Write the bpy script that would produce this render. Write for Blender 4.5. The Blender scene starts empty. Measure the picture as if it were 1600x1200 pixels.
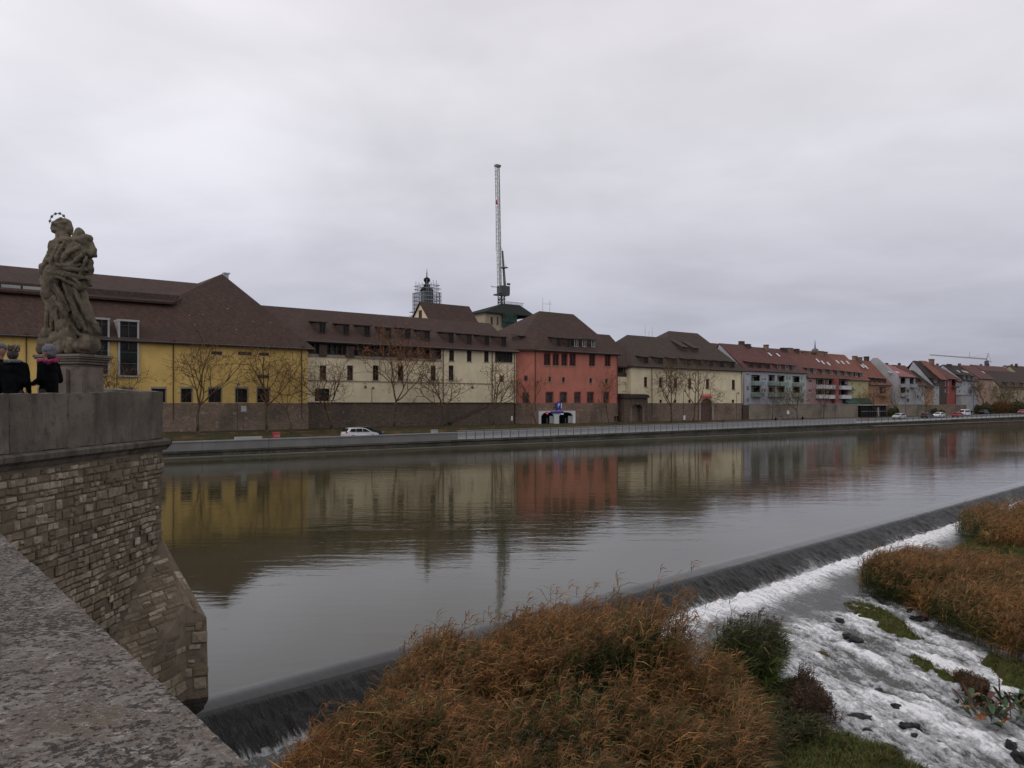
import bpy, math, random
import numpy as np
from mathutils import Vector, Matrix

# ------------------------------------------------------------------ camera, sky, light
S = bpy.context.scene
COL = S.collection
FPX = 1230.0                      # focal length in photograph pixels (1600 wide)
HOR = 630.0                       # row of the horizon
cam = bpy.data.cameras.new('camera')
camo = bpy.data.objects.new('camera', cam)
COL.objects.link(camo)
camo.location = (0, 0, 0)
camo.rotation_euler = (math.pi / 2, 0, 0)
cam.sensor_fit = 'HORIZONTAL'
cam.sensor_width = 36.0
cam.lens = 36.0 * FPX / 1600.0
cam.shift_y = (HOR - 600.0) / 1600.0
cam.clip_start = 0.05
cam.clip_end = 6000
S.camera = camo

wd = bpy.data.worlds.new('World')
S.world = wd
wd.use_nodes = True
wn, wl = wd.node_tree.nodes, wd.node_tree.links
wn.clear()
def WN(t, **k):
    n = wn.new(t)
    for a, b in k.items():
        setattr(n, a, b)
    return n
sky = WN('ShaderNodeTexSky', sky_type='NISHITA', sun_disc=False)
sky.sun_elevation = math.radians(48)
sky.sun_rotation = math.radians(-60)
bg1 = WN('ShaderNodeBackground'); bg1.inputs[1].default_value = 0.08
wl.new(sky.outputs[0], bg1.inputs[0])
tc = WN('ShaderNodeTexCoord')
sep = WN('ShaderNodeSeparateXYZ'); wl.new(tc.outputs['Generated'], sep.inputs[0])
ramp = WN('ShaderNodeValToRGB')
wl.new(sep.outputs['Z'], ramp.inputs[0])
cr = ramp.color_ramp
stops = [(0.0, (.425, .425, .525)), (.07, (.475, .475, .57)), (.16, (.56, .56, .63)), (.28, (.71, .70, .755)), (.42, (.82, .80, .84)), (1.0, (.86, .84, .87))]
cr.elements[0].position, cr.elements[1].position = 0, 1
for i, (p, c) in enumerate(stops):
    e = cr.elements[0] if i == 0 else (cr.elements[-1] if i == len(stops) - 1 else cr.elements.new(p))
    e.color = (*c, 1)
# cloud deck: direction projected on a plane above the town, with two sizes of billow
div = WN('ShaderNodeMath', operation='MAXIMUM'); wl.new(sep.outputs['Z'], div.inputs[0]); div.inputs[1].default_value = 0.0
add = WN('ShaderNodeMath', operation='ADD'); wl.new(div.outputs[0], add.inputs[0]); add.inputs[1].default_value = 0.16
dx = WN('ShaderNodeMath', operation='DIVIDE'); wl.new(sep.outputs['X'], dx.inputs[0]); wl.new(add.outputs[0], dx.inputs[1])
dy = WN('ShaderNodeMath', operation='DIVIDE'); wl.new(sep.outputs['Y'], dy.inputs[0]); wl.new(add.outputs[0], dy.inputs[1])
cmb = WN('ShaderNodeCombineXYZ'); wl.new(dx.outputs[0], cmb.inputs[0]); wl.new(dy.outputs[0], cmb.inputs[1])
cmb.inputs[2].default_value = 3.7
def cloud(scale, detail, lo, hi, a, b):
    n = WN('ShaderNodeTexNoise'); n.inputs['Scale'].default_value = scale; n.inputs['Detail'].default_value = detail
    n.inputs['Distortion'].default_value = .35
    wl.new(cmb.outputs[0], n.inputs['Vector'])
    m = WN('ShaderNodeMapRange', interpolation_type='SMOOTHSTEP'); wl.new(n.outputs['Fac'], m.inputs[0])
    for i, v in enumerate((lo, hi, a, b)):
        m.inputs[1 + i].default_value = v
    return m.outputs[0]
c1 = cloud(.5, 5, .32, .68, .85, 1.10)
c2 = cloud(1.9, 6, .3, .7, .93, 1.05)
mm = WN('ShaderNodeMath', operation='MULTIPLY'); wl.new(c1, mm.inputs[0]); wl.new(c2, mm.inputs[1])
# the cloud is thinner on the left of the view, heavier on the right
az = WN('ShaderNodeMapRange'); wl.new(sep.outputs['X'], az.inputs[0])
for i, v in enumerate((-1, 1, 1.13, .89)):
    az.inputs[1 + i].default_value = v
mm2 = WN('ShaderNodeMath', operation='MULTIPLY'); wl.new(mm.outputs[0], mm2.inputs[0]); wl.new(az.outputs[0], mm2.inputs[1])
vs = WN('ShaderNodeVectorMath', operation='SCALE'); wl.new(ramp.outputs[0], vs.inputs[0]); wl.new(mm2.outputs[0], vs.inputs['Scale'])
bg2 = WN('ShaderNodeBackground'); bg2.inputs[1].default_value = 1.06
wl.new(vs.outputs[0], bg2.inputs[0])
mx = WN('ShaderNodeMixShader'); mx.inputs[0].default_value = .93
wl.new(bg1.outputs[0], mx.inputs[1]); wl.new(bg2.outputs[0], mx.inputs[2])
wo = WN('ShaderNodeOutputWorld'); wl.new(mx.outputs[0], wo.inputs[0])

sun = bpy.data.lights.new('sun', 'SUN'); sun.energy = 0.5; sun.angle = math.radians(35); sun.color = (1, .96, .92)
suno = bpy.data.objects.new('sun', sun); COL.objects.link(suno)
suno.rotation_euler = (math.radians(42), 0, math.radians(-60 + 25))
S.view_settings.view_transform = 'Standard'
S.view_settings.look = 'None'
S.view_settings.gamma = 1
S.view_settings.use_curve_mapping = False
S.view_settings.exposure = 0.0
S.render.film_transparent = False
try:
    S.cycles.use_denoising = True
    S.cycles.max_bounces = 6
    S.cycles.caustics_reflective = False
    S.cycles.caustics_refractive = False
except Exception:
    pass

random.seed(7)
RNG = np.random.default_rng(11)

# ------------------------------------------------------------------ frames
RX, RY = .783, .622                          # along the river, to the right and away
RL = math.hypot(RX, RY); RX /= RL; RY /= RL
NX, NY = -RY, RX                             # from the river into the town
TH = math.atan2(RY, RX)
OY = 147.0
def st2w(s, t, z=0.0):
    return Vector((s * RX + t * NX, OY + s * RY + t * NY, z))
def dep(s, t):
    return OY + s * RY + t * NY
def sp(px, t=0.0):                            # s of a photograph column on the vertical plane at t
    k = (px - 800.0) / FPX
    return (k * (OY + t * NY) - t * NX) / (RX - k * RY)
def zp(px, py, t=0.0):
    return (HOR - py) / FPX * dep(sp(px, t), t)
def G(px, py, z):                             # world point where the ray meets height z
    y = z * FPX / (HOR - py)
    return Vector(((px - 800.0) / FPX * y, y, z))
def W(px, py, y):                             # world point at depth y
    return Vector(((px - 800.0) / FPX * y, y, (HOR - py) / FPX * y))

# ------------------------------------------------------------------ materials
MATS = {}
class NT:
    def __init__(s, name):
        s.m = bpy.data.materials.new(name); s.m.use_nodes = True
        s.n, s.l = s.m.node_tree.nodes, s.m.node_tree.links
        s.b = s.n['Principled BSDF']
        s.out = s.n['Material Output']
        MATS[name] = s.m
    def N(s, t, **k):
        n = s.n.new(t)
        for a, b in k.items():
            setattr(n, a, b)
        return n
    def inp(s, node, i, v):
        if isinstance(v, (int, float)):
            node.inputs[i].default_value = v
        elif isinstance(v, tuple):
            node.inputs[i].default_value = (*v, 1) if len(v) == 3 and node.inputs[i].type == 'RGBA' else v
        else:
            s.l.new(v, node.inputs[i])
    def coord(s, kind='Object', sc=(1, 1, 1), rot=(0, 0, 0), loc=(0, 0, 0)):
        t = s.N('ShaderNodeTexCoord')
        m = s.N('ShaderNodeMapping')
        m.inputs['Scale'].default_value = sc; m.inputs['Rotation'].default_value = rot; m.inputs['Location'].default_value = loc
        s.l.new(t.outputs[kind], m.inputs[0])
        return m.outputs[0]
    def noise(s, vec, scale, detail=4, rough=.55, dist=0):
        n = s.N('ShaderNodeTexNoise')
        n.inputs['Scale'].default_value = scale; n.inputs['Detail'].default_value = detail
        n.inputs['Roughness'].default_value = rough; n.inputs['Distortion'].default_value = dist
        s.l.new(vec, n.inputs['Vector'])
        return n.outputs['Fac']
    def rng(s, v, lo, hi, a=0., b=1., smooth=True):
        m = s.N('ShaderNodeMapRange', interpolation_type='SMOOTHSTEP' if smooth else 'LINEAR')
        s.inp(m, 0, v)
        for i, x in enumerate((lo, hi, a, b)):
            m.inputs[1 + i].default_value = x
        return m.outputs[0]
    def mix(s, f, a, b):
        m = s.N('ShaderNodeMix', data_type='RGBA')
        s.inp(m, 0, f); s.inp(m, 6, a); s.inp(m, 7, b)
        return m.outputs[2]
    def math(s, op, a, b=0.0):
        m = s.N('ShaderNodeMath', operation=op)
        s.inp(m, 0, a); s.inp(m, 1, b)
        return m.outputs[0]
    def scale(s, c, v):
        m = s.N('ShaderNodeVectorMath', operation='SCALE')
        s.l.new(c, m.inputs[0]); s.inp(m, 3, v) if not hasattr(v, 'type') else s.l.new(v, m.inputs['Scale'])
        return m.outputs[0]
    def bump(s, h, strength=.5, dist=.05, prev=None):
        b = s.N('ShaderNodeBump'); b.inputs['Strength'].default_value = strength; b.inputs['Distance'].default_value = dist
        s.l.new(h, b.inputs['Height'])
        if prev is not None:
            s.l.new(prev, b.inputs['Normal'])
        return b.outputs[0]
    def fin(s, col, rough=.85, normal=None, spec=None, metal=None):
        s.inp(s.b, 'Base Color', col); s.inp(s.b, 'Roughness', rough)
        if normal is not None:
            s.l.new(normal, s.b.inputs['Normal'])
        if spec is not None:
            s.b.inputs['Specular IOR Level'].default_value = spec
        if metal is not None:
            s.b.inputs['Metallic'].default_value = metal
        return s.m

def c_mul(c, k):
    return tuple(min(1, x * k) for x in c)
def plaster(name, c, stain=.75, base=None):
    t = NT(name); v = t.coord()
    v2 = t.coord(sc=(1, 1, .12))
    n1 = t.noise(v, .35, 5, .6); n2 = t.noise(v2, 1.3, 5, .6); n3 = t.noise(v, 6, 3)
    col = t.mix(t.rng(n1, .3, .72), c_mul(c, .86), c_mul(c, 1.08))
    col = t.mix(t.rng(n2, .52, .78, 0, .55), col, c_mul(c, stain * .8))
    col = t.mix(t.rng(n3, .35, .75, 0, .25), col, c_mul(c, .8))
    return t.fin(col, .9, t.bump(n3, .25, .03), spec=.2)
def plain(name, c, rough=.6, var=.25, scale=3, metal=None, spec=None):
    t = NT(name); v = t.coord()
    n = t.noise(v, scale, 5, .6)
    col = t.mix(t.rng(n, .3, .7), c_mul(c, 1 - var), c_mul(c, 1 + var))
    return t.fin(col, rough, t.bump(n, .15, .02), metal=metal, spec=spec)
def glass(name, c=(.011, .009, .008), rough=.2):
    t = NT(name); v = t.coord()
    n = t.noise(v, .9, 2)
    col = t.mix(t.rng(n, .35, .7), c, c_mul(c, 2.6))
    return t.fin(col, rough, t.bump(n, .06, .05), spec=.12)
def roof(name, c, row=.42, var=.3, moss=(.028, .026, .018), mossy=.45):
    t = NT(name); v = t.coord()
    sp_ = t.N('ShaderNodeSeparateXYZ'); t.l.new(v, sp_.inputs[0])
    # courses of flat tiles: rows by height, staggered joints along the eave
    cm = t.N('ShaderNodeCombineXYZ')
    xx = t.math('ADD', sp_.outputs[0], t.math('MULTIPLY', sp_.outputs[1], .73))
    t.l.new(xx, cm.inputs[0]); t.l.new(sp_.outputs[2], cm.inputs[1])
    br = t.N('ShaderNodeTexBrick'); t.l.new(cm.outputs[0], br.inputs['Vector'])
    br.inputs['Scale'].default_value = 1; br.inputs['Brick Width'].default_value = .3; br.inputs['Row Height'].default_value = row * .55
    br.inputs['Mortar Size'].default_value = .02; br.inputs['Mortar Smooth'].default_value = .6
    br.inputs['Color1'].default_value = (*c_mul(c, 1 - var), 1); br.inputs['Color2'].default_value = (*c_mul(c, 1 + var), 1)
    br.inputs['Mortar'].default_value = (*c_mul(c, .45), 1)
    n1 = t.noise(v, .16, 6, .65, .6); n2 = t.noise(v, 1.1, 5, .65); n3 = t.noise(t.coord(sc=(1, 1, .25)), .8, 5, .6)
    col = t.mix(t.rng(n2, .35, .7, 0, .6), br.outputs[0], c_mul(c, .72))
    col = t.mix(t.rng(n1, .42, .68, 0, mossy), col, moss)
    col = t.mix(t.rng(n3, .5, .75, 0, .35), col, c_mul(c, 1.45))
    return t.fin(col, .8, t.bump(br.outputs['Fac'], .5, -.04), spec=.25)
def masonry(name, c1, c2, mortar, bw=.42, bh=.17, var=(.07, .065, .055)):
    t = NT(name); v = t.coord()
    sp_ = t.N('ShaderNodeSeparateXYZ'); t.l.new(v, sp_.inputs[0])
    cm = t.N('ShaderNodeCombineXYZ')
    t.l.new(t.math('ADD', sp_.outputs[0], sp_.outputs[1]), cm.inputs[0]); t.l.new(sp_.outputs[2], cm.inputs[1])
    wob = t.noise(v, 1.5, 3)
    ad = t.N('ShaderNodeVectorMath', operation='ADD'); t.l.new(cm.outputs[0], ad.inputs[0])
    c3 = t.N('ShaderNodeCombineXYZ'); t.l.new(t.math('MULTIPLY', wob, .12), c3.inputs[0]); t.l.new(t.math('MULTIPLY', wob, .22), c3.inputs[1])
    t.l.new(c3.outputs[0], ad.inputs[1])
    br = t.N('ShaderNodeTexBrick'); t.l.new(ad.outputs[0], br.inputs['Vector'])
    br.inputs['Scale'].default_value = 1; br.inputs['Brick Width'].default_value = bw; br.inputs['Row Height'].default_value = bh
    br.inputs['Mortar Size'].default_value = .022; br.inputs['Mortar Smooth'].default_value = .5; br.inputs['Bias'].default_value = -.1
    br.inputs['Color1'].default_value = (*c1, 1); br.inputs['Color2'].default_value = (*c2, 1); br.inputs['Mortar'].default_value = (*mortar, 1)
    n1 = t.noise(v, .22, 5, .6); n2 = t.noise(v, 1.4, 5, .65); n3 = t.noise(v, 5, 3)
    col = t.mix(t.rng(n1, .42, .7, 0, .6), br.outputs[0], var)
    col = t.mix(t.rng(n2, .55, .72, 0, .6), col, c_mul(c2, 1.45))
    col = t.mix(t.rng(n3, .4, .7, 0, .35), col, c_mul(c1, .55))
    return t.fin(col, .92, t.bump(br.outputs['Fac'], .7, -.05, t.bump(n3, .4, .04)), spec=.2)

plaster('yellow_plaster', (.72, .50, .165))
plaster('cream_plaster', (.76, .655, .445))
plaster('cream_plaster_pale', (.74, .65, .47))
plaster('red_plaster', (.49, .18, .130), .7)
plaster('lavender_plaster', (.42, .42, .46)); plaster('mint_plaster', (.42, .47, .43)); plaster('pink_plaster', (.40, .25, .25))
plaster('sand_plaster', (.46, .40, .22)); plaster('orange_plaster', (.38, .215, .13)); plaster('white_plaster', (.39, .39, .40))
plaster('grey_plaster', (.34, .34, .35)); plaster('blue_white_plaster', (.40, .42, .46)); plaster('peach_plaster', (.42, .30, .23))
plaster('dark_red_plaster', (.30, .085, .075)); plaster('beige_plaster', (.36, .30, .21))
plaster('concrete', (.20, .195, .185)); plaster('pale_concrete', (.40, .40, .385)); plaster('white_portal', (.62, .62, .60))
plaster('stone_trim', (.30, .265, .21)); plaster('red_trim', (.28, .07, .05))
roof('roof_brown', (.062, .034, .026)); roof('roof_brown_warm', (.064, .035, .027), mossy=.3)
roof('roof_dark', (.036, .026, .023)); roof('roof_grey_brown', (.060, .040, .031), mossy=.4)
roof('roof_red', (.165, .068, .052), mossy=.35); roof('roof_orange', (.215, .085, .058), mossy=.3); roof('roof_maroon', (.125, .052, .045), mossy=.35)
roof('roof_pink', (.27, .10, .10), mossy=.2)
masonry('brick_base', (.235, .165, .12), (.35, .255, .19), (.17, .14, .115))
masonry('brick_dark', (.125, .09, .066), (.205, .15, .11), (.088, .07, .055))
masonry('brick_red', (.235, .15, .11), (.34, .23, .17), (.16, .13, .105))
masonry('quay_stone', (.075, .07, .058), (.12, .11, .09), (.04, .038, .03), 1.1, .42, (.028, .03, .018))
masonry('bank_wall_stone', (.27, .225, .18), (.35, .295, .235), (.19, .17, .145), .5, .2)
glass('window_glass'); glass('window_glass_grey', (.028, .028, .028), .25)
plain('frame_white', (.55, .55, .56), .5); plain('frame_dark', (.045, .028, .02), .6); plain('wood_dark', (.05, .032, .024), .7, .4)
plain('frame_red', (.20, .05, .035), .6); plain('downpipe', (.085, .035, .02), .5); plain('gate_wood', (.10, .05, .042), .7, .3)
plain('shutter_brown', (.11, .055, .04), .7, .3); plain('gutter', (.05, .045, .045), .5)
plain('steel', (.42, .43, .44), .4, .1, metal=.6); plain('steel_dark', (.06, .06, .065), .5, .2); plain('crane_grey', (.16, .16, .17), .6, .3)
plain('crane_pale', (.40, .39, .36), .6, .15); plain('net_green', (.02, .048, .034), .9, .6, .9); plain('copper_dark', (.018, .021, .019), .8, .3, spec=.1)
plain('net_grey', (.10, .105, .12), .9, .35, .7); plain('scaffold_steel', (.20, .21, .23), .5, .2)
plain('balcony_green', (.19, .27, .235), .6); plain('balcony_white', (.52, .53, .54), .6, .1); plain('awning_green', (.02, .065, .045), .8)
plain('sign_blue', (.02, .025, .30), .4, .1); plain('sign_white', (.75, .75, .78), .5, .05); plain('sign_red', (.55, .02, .03), .5, .1)
plain('barrier_red', (.36, .06, .055), .5, .1); plain('car_white', (.62, .63, .65), .25, .05, spec=.6); plain('car_silver', (.40, .42, .44), .3, .06, spec=.6)
plain('car_red', (.30, .03, .04), .3, .06); plain('car_black', (.02, .02, .022), .3, .1); plain('tyre', (.015, .015, .015), .9, .2)
plain('tail_light', (.5, .03, .02), .3); plain('head_light', (.7, .7, .72), .2)
plain('coat_black', (.004, .0045, .005), .95, .4, 8, spec=.05); plain('coat_navy', (.012, .014, .03), .95, .4, 8); plain('scarf_pink', (.20, .014, .07), .95, .55, 22)
plain('beanie_grey', (.11, .11, .125), .95, .3, 30); plain('skin', (.27, .14, .10), .6, .1); plain('hair_dark', (.03, .02, .014), .8, .5, 20)
plain('hat_band', (.16, .12, .075), .9, .4, 25); plain('trousers', (.02, .02, .025), .95, .2); plain('coat_grey', (.10, .10, .11), .9, .2)
plain('verdigris', (.06, .09, .07), .7, .3)

# ------------------------------------------------------------------ objects
def setp(o, label=None, cat=None, group=None, kind=None):
    if label: o['label'] = label
    if cat: o['category'] = cat
    if group: o['group'] = group
    if kind: o['kind'] = kind
    return o
def ob(name, me, mat=None, parent=None, loc=(0, 0, 0), rz=0.0):
    o = bpy.data.objects.new(name, me)
    COL.objects.link(o)
    if mat and me is not None and not me.materials:
        me.materials.append(MATS[mat] if isinstance(mat, str) else mat)
    o.location = loc; o.rotation_euler = (0, 0, rz)
    if parent is not None:
        o.parent = parent
    return o
def thing(name, label, cat, loc, rz=0.0, group=None):
    o = bpy.data.objects.new(name, None); COL.objects.link(o)
    o.empty_display_size = .3
    o.location = loc; o.rotation_euler = (0, 0, rz)
    return setp(o, label, cat, group)

class MB:
    """collects polygons; origin is subtracted on build"""
    def __init__(s, o=(0, 0, 0)):
        s.v, s.f, s.o = [], [], Vector(o)
    def poly(s, pts):
        b = len(s.v); s.v += [Vector(p) for p in pts]; s.f.append(tuple(range(b, b + len(pts)))); return s
    def hexa(s, p):                            # 8 points: bottom 4 ccw, top 4 ccw
        b = len(s.v); s.v += [Vector(q) for q in p]
        for f in ((3, 2, 1, 0), (4, 5, 6, 7), (0, 1, 5, 4), (1, 2, 6, 5), (2, 3, 7, 6), (3, 0, 4, 7)):
            s.f.append(tuple(b + i for i in f))
        return s
    def box(s, x0, x1, y0, y1, z0, z1):
        return s.hexa([(x0, y0, z0), (x1, y0, z0), (x1, y1, z0), (x0, y1, z0), (x0, y0, z1), (x1, y0, z1), (x1, y1, z1), (x0, y1, z1)])
    def prism(s, base, top):                   # two equal rings
        n = len(base); b = len(s.v); s.v += [Vector(p) for p in base] + [Vector(p) for p in top]
        s.f.append(tuple(b + i for i in reversed(range(n)))); s.f.append(tuple(b + n + i for i in range(n)))
        for i in range(n):
            j = (i + 1) % n; s.f.append((b + i, b + j, b + n + j, b + n + i))
        return s
    def tube(s, p0, p1, r0, r1=None, n=6, caps=True):
        r1 = r0 if r1 is None else r1
        p0, p1 = Vector(p0), Vector(p1); d = (p1 - p0)
        if d.length < 1e-6: return s
        d.normalize(); a = d.orthogonal().normalized(); c = d.cross(a)
        b = len(s.v)
        for p, r in ((p0, r0), (p1, r1)):
            for i in range(n):
                w = 2 * math.pi * i / n
                s.v.append(p + (a * math.cos(w) + c * math.sin(w)) * r)
        for i in range(n):
            j = (i + 1) % n; s.f.append((b + i, b + j, b + n + j, b + n + i))
        if caps:
            s.f.append(tuple(b + i for i in reversed(range(n)))); s.f.append(tuple(b + n + i for i in range(n)))
        return s
    def bar(s, p0, p1, w):
        return s.tube(p0, p1, w * .7, w * .7, 4)
    def ell(s, c, r, n=12, m=8):
        b = len(s.v); c = Vector(c)
        if isinstance(r, (int, float)): r = (r, r, r)
        s.v.append(c + Vector((0, 0, -r[2])))
        for j in range(1, m):
            f = -math.pi / 2 + math.pi * j / m
            for i in range(n):
                w = 2 * math.pi * i / n
                s.v.append(c + Vector((r[0] * math.cos(f) * math.cos(w), r[1] * math.cos(f) * math.sin(w), r[2] * math.sin(f))))
        s.v.append(c + Vector((0, 0, r[2])))
        for i in range(n):
            j = (i + 1) % n
            s.f.append((b, b + 1 + j, b + 1 + i))
            for k in range(m - 2):
                q = b + 1 + k * n; s.f.append((q + i, q + j, q + n + j, q + n + i))
            q = b + 1 + (m - 2) * n; s.f.append((q + i, q + j, b + 1 + (m - 1) * n))
        return s
    def cap(s, p0, p1, r0, r1, n=10):          # capsule
        s.tube(p0, p1, r0, r1, n); s.ell(p0, r0, n, 6); s.ell(p1, r1, n, 6); return s
    def mesh(s, name, smooth=False):
        me = bpy.data.meshes.new(name)
        me.from_pydata([v - s.o for v in s.v], [], s.f)
        me.validate(); me.update()
        if smooth: me.shade_smooth()
        return me
    def build(s, name, mat, parent=None, smooth=False, loc=(0, 0, 0), rz=0.0):
        return ob(name, s.mesh(name, smooth), mat, parent, loc, rz)

def blob(mb, voxel, name, smooth_it=2, disp=None):
    """one continuous skin grown round the collected volumes"""
    tmp = bpy.data.objects.new('tmp', mb.mesh('tmp')); COL.objects.link(tmp)
    m = tmp.modifiers.new('r', 'REMESH'); m.mode = 'VOXEL'; m.voxel_size = voxel
    if smooth_it:
        sm = tmp.modifiers.new('s', 'SMOOTH'); sm.iterations = smooth_it; sm.factor = .6
    dg = bpy.context.evaluated_depsgraph_get()
    me = bpy.data.meshes.new_from_object(tmp.evaluated_get(dg)); me.name = name
    bpy.data.objects.remove(tmp)
    if disp:
        n = len(me.vertices); co = np.empty(n * 3); me.vertices.foreach_get('co', co); co = co.reshape(-1, 3)
        no = np.empty(n * 3); me.vertices.foreach_get('normal', no); no = no.reshape(-1, 3)
        co += no * disp(co)[:, None]
        me.vertices.foreach_set('co', co.ravel()); me.update()
    me.shade_smooth()
    return me

def _h(i, j, k, seed):
    n = (i * 374761393 + j * 668265263 + k * 2147483647 + seed * 144665) & 0x7fffffff
    n = ((n ^ (n >> 13)) * 1274126177) & 0x7fffffff
    return ((n ^ (n >> 16)) & 0xffff) / 65535.0
def vnoise(x, y, z=None, seed=0):
    z = np.zeros_like(x) if z is None else z
    xi, yi, zi = np.floor(x).astype(np.int64), np.floor(y).astype(np.int64), np.floor(z).astype(np.int64)
    fx, fy, fz = x - xi, y - yi, z - zi
    fx, fy, fz = (f * f * (3 - 2 * f) for f in (fx, fy, fz))
    r = 0
    for a in (0, 1):
        for b in (0, 1):
            for c in (0, 1):
                r = r + _h(xi + a, yi + b, zi + c, seed) * (fx if a else 1 - fx) * (fy if b else 1 - fy) * (fz if c else 1 - fz)
    return r * 2 - 1
def fbm(x, y, z=None, o=4, seed=0):
    r, a = 0, 1.0
    for i in range(o):
        r = r + a * vnoise(x * 2 ** i, y * 2 ** i, None if z is None else z * 2 ** i, seed + i * 17); a *= .5
    return r
def sstep(a, b, x):
    t = np.clip((x - a) / (b - a), 0, 1); return t * t * (3 - 2 * t)

def fast_mesh(name, co, quads, smooth=False, color=None):
    me = bpy.data.meshes.new(name)
    nv, nf = len(co), len(quads)
    me.vertices.add(nv); me.vertices.foreach_set('co', np.asarray(co, np.float32).ravel())
    k = quads.shape[1]
    me.loops.add(nf * k); me.loops.foreach_set('vertex_index', np.asarray(quads, np.int32).ravel())
    me.polygons.add(nf); me.polygons.foreach_set('loop_start', np.arange(0, nf * k, k, dtype=np.int32))
    if color is not None:
        a = me.color_attributes.new('tint', 'FLOAT_COLOR', 'POINT')
        a.data.foreach_set('color', np.asarray(color, np.float32).ravel())
    me.update(calc_edges=True)
    if smooth: me.shade_smooth()
    return me
def grid_mesh(name, X, Y, Z, attr=None, smooth=True):
    n, m = X.shape
    idx = np.arange(n * m).reshape(n, m)
    q = np.stack([idx[:-1, :-1], idx[1:, :-1], idx[1:, 1:], idx[:-1, 1:]], -1).reshape(-1, 4)
    me = fast_mesh(name, np.stack([X, Y, Z], -1).reshape(-1, 3), q, smooth)
    for k, v in (attr or {}).items():
        a = me.attributes.new(k, 'FLOAT', 'POINT'); a.data.foreach_set('value', v.astype(np.float32).ravel())
    return me
# ------------------------------------------------------------------ the setting: river, weir, banks, street
WZ = -5.8                                     # upper water level
W0 = Vector((-5.8, 15.0)); WA = Vector((.716, .698)); WD = Vector((.698, -.716))   # weir: along, downstream
def ab(a, b, z=0.0):
    p = W0 + WA * a + WD * b
    return Vector((p.x, p.y, z))
def toab(v):
    d = Vector((v[0], v[1])) - W0
    return d.dot(WA), d.dot(WD)
def zq(s):                                    # level of the promenade behind the quay
    return -4.78 + .0050 * s

def water_mat(name, base, rough, foam=False):
    t = NT(name)
    v = t.coord('Object')
    # light wind ripples: small isotropic chop with longer crests across the stream
    n1 = t.noise(t.coord('Object', (1, 1, 1), (0, 0, -TH)), 1.5, 3, .55, .4)
    n2 = t.noise(t.coord('Object', (.35, 1.3, 1), (0, 0, -.12)), .8, 4, .6, .6)
    n3 = t.noise(t.coord('Object', (1, 1, 1)), .045, 3, .5)
    amp = t.rng(n3, .38, .66, .35, 1.0)
    h = t.math('MULTIPLY', t.math('ADD', t.math('MULTIPLY', n1, .35), n2), amp)
    nrm = t.bump(h, 1.0, .017)
    n4 = t.noise(v, .12, 3)
    col = t.mix(t.rng(n4, .35, .7), base, c_mul(base, 1.35))
    t.fin(col, rough, nrm, spec=.5)
    t.b.inputs['IOR'].default_value = 1.31
    return t
water_mat('river_water', (.036, .032, .015), .045)

# upper river
pts = [ab(-70, -.62), ab(420, -.62), st2w(520, -28.9), st2w(-230, -28.9)]
mb = MB()
mb.poly([(p.x, p.y, WZ) for p in pts])
setp(mb.build('river_water', 'river_water'), kind='structure')
# river bed, far ground
mb = MB(); mb.poly([(-3000, -400, -8.6), (3500, -400, -8.6), (3500, 5500, -8.6), (-3000, 5500, -8.6)])
plain('bed_mud', (.045, .04, .025), .9)
setp(mb.build('river_bed', 'bed_mud'), kind='structure')

# water sliding over the weir: rounded lip, then a rough stone apron
t = NT('weir_flow')
spv = t.N('ShaderNodeTexCoord')
uv = t.N('ShaderNodeAttribute', attribute_name='down')
al = t.N('ShaderNodeAttribute', attribute_name='along')
cx = t.N('ShaderNodeCombineXYZ'); t.l.new(al.outputs['Fac'], cx.inputs[0]); t.l.new(uv.outputs['Fac'], cx.inputs[1])
def mapv(tt, vec, sc, loc=(0, 0, 0)):
    m = tt.N('ShaderNodeMapping'); m.inputs['Scale'].default_value = sc; m.inputs['Location'].default_value = loc
    tt.l.new(vec, m.inputs[0]); return m.outputs[0]
s1 = t.noise(mapv(t, cx.outputs[0], (7, 1.4, 1)), 1.2, 5, .7, .3)
s2 = t.noise(mapv(t, cx.outputs[0], (16, 5, 1), (3, 1, 0)), 1, 4, .75)
s3 = t.noise(mapv(t, cx.outputs[0], (.35, .4, 1)), 1, 3)
lower = t.rng(uv.outputs['Fac'], .05, 1.15)
f = t.math('ADD', t.math('MULTIPLY', s1, .55), t.math('MULTIPLY', s2, .5))
thr = t.math('ADD', f, t.math('ADD', t.math('MULTIPLY', lower, .16), t.math('MULTIPLY', t.math('SUBTRACT', s3, .27), .42)))
thr = t.math('ADD', thr, t.rng(uv.outputs['Fac'], .8, 1.2, 0, .22))
foam = t.rng(thr, .75, .95)
foam = t.math('MULTIPLY', foam, t.rng(uv.outputs['Fac'], .0, .35))
col = t.mix(t.rng(s1, .3, .7), (.006, .006, .006), (.022, .022, .02))
col = t.mix(foam, col, (.46, .47, .48))
face = t.rng(uv.outputs['Fac'], -.05, .2)
hh = t.math('MULTIPLY', t.math('ADD', t.math('MULTIPLY', s1, .8), s2), face)
t.fin(col, t.rng(face, 0, 1, .06, .38), t.bump(hh, .9, .14), spec=.4)
us = np.array([-.62, -.5, -.38, -.28, -.2, -.12, -.05, .02, .08, .14, .2, .28] + [.28 + .075 * i for i in range(1, 15)])
def weir_z(u):
    lip = WZ - .10 * sstep(-.55, .1, u) ** 1.5 - .10 * sstep(-.05, .28, u)
    return lip - np.clip(u - .15, 0, None) * .62
aa = np.concatenate([np.arange(-8, 22, .05), np.arange(22, 60, .12), np.arange(60, 260, .6)])
A, U = np.meshgrid(aa, us, indexing='ij')
fc = sstep(.0, .3, U)
rg = fbm(A * 3.0, U * 2.6, o=3, seed=3) * .05 + fbm(A * 9, U * 6, o=2, seed=5) * .04
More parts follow.
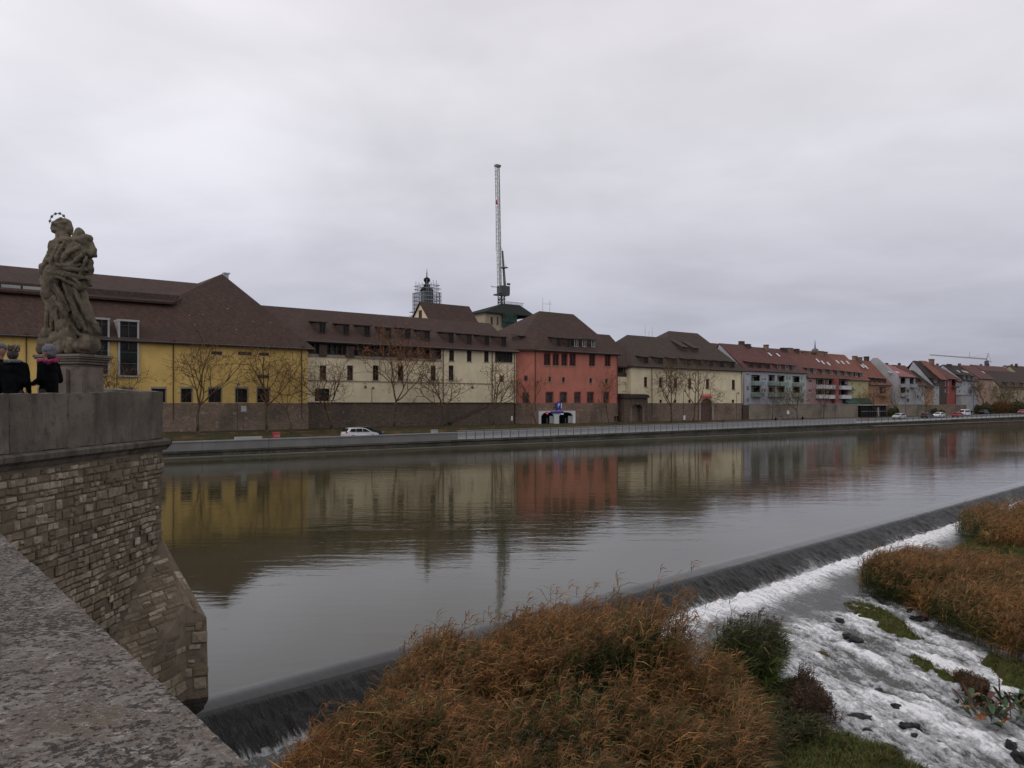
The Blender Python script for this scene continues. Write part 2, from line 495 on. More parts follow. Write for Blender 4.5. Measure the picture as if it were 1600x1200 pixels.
Z = weir_z(U) + fc * rg + .010 * sstep(-.62, -.1, U) * fbm(A * .8, U * .5, o=3, seed=6)
Bw = U + fc * .02 * fbm(A * 5, U * 5, seed=9)
X = W0.x + WA.x * A + WD.x * Bw; Y = W0.y + WA.y * A + WD.y * Bw
me = grid_mesh('weir', X, Y, Z, {'down': U, 'along': A})
setp(ob('weir', me, 'weir_flow'), kind='structure')
TZ = float(weir_z(np.array([1.15]))[0])        # level at the toe

# lower water: boil at the toe, a smooth tongue, then rapids over the rubble ramp
def low_z(b):
    return TZ + .06 - .03 * np.clip(b - 1.2, 0, 3) - .085 * np.clip(b - 4.0, 0, 9)
def turb(a, b):
    far = sstep(3.1, 4.6, b + .5 * fbm(a * .5, b * .5, o=2, seed=21)) 
    toe = (1 - sstep(1.5, 3.0, b + .35 * fbm(a * .7, b * .3, o=2, seed=22))) * (.12 + .88 * sstep(5.5, 9.0, a))
    return far, toe
aa = np.concatenate([np.arange(-6, 3, .15), np.arange(3, 26, .045), np.arange(26, 70, .2), np.arange(70, 240, 1.0)])
bb = np.concatenate([np.arange(1.0, 13, .045), np.arange(13, 40, .5)])
A, Bm = np.meshgrid(aa, bb, indexing='ij')
far, toe = turb(A, Bm)
# the stream turns to run down to the right: stretch noise along it
ux, uy = A * .94 + Bm * .34, -A * .34 + Bm * .94
n1 = fbm(ux * 1.7, uy * .62, o=4, seed=31)
n2 = 1 - np.abs(fbm(ux * 4.2, uy * 1.9, o=3, seed=33))
n3 = fbm(A * 9, Bm * 7, o=2, seed=35)
Z = low_z(Bm) + far * (.085 * n1 + .085 * n2 + .035 * n3) + toe * (.06 * fbm(A * 3, Bm * 3, o=4, seed=37) + .05) + (1 - far) * (1 - toe) * .012 * n1
foam = np.clip(toe * 1.0 * (1.0 - .25 * sstep(1.6, 3.2, Bm)) + far * (.63 + .36 * n1 + .34 * (n2 - .6)) + (1 - far) * (1 - toe) * (.20 + .12 * n1), 0, 1.25)
foam = foam * (1 - .0 * far)
X = W0.x + WA.x * A + WD.x * Bm; Y = W0.y + WA.y * A + WD.y * Bm
me = grid_mesh('rapids_water', X, Y, Z, {'foam': foam, 'fx': ux, 'fy': uy})
t = NT('rapids')
fo = t.N('ShaderNodeAttribute', attribute_name='foam')
fx = t.N('ShaderNodeAttribute', attribute_name='fx'); fy = t.N('ShaderNodeAttribute', attribute_name='fy')
cx = t.N('ShaderNodeCombineXYZ'); t.l.new(fx.outputs['Fac'], cx.inputs[0]); t.l.new(fy.outputs['Fac'], cx.inputs[1])
a1 = t.noise(mapv(t, cx.outputs[0], (5.0, 1.3, 1)), 1, 6, .68, .7)
a2 = t.noise(mapv(t, cx.outputs[0], (14, 8, 1)), 1, 5, .75, .6)
q = t.math('ADD', t.math('MULTIPLY', t.math('SUBTRACT', a1, .5), 1.5), t.math('MULTIPLY', t.math('SUBTRACT', a2, .5), 1.5))
q = t.math('ADD', q, fo.outputs['Fac'])
k1 = t.rng(q, .30, .78)
col = t.mix(k1, (.085, .087, .08), (.46, .47, .48))
k2 = t.rng(q, .72, 1.05)
col = t.mix(k2, col, (.88, .88, .89))
hh = t.math('ADD', a1, t.math('MULTIPLY', a2, .8))
t.fin(col, t.rng(q, .2, .75, .10, .7), t.bump(hh, .85, .09), spec=.45)
setp(ob('rapids_water', me, 'rapids'), kind='structure')

plaster('coping_concrete', (.27, .27, .26))
# ---- street level on the far bank (in the river frame)
def fmesh(name, mat, prof, s0=-150, s1=560, n=60, zf=None, kind='structure', wob=0.0):
    """a sheet swept along the river: prof = [(t, z offset or function of s)]"""
    ss = np.linspace(s0, s1, n); o = st2w(0, 0, 0)
    mbx = MB()
    for i in range(n - 1):
        for j in range(len(prof) - 1):
            q = []
            for (s, (tt, zz)) in ((ss[i], prof[j]), (ss[i + 1], prof[j]), (ss[i + 1], prof[j + 1]), (ss[i], prof[j + 1])):
                q.append((s, tt, zz(s) if callable(zz) else zz))
            mbx.poly(q)
    ox = mbx.build(name, mat, loc=o, rz=TH)
    return setp(ox, kind=kind) if kind else ox
def asphalt(name, c):
    t = NT(name); v = t.coord()
    n1 = t.noise(v, .3, 5, .6); n2 = t.noise(v, 9, 3)
    col = t.mix(t.rng(n1, .3, .7), c_mul(c, .8), c_mul(c, 1.25)); col = t.mix(t.rng(n2, .4, .7, 0, .3), col, c_mul(c, 1.5))
    return t.fin(col, .75, t.bump(n2, .3, .01), spec=.3)
asphalt('asphalt', (.058, .058, .062)); asphalt('paving', (.17, .17, .17)); asphalt('kerb_stone', (.26, .26, .25)); asphalt('marking', (.62, .62, .6))
t = NT('verge_grass'); v = t.coord()
n1 = t.noise(v, .5, 5, .65); n2 = t.noise(v, 3.5, 4, .7); n3 = t.noise(v, .06, 2)
col = t.mix(t.rng(n2, .3, .7), (.03, .031, .016), (.055, .052, .025))
col = t.mix(t.rng(n1, .5, .66, 0, .85), col, (.13, .065, .028))      # fallen leaves
t.fin(col, .95, t.bump(n2, .8, .06), spec=.15)
zr = lambda s: zq(s) + .0 
zk = lambda s: zq(s) + .13
zv = lambda s: max(zq(s), -4.35) + .05
fmesh('promenade', 'paving', [(-28.6, zk), (-22.0, zk)])
fmesh('kerb', 'kerb_stone', [(-22.0, zk), (-21.8, zk), (-21.78, zr)])
fmesh('road', 'asphalt', [(-21.78, zr), (-9.2, zr)])
fmesh('verge_kerb', 'kerb_stone', [(-9.2, zr), (-9.18, lambda s: zr(s) + .12), (-9.0, lambda s: zr(s) + .12)])
fmesh('grass_verge', 'verge_grass', [(-9.0, lambda s: zr(s) + .12), (-5, lambda s: -4.12), (-3.0, -3.98), (0.6, -3.92)])
fmesh('town_ground', 'paving', [(.6, -3.92), (60, -3.9), (600, -3.9), (2500, -3.9)], s0=-900, s1=2600)
mb = MB(); s = -140.0
while s < 420:
    mb.poly([(s, -15.56, zr(s) + .006), (s + 3, -15.56, zr(s + 3) + .006), (s + 3, -15.44, zr(s + 3) + .006), (s, -15.44, zr(s) + .006)]); s += 9
o_ = mb.build('lane_marking', 'marking', loc=st2w(0, 0), rz=TH); setp(o_, kind='structure')

plaster('ledge_stone', (.13, .12, .095))
# quay wall: stone face with a ledge just above the water
fmesh('quay_wall', 'quay_stone', [(-30.2, WZ - .6), (-30.2, WZ + .16), (-29.35, WZ + .22), (-29.3, lambda s: zq(s) - .18), (-29.45, lambda s: zq(s) - .12), (-29.45, lambda s: zq(s) + .10), (-28.9, lambda s: zq(s) + .13), (-28.6, zk)])
fmesh('quay_ledge', 'ledge_stone', [(-30.22, WZ + .02), (-30.22, WZ + .165), (-29.9, WZ + .20)], s0=-150, s1=560)
QS = sp(714, -29.0)
# solid concrete parapet on the upstream half
t0 = thing('quay_parapet', 'long grey concrete parapet wall along the quay left of the railing', 'parapet', st2w(-130, -29, zq(-130)), TH)
s = -130.0; k = 0
while s < QS - .5:
    e = min(s + 7.2, QS)
    o = (-130, -29, zq(-130))
    m = MB(o); z0, z1 = zq(s) + .06, zq(e) + .06
    m.hexa([(s + .015, -29.2, z0), (e - .015, -29.2, z1), (e - .015, -28.8, z1), (s + .015, -28.8, z0), (s + .015, -29.2, z0 + .92), (e - .015, -29.2, z1 + .92), (e - .015, -28.8, z1 + .92), (s + .015, -28.8, z0 + .92)])
    w = m.build('wall_panel', 'concrete', t0)
    m = MB(o); m.hexa([(s + .012, -29.27, z0 + .923), (e - .012, -29.27, z1 + .923), (e - .012, -28.73, z1 + .923), (s + .012, -28.73, z0 + .923), (s + .012, -29.27, z0 + 1.05), (e - .012, -29.27, z1 + 1.05), (e - .012, -28.73, z1 + 1.05), (s + .012, -28.73, z0 + 1.05)])
    m.build('coping', 'coping_concrete', t0)
    s = e
# railing with mesh infill, downstream
RS1 = sp(1342, -29.0)
o = (QS, -29, zq(QS))
t0 = thing('quay_railing', 'long pale steel railing with mesh panels along the quay beside the road', 'railing', st2w(*o), TH)
n = int((RS1 - QS) / 1.5)
pm = MB((0, 0, 0)); pm.box(-.03, .03, -.03, .03, 0, 1.12); pme = pm.mesh('post')
gm = MB((0, 0, 0))
for i in range(15):
    x = .08 + i * .096
    gm.box(x - .017, x + .017, -.012, .012, .12, 1.0)
for z in (.14, .56, 1.0):
    gm.box(.04, 1.46, -.013, .013, z - .02, z + .02)
gme = gm.mesh('mesh_panel')
for i in range(n):
    s = QS + i * 1.5
    ob('post', pme, 'steel_dark', t0, (s - QS, 0, zq(s) + .12 - o[2]))
    ob('mesh_panel', gme, 'steel', t0, (s - QS, 0, zq(s) + .12 - o[2]))
m = MB(o); m.hexa([(QS, -29.05, zq(QS) + 1.24), (RS1, -29.05, zq(RS1) + 1.24), (RS1, -28.95, zq(RS1) + 1.24), (QS, -28.95, zq(QS) + 1.24), (QS, -29.05, zq(QS) + 1.29), (RS1, -29.05, zq(RS1) + 1.29), (RS1, -28.95, zq(RS1) + 1.29), (QS, -28.95, zq(QS) + 1.29)])
m.build('handrail', 'steel', t0)
# farther down: plain rail, a boat ramp recess
o = (RS1 + 1, -29, zq(RS1))
t0 = thing('quay_railing', 'thin dark rail on the far quay at the right', 'railing', st2w(*o), TH)
n = 70; pm = MB(); pm.box(-.04, .04, -.04, .04, 0, 1.0); pme2 = pm.mesh('post')
for i in range(n):
    s = RS1 + 1 + i * 3.0
    ob('post', pme2, 'steel_dark', t0, (s - RS1 - 1, 0, zq(s) + .1 - o[2]))
s2 = RS1 + 1 + 69 * 3.0
for h in (.6, 1.08):
    m = MB(o); s = RS1 + 1
    m.hexa([(s, -29.03, zq(s) + h), (s2, -29.03, zq(s2) + h), (s2, -28.97, zq(s2) + h), (s, -28.97, zq(s) + h), (s, -29.03, zq(s) + h + .05), (s2, -29.03, zq(s2) + h + .05), (s2, -28.97, zq(s2) + h + .05), (s, -28.97, zq(s) + h + .05)])
    m.build('rail', 'steel_dark', t0)
# stone edge wall of the far quay
o = (RS1 + 14, -29.7, WZ)
t0 = thing('quay_landing', 'low stone landing stage at the foot of the far quay wall', 'landing', st2w(*o), TH)
s1_, s2_ = RS1 + 4, RS1 + 150
m = MB(o); m.box(s1_, s2_, -31.0, -29.46, WZ - .5, WZ + .75); m.build('wall', 'brick_dark', t0)
m = MB(o); m.box(s1_ - .1, s2_ + .1, -31.15, -29.47, WZ + .755, WZ + .9); m.build('coping', 'ledge_stone', t0)

# wooded hill behind the far houses
xs = np.linspace(150, 2600, 90); ys = np.linspace(900, 1500, 16)
Xh, Yh = np.meshgrid(xs, ys, indexing='ij')
Zh = -6 + (58 + 10 * fbm(Xh * .004, Yh * .004, seed=5)) * sstep(900, 1350, Yh) * sstep(150, 500, Xh) + 3.0 * fbm(Xh * .05, Yh * .05, seed=8)
plain('hill_wood', (.032, .034, .028), .95, .5, .05)
setp(ob('far_hill', grid_mesh('far_hill', Xh, Yh, Zh), 'hill_wood'), kind='structure')
# ------------------------------------------------------------------ buildings on the far bank
class House:
    def __init__(h, name, label, cat, px, t=0.0, z=-3.95, group=None):
        h.o = (sp(px, t), t, z)
        h.r = thing(name, label, cat, st2w(*h.o), TH, group)
    def mb(h): return MB(h.o)
    def put(h, m, name, mat, parent=None, smooth=False):
        return m.build(name, mat, h.r if parent is None else parent, smooth)

def wall_holes(m, s0, s1, z0, z1, t, holes, depth=.28):
    """front wall sheet with real openings and reveals; holes = (a, b, c, d) in s, z"""
    xs = sorted({s0, s1, *[v for q in holes for v in q[:2] if s0 < v < s1]})
    zs = sorted({z0, z1, *[v for q in holes for v in q[2:4] if z0 < v < z1]})
    for i in range(len(xs) - 1):
        for j in range(len(zs) - 1):
            cx_, cz = (xs[i] + xs[i + 1]) / 2, (zs[j] + zs[j + 1]) / 2
            if any(a < cx_ < b and c < cz < d for a, b, c, d in [q[:4] for q in holes]):
                continue
            m.poly([(xs[i], t, zs[j]), (xs[i + 1], t, zs[j]), (xs[i + 1], t, zs[j + 1]), (xs[i], t, zs[j + 1])])
    for a, b, c, d in [q[:4] for q in holes]:
        c = max(c, z0); d = min(d, z1)
        u = t + depth
        m.poly([(a, t, c), (b, t, c), (b, u, c), (a, u, c)]); m.poly([(a, t, d), (a, u, d), (b, u, d), (b, t, d)])
        m.poly([(a, t, c), (a, u, c), (a, u, d), (a, t, d)]); m.poly([(b, t, c), (b, t, d), (b, u, d), (b, u, c)])

def window(h, q, t, frame='frame_dark', pane='window_glass', arch=False, bars=1, cross=0, depth=.2, sill=None, trim=None):
    a, b, c, d = q
    m = h.mb(); w = max(.05, min(.09, (b - a) * .09)); u0, u1 = t + depth - .07, t + depth
    m.box(a, b, u0, u1, c, c + w); m.box(a, b, u0, u1, d - w, d)
    m.box(a, a + w, u0, u1, c + w, d - w); m.box(b - w, b, u0, u1, c + w, d - w)
    for i in range(bars):
        x = a + (b - a) * (i + 1) / (bars + 1); m.box(x - w * .4, x + w * .4, u0 - .005, u1 - .005, c + w, d - w)
    for i in range(cross):
        z = c + (d - c) * (i + 1) / (cross + 1); m.box(a + w, b - w, u0 + .01, u1 - .02, z - w * .35, z + w * .35)
    if arch:
        hh = (b - a) * .22; n = 6
        for sgn in (-1, 1):
            x0 = a if sgn < 0 else b; xm = (a + b) / 2
            pts = [(x0, d)] + [(xm + sgn * (b - a) / 2 * math.cos(math.pi / 2 * i / n), d - hh + hh * math.sin(math.pi / 2 * i / n)) for i in range(n + 1)]
            f = [(x, t + .02, z) for x, z in pts]; g = [(x, t + .12, z) for x, z in pts]
            m.prism(f, g) if sgn < 0 else m.prism(g, f)
    fr = h.put(m, 'window', frame)
    p = h.mb(); p.box(a + w * .5, b - w * .5, t + depth + .002, t + depth + .03, c + w * .5, d - w * .5)
    h.put(p, 'pane', pane, fr)
    if sill:
        p = h.mb(); p.box(a - .12, b + .12, t - .10, t + depth * .4, c - .13, c - .004); h.put(p, 'sill', sill, fr)
    if trim:
        p = h.mb(); k = .13
        p.box(a - k, a - .004, t - .035, t + .02, c, d); p.box(b + .004, b + k, t - .035, t + .02, c, d); p.box(a - k, b + k, t - .04, t + .02, d + .004, d + k + .02)
        h.put(p, 'surround', trim, fr)
    return fr

def shell(h, polys, thick, name, mat, parent=None):
    """roof: polygons in (s,t,z) with a real thickness below them"""
    m = h.mb(); ed = {}
    key = lambda p: (round(p[0], 3), round(p[1], 3), round(p[2], 3))
    for P in polys:
        m.poly(P); m.poly([(x, y, z - thick) for x, y, z in reversed(P)])
        for i in range(len(P)):
            a, b = key(P[i]), key(P[(i + 1) % len(P)])
            ed[(a, b)] = ed.get((a, b), 0) + 1
    for (a, b), _ in ed.items():
        if (b, a) not in ed:
            m.poly([b, a, (a[0], a[1], a[2] - thick), (b[0], b[1], b[2] - thick)])
    return h.put(m, name, mat, parent)

def pxq(x0, x1, y0, y1, t):
    """pixel box on the facade plane -> (s0, s1, z0, z1)"""
    xm = (x0 + x1) / 2
    return (sp(x0, t), sp(x1, t), zp(xm, y1, t), zp(xm, y0, t))

def pipe(h, px, t, z0, z1, mat='downpipe', r=.075):
    s = sp(px, t) if px is not None else 0
    m = h.mb(); m.tube((s, t - .14, z0), (s, t - .14, z1 - .25), r, r, 6); m.tube((s, t - .14, z1 - .25), (s, t - .55, z1), r, r, 6)
    m.box(s - .16, s + .16, t - .72, t - .42, z1 - .02, z1 + .2)
    h.put(m, 'downpipe', mat)
def gutter(h, s0, s1, t, z, mat='gutter'):
    m = h.mb(); m.tube((s0, t, z), (s1, t, z), .10, .10, 6); h.put(m, 'gutter', mat)

def dormer(h, s0, s1, z0, z1, t_of, roofmat='roof_brown', win='frame_dark', cheek='wood_dark', back=1.4, hipped=True, bars=1):
    """small roof dormer standing on the slope; t_of(z) = slope"""
    tf = t_of(z0) + .02; tb = t_of(z1 + .15)
    m = h.mb(); m.box(s0, s1, tf, tb + .3, z0, z1); d = h.put(m, 'dormer', cheek)
    w = (s1 - s0)
    q = (s0 + .14 * w, s1 - .14 * w, z0 + .16, z1 - .12)
    m = h.mb(); m.box(q[0], q[1], tf - .035, tf - .004, q[2], q[3]); h.put(m, 'pane', 'window_glass', d)
    m = h.mb()
    for i in range(bars + 2):
        x = q[0] + (q[1] - q[0]) * i / (bars + 1); m.box(x - .035, x + .035, tf - .065, tf - .037, q[2] - .03, q[3] + .03)
    m.box(q[0] - .05, q[1] + .05, tf - .062, tf - .038, q[3] + .0, q[3] + .07); m.box(q[0] - .05, q[1] + .05, tf - .10, tf - .038, q[2] - .09, q[2] - .02)
    h.put(m, 'frame', win, d)
    # little roof: level eave at the front, running back into the slope
    e = .22; zt = z1 + .02
    shell(h, [[(s0 - e, tf - .3, zt), (s1 + e, tf - .3, zt), (s1 + e, t_of(zt + .42) + .1, zt + .42), (s0 - e, t_of(zt + .42) + .1, zt + .42)]], .1, 'dormer_roof', roofmat, d)
    return d

# ---- 1. yellow theatre building ------------------------------------------------------
T = -1.0
H = House('yellow_building', 'long ochre yellow building with a huge brown hipped roof at the left', 'building', 270, T)
L, R_ = sp(-260, T), sp(480, T); DB = 24.0
low = [pxq(a, b, 605, 629, T) for a, b in ((190, 207), (237, 259), (283, 300), (326, 346), (368, 387), (402, 421))]
low += [pxq(a, b, 605, 629, T) for a, b in ((-40, -15), (60, 80), (130, 148))]
big = [pxq(183.5, 216, 504, 587, T), pxq(146, 170, 501, 585, T)]
slots = [pxq(a, b, y, y + 5, T) for a, b, y in ((330, 347, 549), (372, 393, 550), (405, 420, 551), (403, 420, 586))]
EZ = 8.65
m = H.mb()
wall_holes(m, L, R_, 0.02, EZ, T, low + [(q[0], q[1], q[2], EZ) for q in big])
m.poly([(R_, T, 0.02), (R_, DB, 0.02), (R_, DB, EZ), (R_, T, EZ)]); m.poly([(L, DB, 0.02), (L, T, 0.02), (L, T, EZ), (L, DB, EZ)])
m.poly([(R_, DB, 0), (L, DB, 0), (L, DB, EZ), (R_, DB, EZ)])
H.put(m, 'wall', 'yellow_plaster')
m = H.mb(); m.box(L, R_ + .12, T - .14, DB, -4.4, 0.0); H.put(m, 'base_wall', 'brick_base')
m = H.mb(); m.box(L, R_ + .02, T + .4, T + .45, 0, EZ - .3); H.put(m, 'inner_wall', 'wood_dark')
for q in low:
    window(H, q, T, 'frame_dark', 'window_glass', arch=True, depth=.24)
    m = H.mb(); n = 5; a, b, c, d = q; k = .12
    m.box(a - .12, a - .002, T - .03, T + .02, c, d - .2); m.box(b + .002, b + .12, T - .03, T + .02, c, d - .2); m.box(a - .12, b + .12, T - .032, T + .02, d - .2, d - .02 + .1)
    H.put(m, 'surround', 'stone_trim')
for q in slots:
    m = H.mb(); m.box(q[0], q[1], T - .05, T + .1, q[2], q[3]); H.put(m, 'vent_slot', 'wood_dark')
# two tall glazed bays that push up through the eave
for q in big:
    a, b, c, d = q
    m = H.mb(); k = .22; f0, f1 = T - .5, T - .32
    m.box(a, a + k, f0, T + 3.2, c, d + .1); m.box(b - k, b, f0, T + 3.2, c, d + .1)
    m.box(a - .05, b + .05, f0 - .05, T + 3.4, d + .1, d + .35); m.box(a - .02, b + .02, f0 - .03, T + .1, c - .15, c)
    fr = H.put(m, 'window', 'pale_concrete')
    m = H.mb(); m.box(a + k, b - k, f0 + .12, f0 + .16, c, d + .1); H.put(m, 'pane', 'window_glass', fr)
    m = H.mb(); zm = zp(200, 556, T); m.box(a + k, b - k, f0 + .06, f0 + .11, zm - .75, zm + .75); H.put(m, 'spandrel', 'copper_dark', fr)
    m = H.mb(); xm = (a + b) / 2; m.box(xm - .03, xm + .03, f0 + .05, f0 + .115, zm + .76, d + .08)
    for zz in (c + 1.6, c + 3.1, zm + 2.4, zm + 4.0): m.box(a + k, b - k, f0 + .05, f0 + .115, zz - .03, zz + .03)
    H.put(m, 'glazing_bar', 'steel_dark', fr)
# roofs.  slope .95 from the eave
SL = .95; TE = T - .75
zz = lambda t_: EZ - .25 + (t_ - TE) * SL
AP = (sp(347, 11.0), 11.0, zp(347, 428, 11.0))
SLf = (AP[2] - (EZ - .25)) / (11.0 - TE)
zz = lambda t_: EZ - .25 + (t_ - TE) * SLf
Re = R_ + .9; sLk = sp(274, 4.2)
Lc = AP[0] - (Re - AP[0]) * 2.1
APb = (AP[0], 27.0, AP[2])
A0, A1 = (Re, TE, zz(TE)), (Re, 27.0, zz(TE))
B0, B1 = (Lc, TE, zz(TE)), (Lc, 27.0, zz(TE))
# kink of the right hip where the cream ridge meets is left to the neighbour
shell(H, [[B0, A0, AP], [A0, A1, APb, AP], [B1, B0, AP, APb]], .3, 'hipped_roof', 'roof_brown')
m = H.mb(); m.poly([(Re, 26.9, EZ), (Lc, 26.9, EZ), (AP[0], 26.9, AP[2] - .3)]); H.put(m, 'rear_gable', 'yellow_plaster')
Le = L - 1; tl = 4.2
xc = Lc + (AP[0] - Lc) * (tl - TE) / (11 - TE) - .3
shell(H, [[(Le, TE, zz(TE) + .02), (Lc + .5, TE, zz(TE) + .02), (xc + 1.2, tl, zz(tl) + .02), (Le, tl, zz(tl) + .02)]], .28, 'lower_roof', 'roof_brown_warm')
m = H.mb(); m.box(Le, xc + 3, tl + .3, tl + .6, zz(tl) - .5, zz(tl) + 1.6); H.put(m, 'clerestory_wall', 'wood_dark')  # wall coloured dark for the shadow in the gap between the roofs
for a, b in ((-120, -70), (-60, -8), (2, 32), (36, 68)):
    q = pxq(a, b, 456, 469, tl + .28)
    m = H.mb(); m.box(q[0], q[1], tl + .22, tl + .29, zz(tl) + .15, zz(tl) + 1.2); f = H.put(m, 'window', 'pale_concrete')
    m = H.mb()
    for i in range(7):
        x = q[0] + (q[1] - q[0]) * (i + .5) / 7; m.box(x - .05, x + .05, tl + .19, tl + .215, zz(tl) + .2, zz(tl) + 1.15)
    H.put(m, 'glazing_bar', 'grey_plaster', f)
tu, zu = 3.6, zp(120, 461, 3.6); zrg = zp(40, 418, 13.5)
shell(H, [[(Le, tu, zu), (sp(270, tu), tu, zu), (AP[0], 13.5, zrg), (Le, 13.5, zrg)], [(Le, 13.5, zrg), (AP[0], 13.5, zrg), (AP[0], 23, zu + 1), (Le, 23, zu + 1)]], .3, 'upper_roof', 'roof_brown')
for px in (41, 270.5, 471):
    pipe(H, px, T, -2.4, EZ - .1)
gutter(H, Le, Re, TE - .08, zz(TE) - .12)
m = H.mb(); s = AP[0]; m.box(s + .5, s + 1.1, 11.2, 11.8, AP[2] - 1.2, AP[2] + .1); m.box(s + .3, s + 1.3, 11.0, 12.0, AP[2] + .1, AP[2] + .3); H.put(m, 'roof_vent', 'steel')
random.seed(3)
m = H.mb()
for i in range(9):                                   # snow-guard hooks catching the light
    px = random.uniform(255, 420); s = sp(px, 3); tt = random.uniform(0, 5)
    if abs(s - AP[0]) < 9: m.box(s, s + .14, tt, tt + .06, zz(tt) + .02, zz(tt) + .10)
o_ = H.put(m, 'roof_hooks', 'steel'); o_['kind'] = 'stuff'

# ---- 2. cream building ---------------------------------------------------------------
T = 0.5
H = House('cream_building', 'long cream building with a dark timber gallery and a row of roof dormers', 'building', 640, T)
L, R_ = sp(479, T), sp(806, T); EZ = 9.75; DB = 16
ups = [pxq(a, b, 571, 594, T) for a, b in ((499.5, 509.5), (542.5, 551.5), (582.5, 591.5), (621.5, 630), (673, 680.8), (701, 708.6))]
tops = [pxq(a, b, 547 + i * .9, 564 + i * .7, T) for i, (a, b) in enumerate(((702, 709.5), (729.6, 736.8), (756.5, 763.5)))]
gal = [pxq(482, 689, 530, 556, T)]
gal = [(gal[0][0], gal[0][1], zp(600, 558, T), EZ - .25)]
bay = [pxq(773.5, 801, 549, 566, T)]
arch = [pxq(492, 515, 607, 627, T)]
sm = [pxq(781, 786.5, 588, 597, T)]
m = H.mb()
tops = [(a, b, c, min(d, EZ - .3)) for a, b, c, d in tops]
wall_holes(m, L, R_, 0.02, EZ, T, ups + tops + gal + bay + arch + sm)
m.poly([(R_, DB, 0), (L, DB, 0), (L, DB, EZ), (R_, DB, EZ)])
m.poly([(R_, T, 0), (R_, DB, 0), (R_, DB, EZ), (R_, T, EZ)]); m.poly([(L, DB, 0), (L, T, 0), (L, T, EZ), (L, DB, EZ)])
H.put(m, 'wall', 'cream_plaster')
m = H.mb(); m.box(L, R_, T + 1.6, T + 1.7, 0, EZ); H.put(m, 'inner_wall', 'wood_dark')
for q in ups: window(H, q, T, 'frame_dark', 'window_glass', bars=1, cross=0, depth=.14, sill='stone_trim', trim='cream_plaster_pale')
for q in tops + bay: window(H, q, T, 'frame_dark', 'window_glass', bars=1 if q is not bay[0] else 5, depth=.16, sill='stone_trim')
for q in arch: window(H, q, T, 'frame_dark', 'window_glass', arch=True, bars=3, cross=2)
for q in sm: window(H, q, T, 'red_trim', 'window_glass', bars=0, trim='red_trim')
# timber gallery: posts, rails and dark panes set back
q = gal[0]; n = 26; w = (q[1] - q[0]) / n
gp = H.mb(); gp.box(q[0], q[1], T + .02, T + .14, q[2], q[2] + .18); gp.box(q[0], q[1], T + .02, T + .14, q[3] - .16, q[3]); gp.box(q[0], q[1], T + .03, T + .13, q[2] + .95, q[2] + 1.03)
gf = H.put(gp, 'gallery', 'wood_dark')
for i in range(n + 1):
    if i % 5 == 3: continue
    m = H.mb(); x = q[0] + i * w; m.box(x - .08, x + .08, T - .01, T + .16, q[2] + .18, q[3] - .16); H.put(m, 'post', 'wood_dark', gf)
for i in range(n):
    m = H.mb(); x = q[0] + i * w
    m.box(x + .1, x + w - .1, T + .3, T + .34, q[2] + .2, q[3] - .2)
    H.put(m, 'pane', 'window_glass_grey' if i % 5 in (1, 2, 4) and i % 7 != 3 else 'window_glass', gf)
for a, b in ((499, 511), (541, 553), (622, 632), (671, 681)):
    k = pxq(a, b, 540, 559, T - .35)
    m = H.mb(); m.box(k[0], k[1], T - .35, T + .02, q[2] - .25, q[3] - .3); H.put(m, 'gallery_box', 'wood_dark')
m = H.mb(); m.box(q[0] - .1, q[1] + .1, T - .09, T + .02, q[2] - .42, q[2] - .003); H.put(m, 'gallery_sill', 'stone_trim')
zs = zp(620, 597, T)
m = H.mb(); m.box(L + .02, sp(771, T), T - .09, T + .01, zs - .07, zs + .08); H.put(m, 'string_course', 'stone_trim')
m = H.mb(); m.box(L, sp(803, T), T - .02, T + 12, -4.4, 0.0); H.put(m, 'base_wall', 'brick_dark')
m = H.mb(); m.box(L + .14, sp(803, T), T - .16, T + .1, .003, .14); H.put(m, 'base_coping', 'wood_dark')
TE = T - .8; TR = 9.2; ZE = EZ - .05; ZR = zp(600, 492, TR)
slope = (ZR - ZE) / (TR - TE); zz2 = lambda t_: ZE + (t_ - TE) * slope; tz = lambda z: TE + (z - ZE) / slope
Lr = L - 4.5
shell(H, [[(L - 1.1, TE, ZE), (R_ + .3, TE, ZE), (R_ + .3, TR, ZR), (Lr - 2, TR, ZR)], [(Lr - 2, TR, ZR), (R_ + .3, TR, ZR), (R_ + .3, 19, ZE), (Lr - 2, 19, ZE)]], .3, 'roof', 'roof_brown')
gutter(H, L - .6, R_, TE - .08, ZE - .1)
for px, y0 in ((497, 502), (534, 505), (567, 507), (600, 510), (631, 511), (661, 514), (698.5, 517), (727, 519), (754.5, 521), (781, 523)):
    z0 = zp(px, y0 + 16.5, 2.2); t_ = tz(z0); s = sp(px, t_); z0 = zp(px, y0 + 16.5, t_)
    dormer(H, s - .1, s + 1.2, z0 - .25, z0 + 1.55, tz, 'roof_dark')
for px in (692, 768.5, 803.5): pipe(H, px, T, 0.1, EZ - .2)
for px, y in ((568, 602), (735, 603)):                # wall lanterns
    s, z = sp(px, T), zp(px, y, T)
    m = H.mb(); m.tube((s, T, z + .3), (s, T - .7, z + .3), .04); m.tube((s, T - .7, z + .3), (s, T - .7, z - .1), .03); m.tube((s, T - .7, z - .1), (s, T - .7, z - .55), .16, .24, 6)
    H.put(m, 'wall_lantern', 'steel_dark')

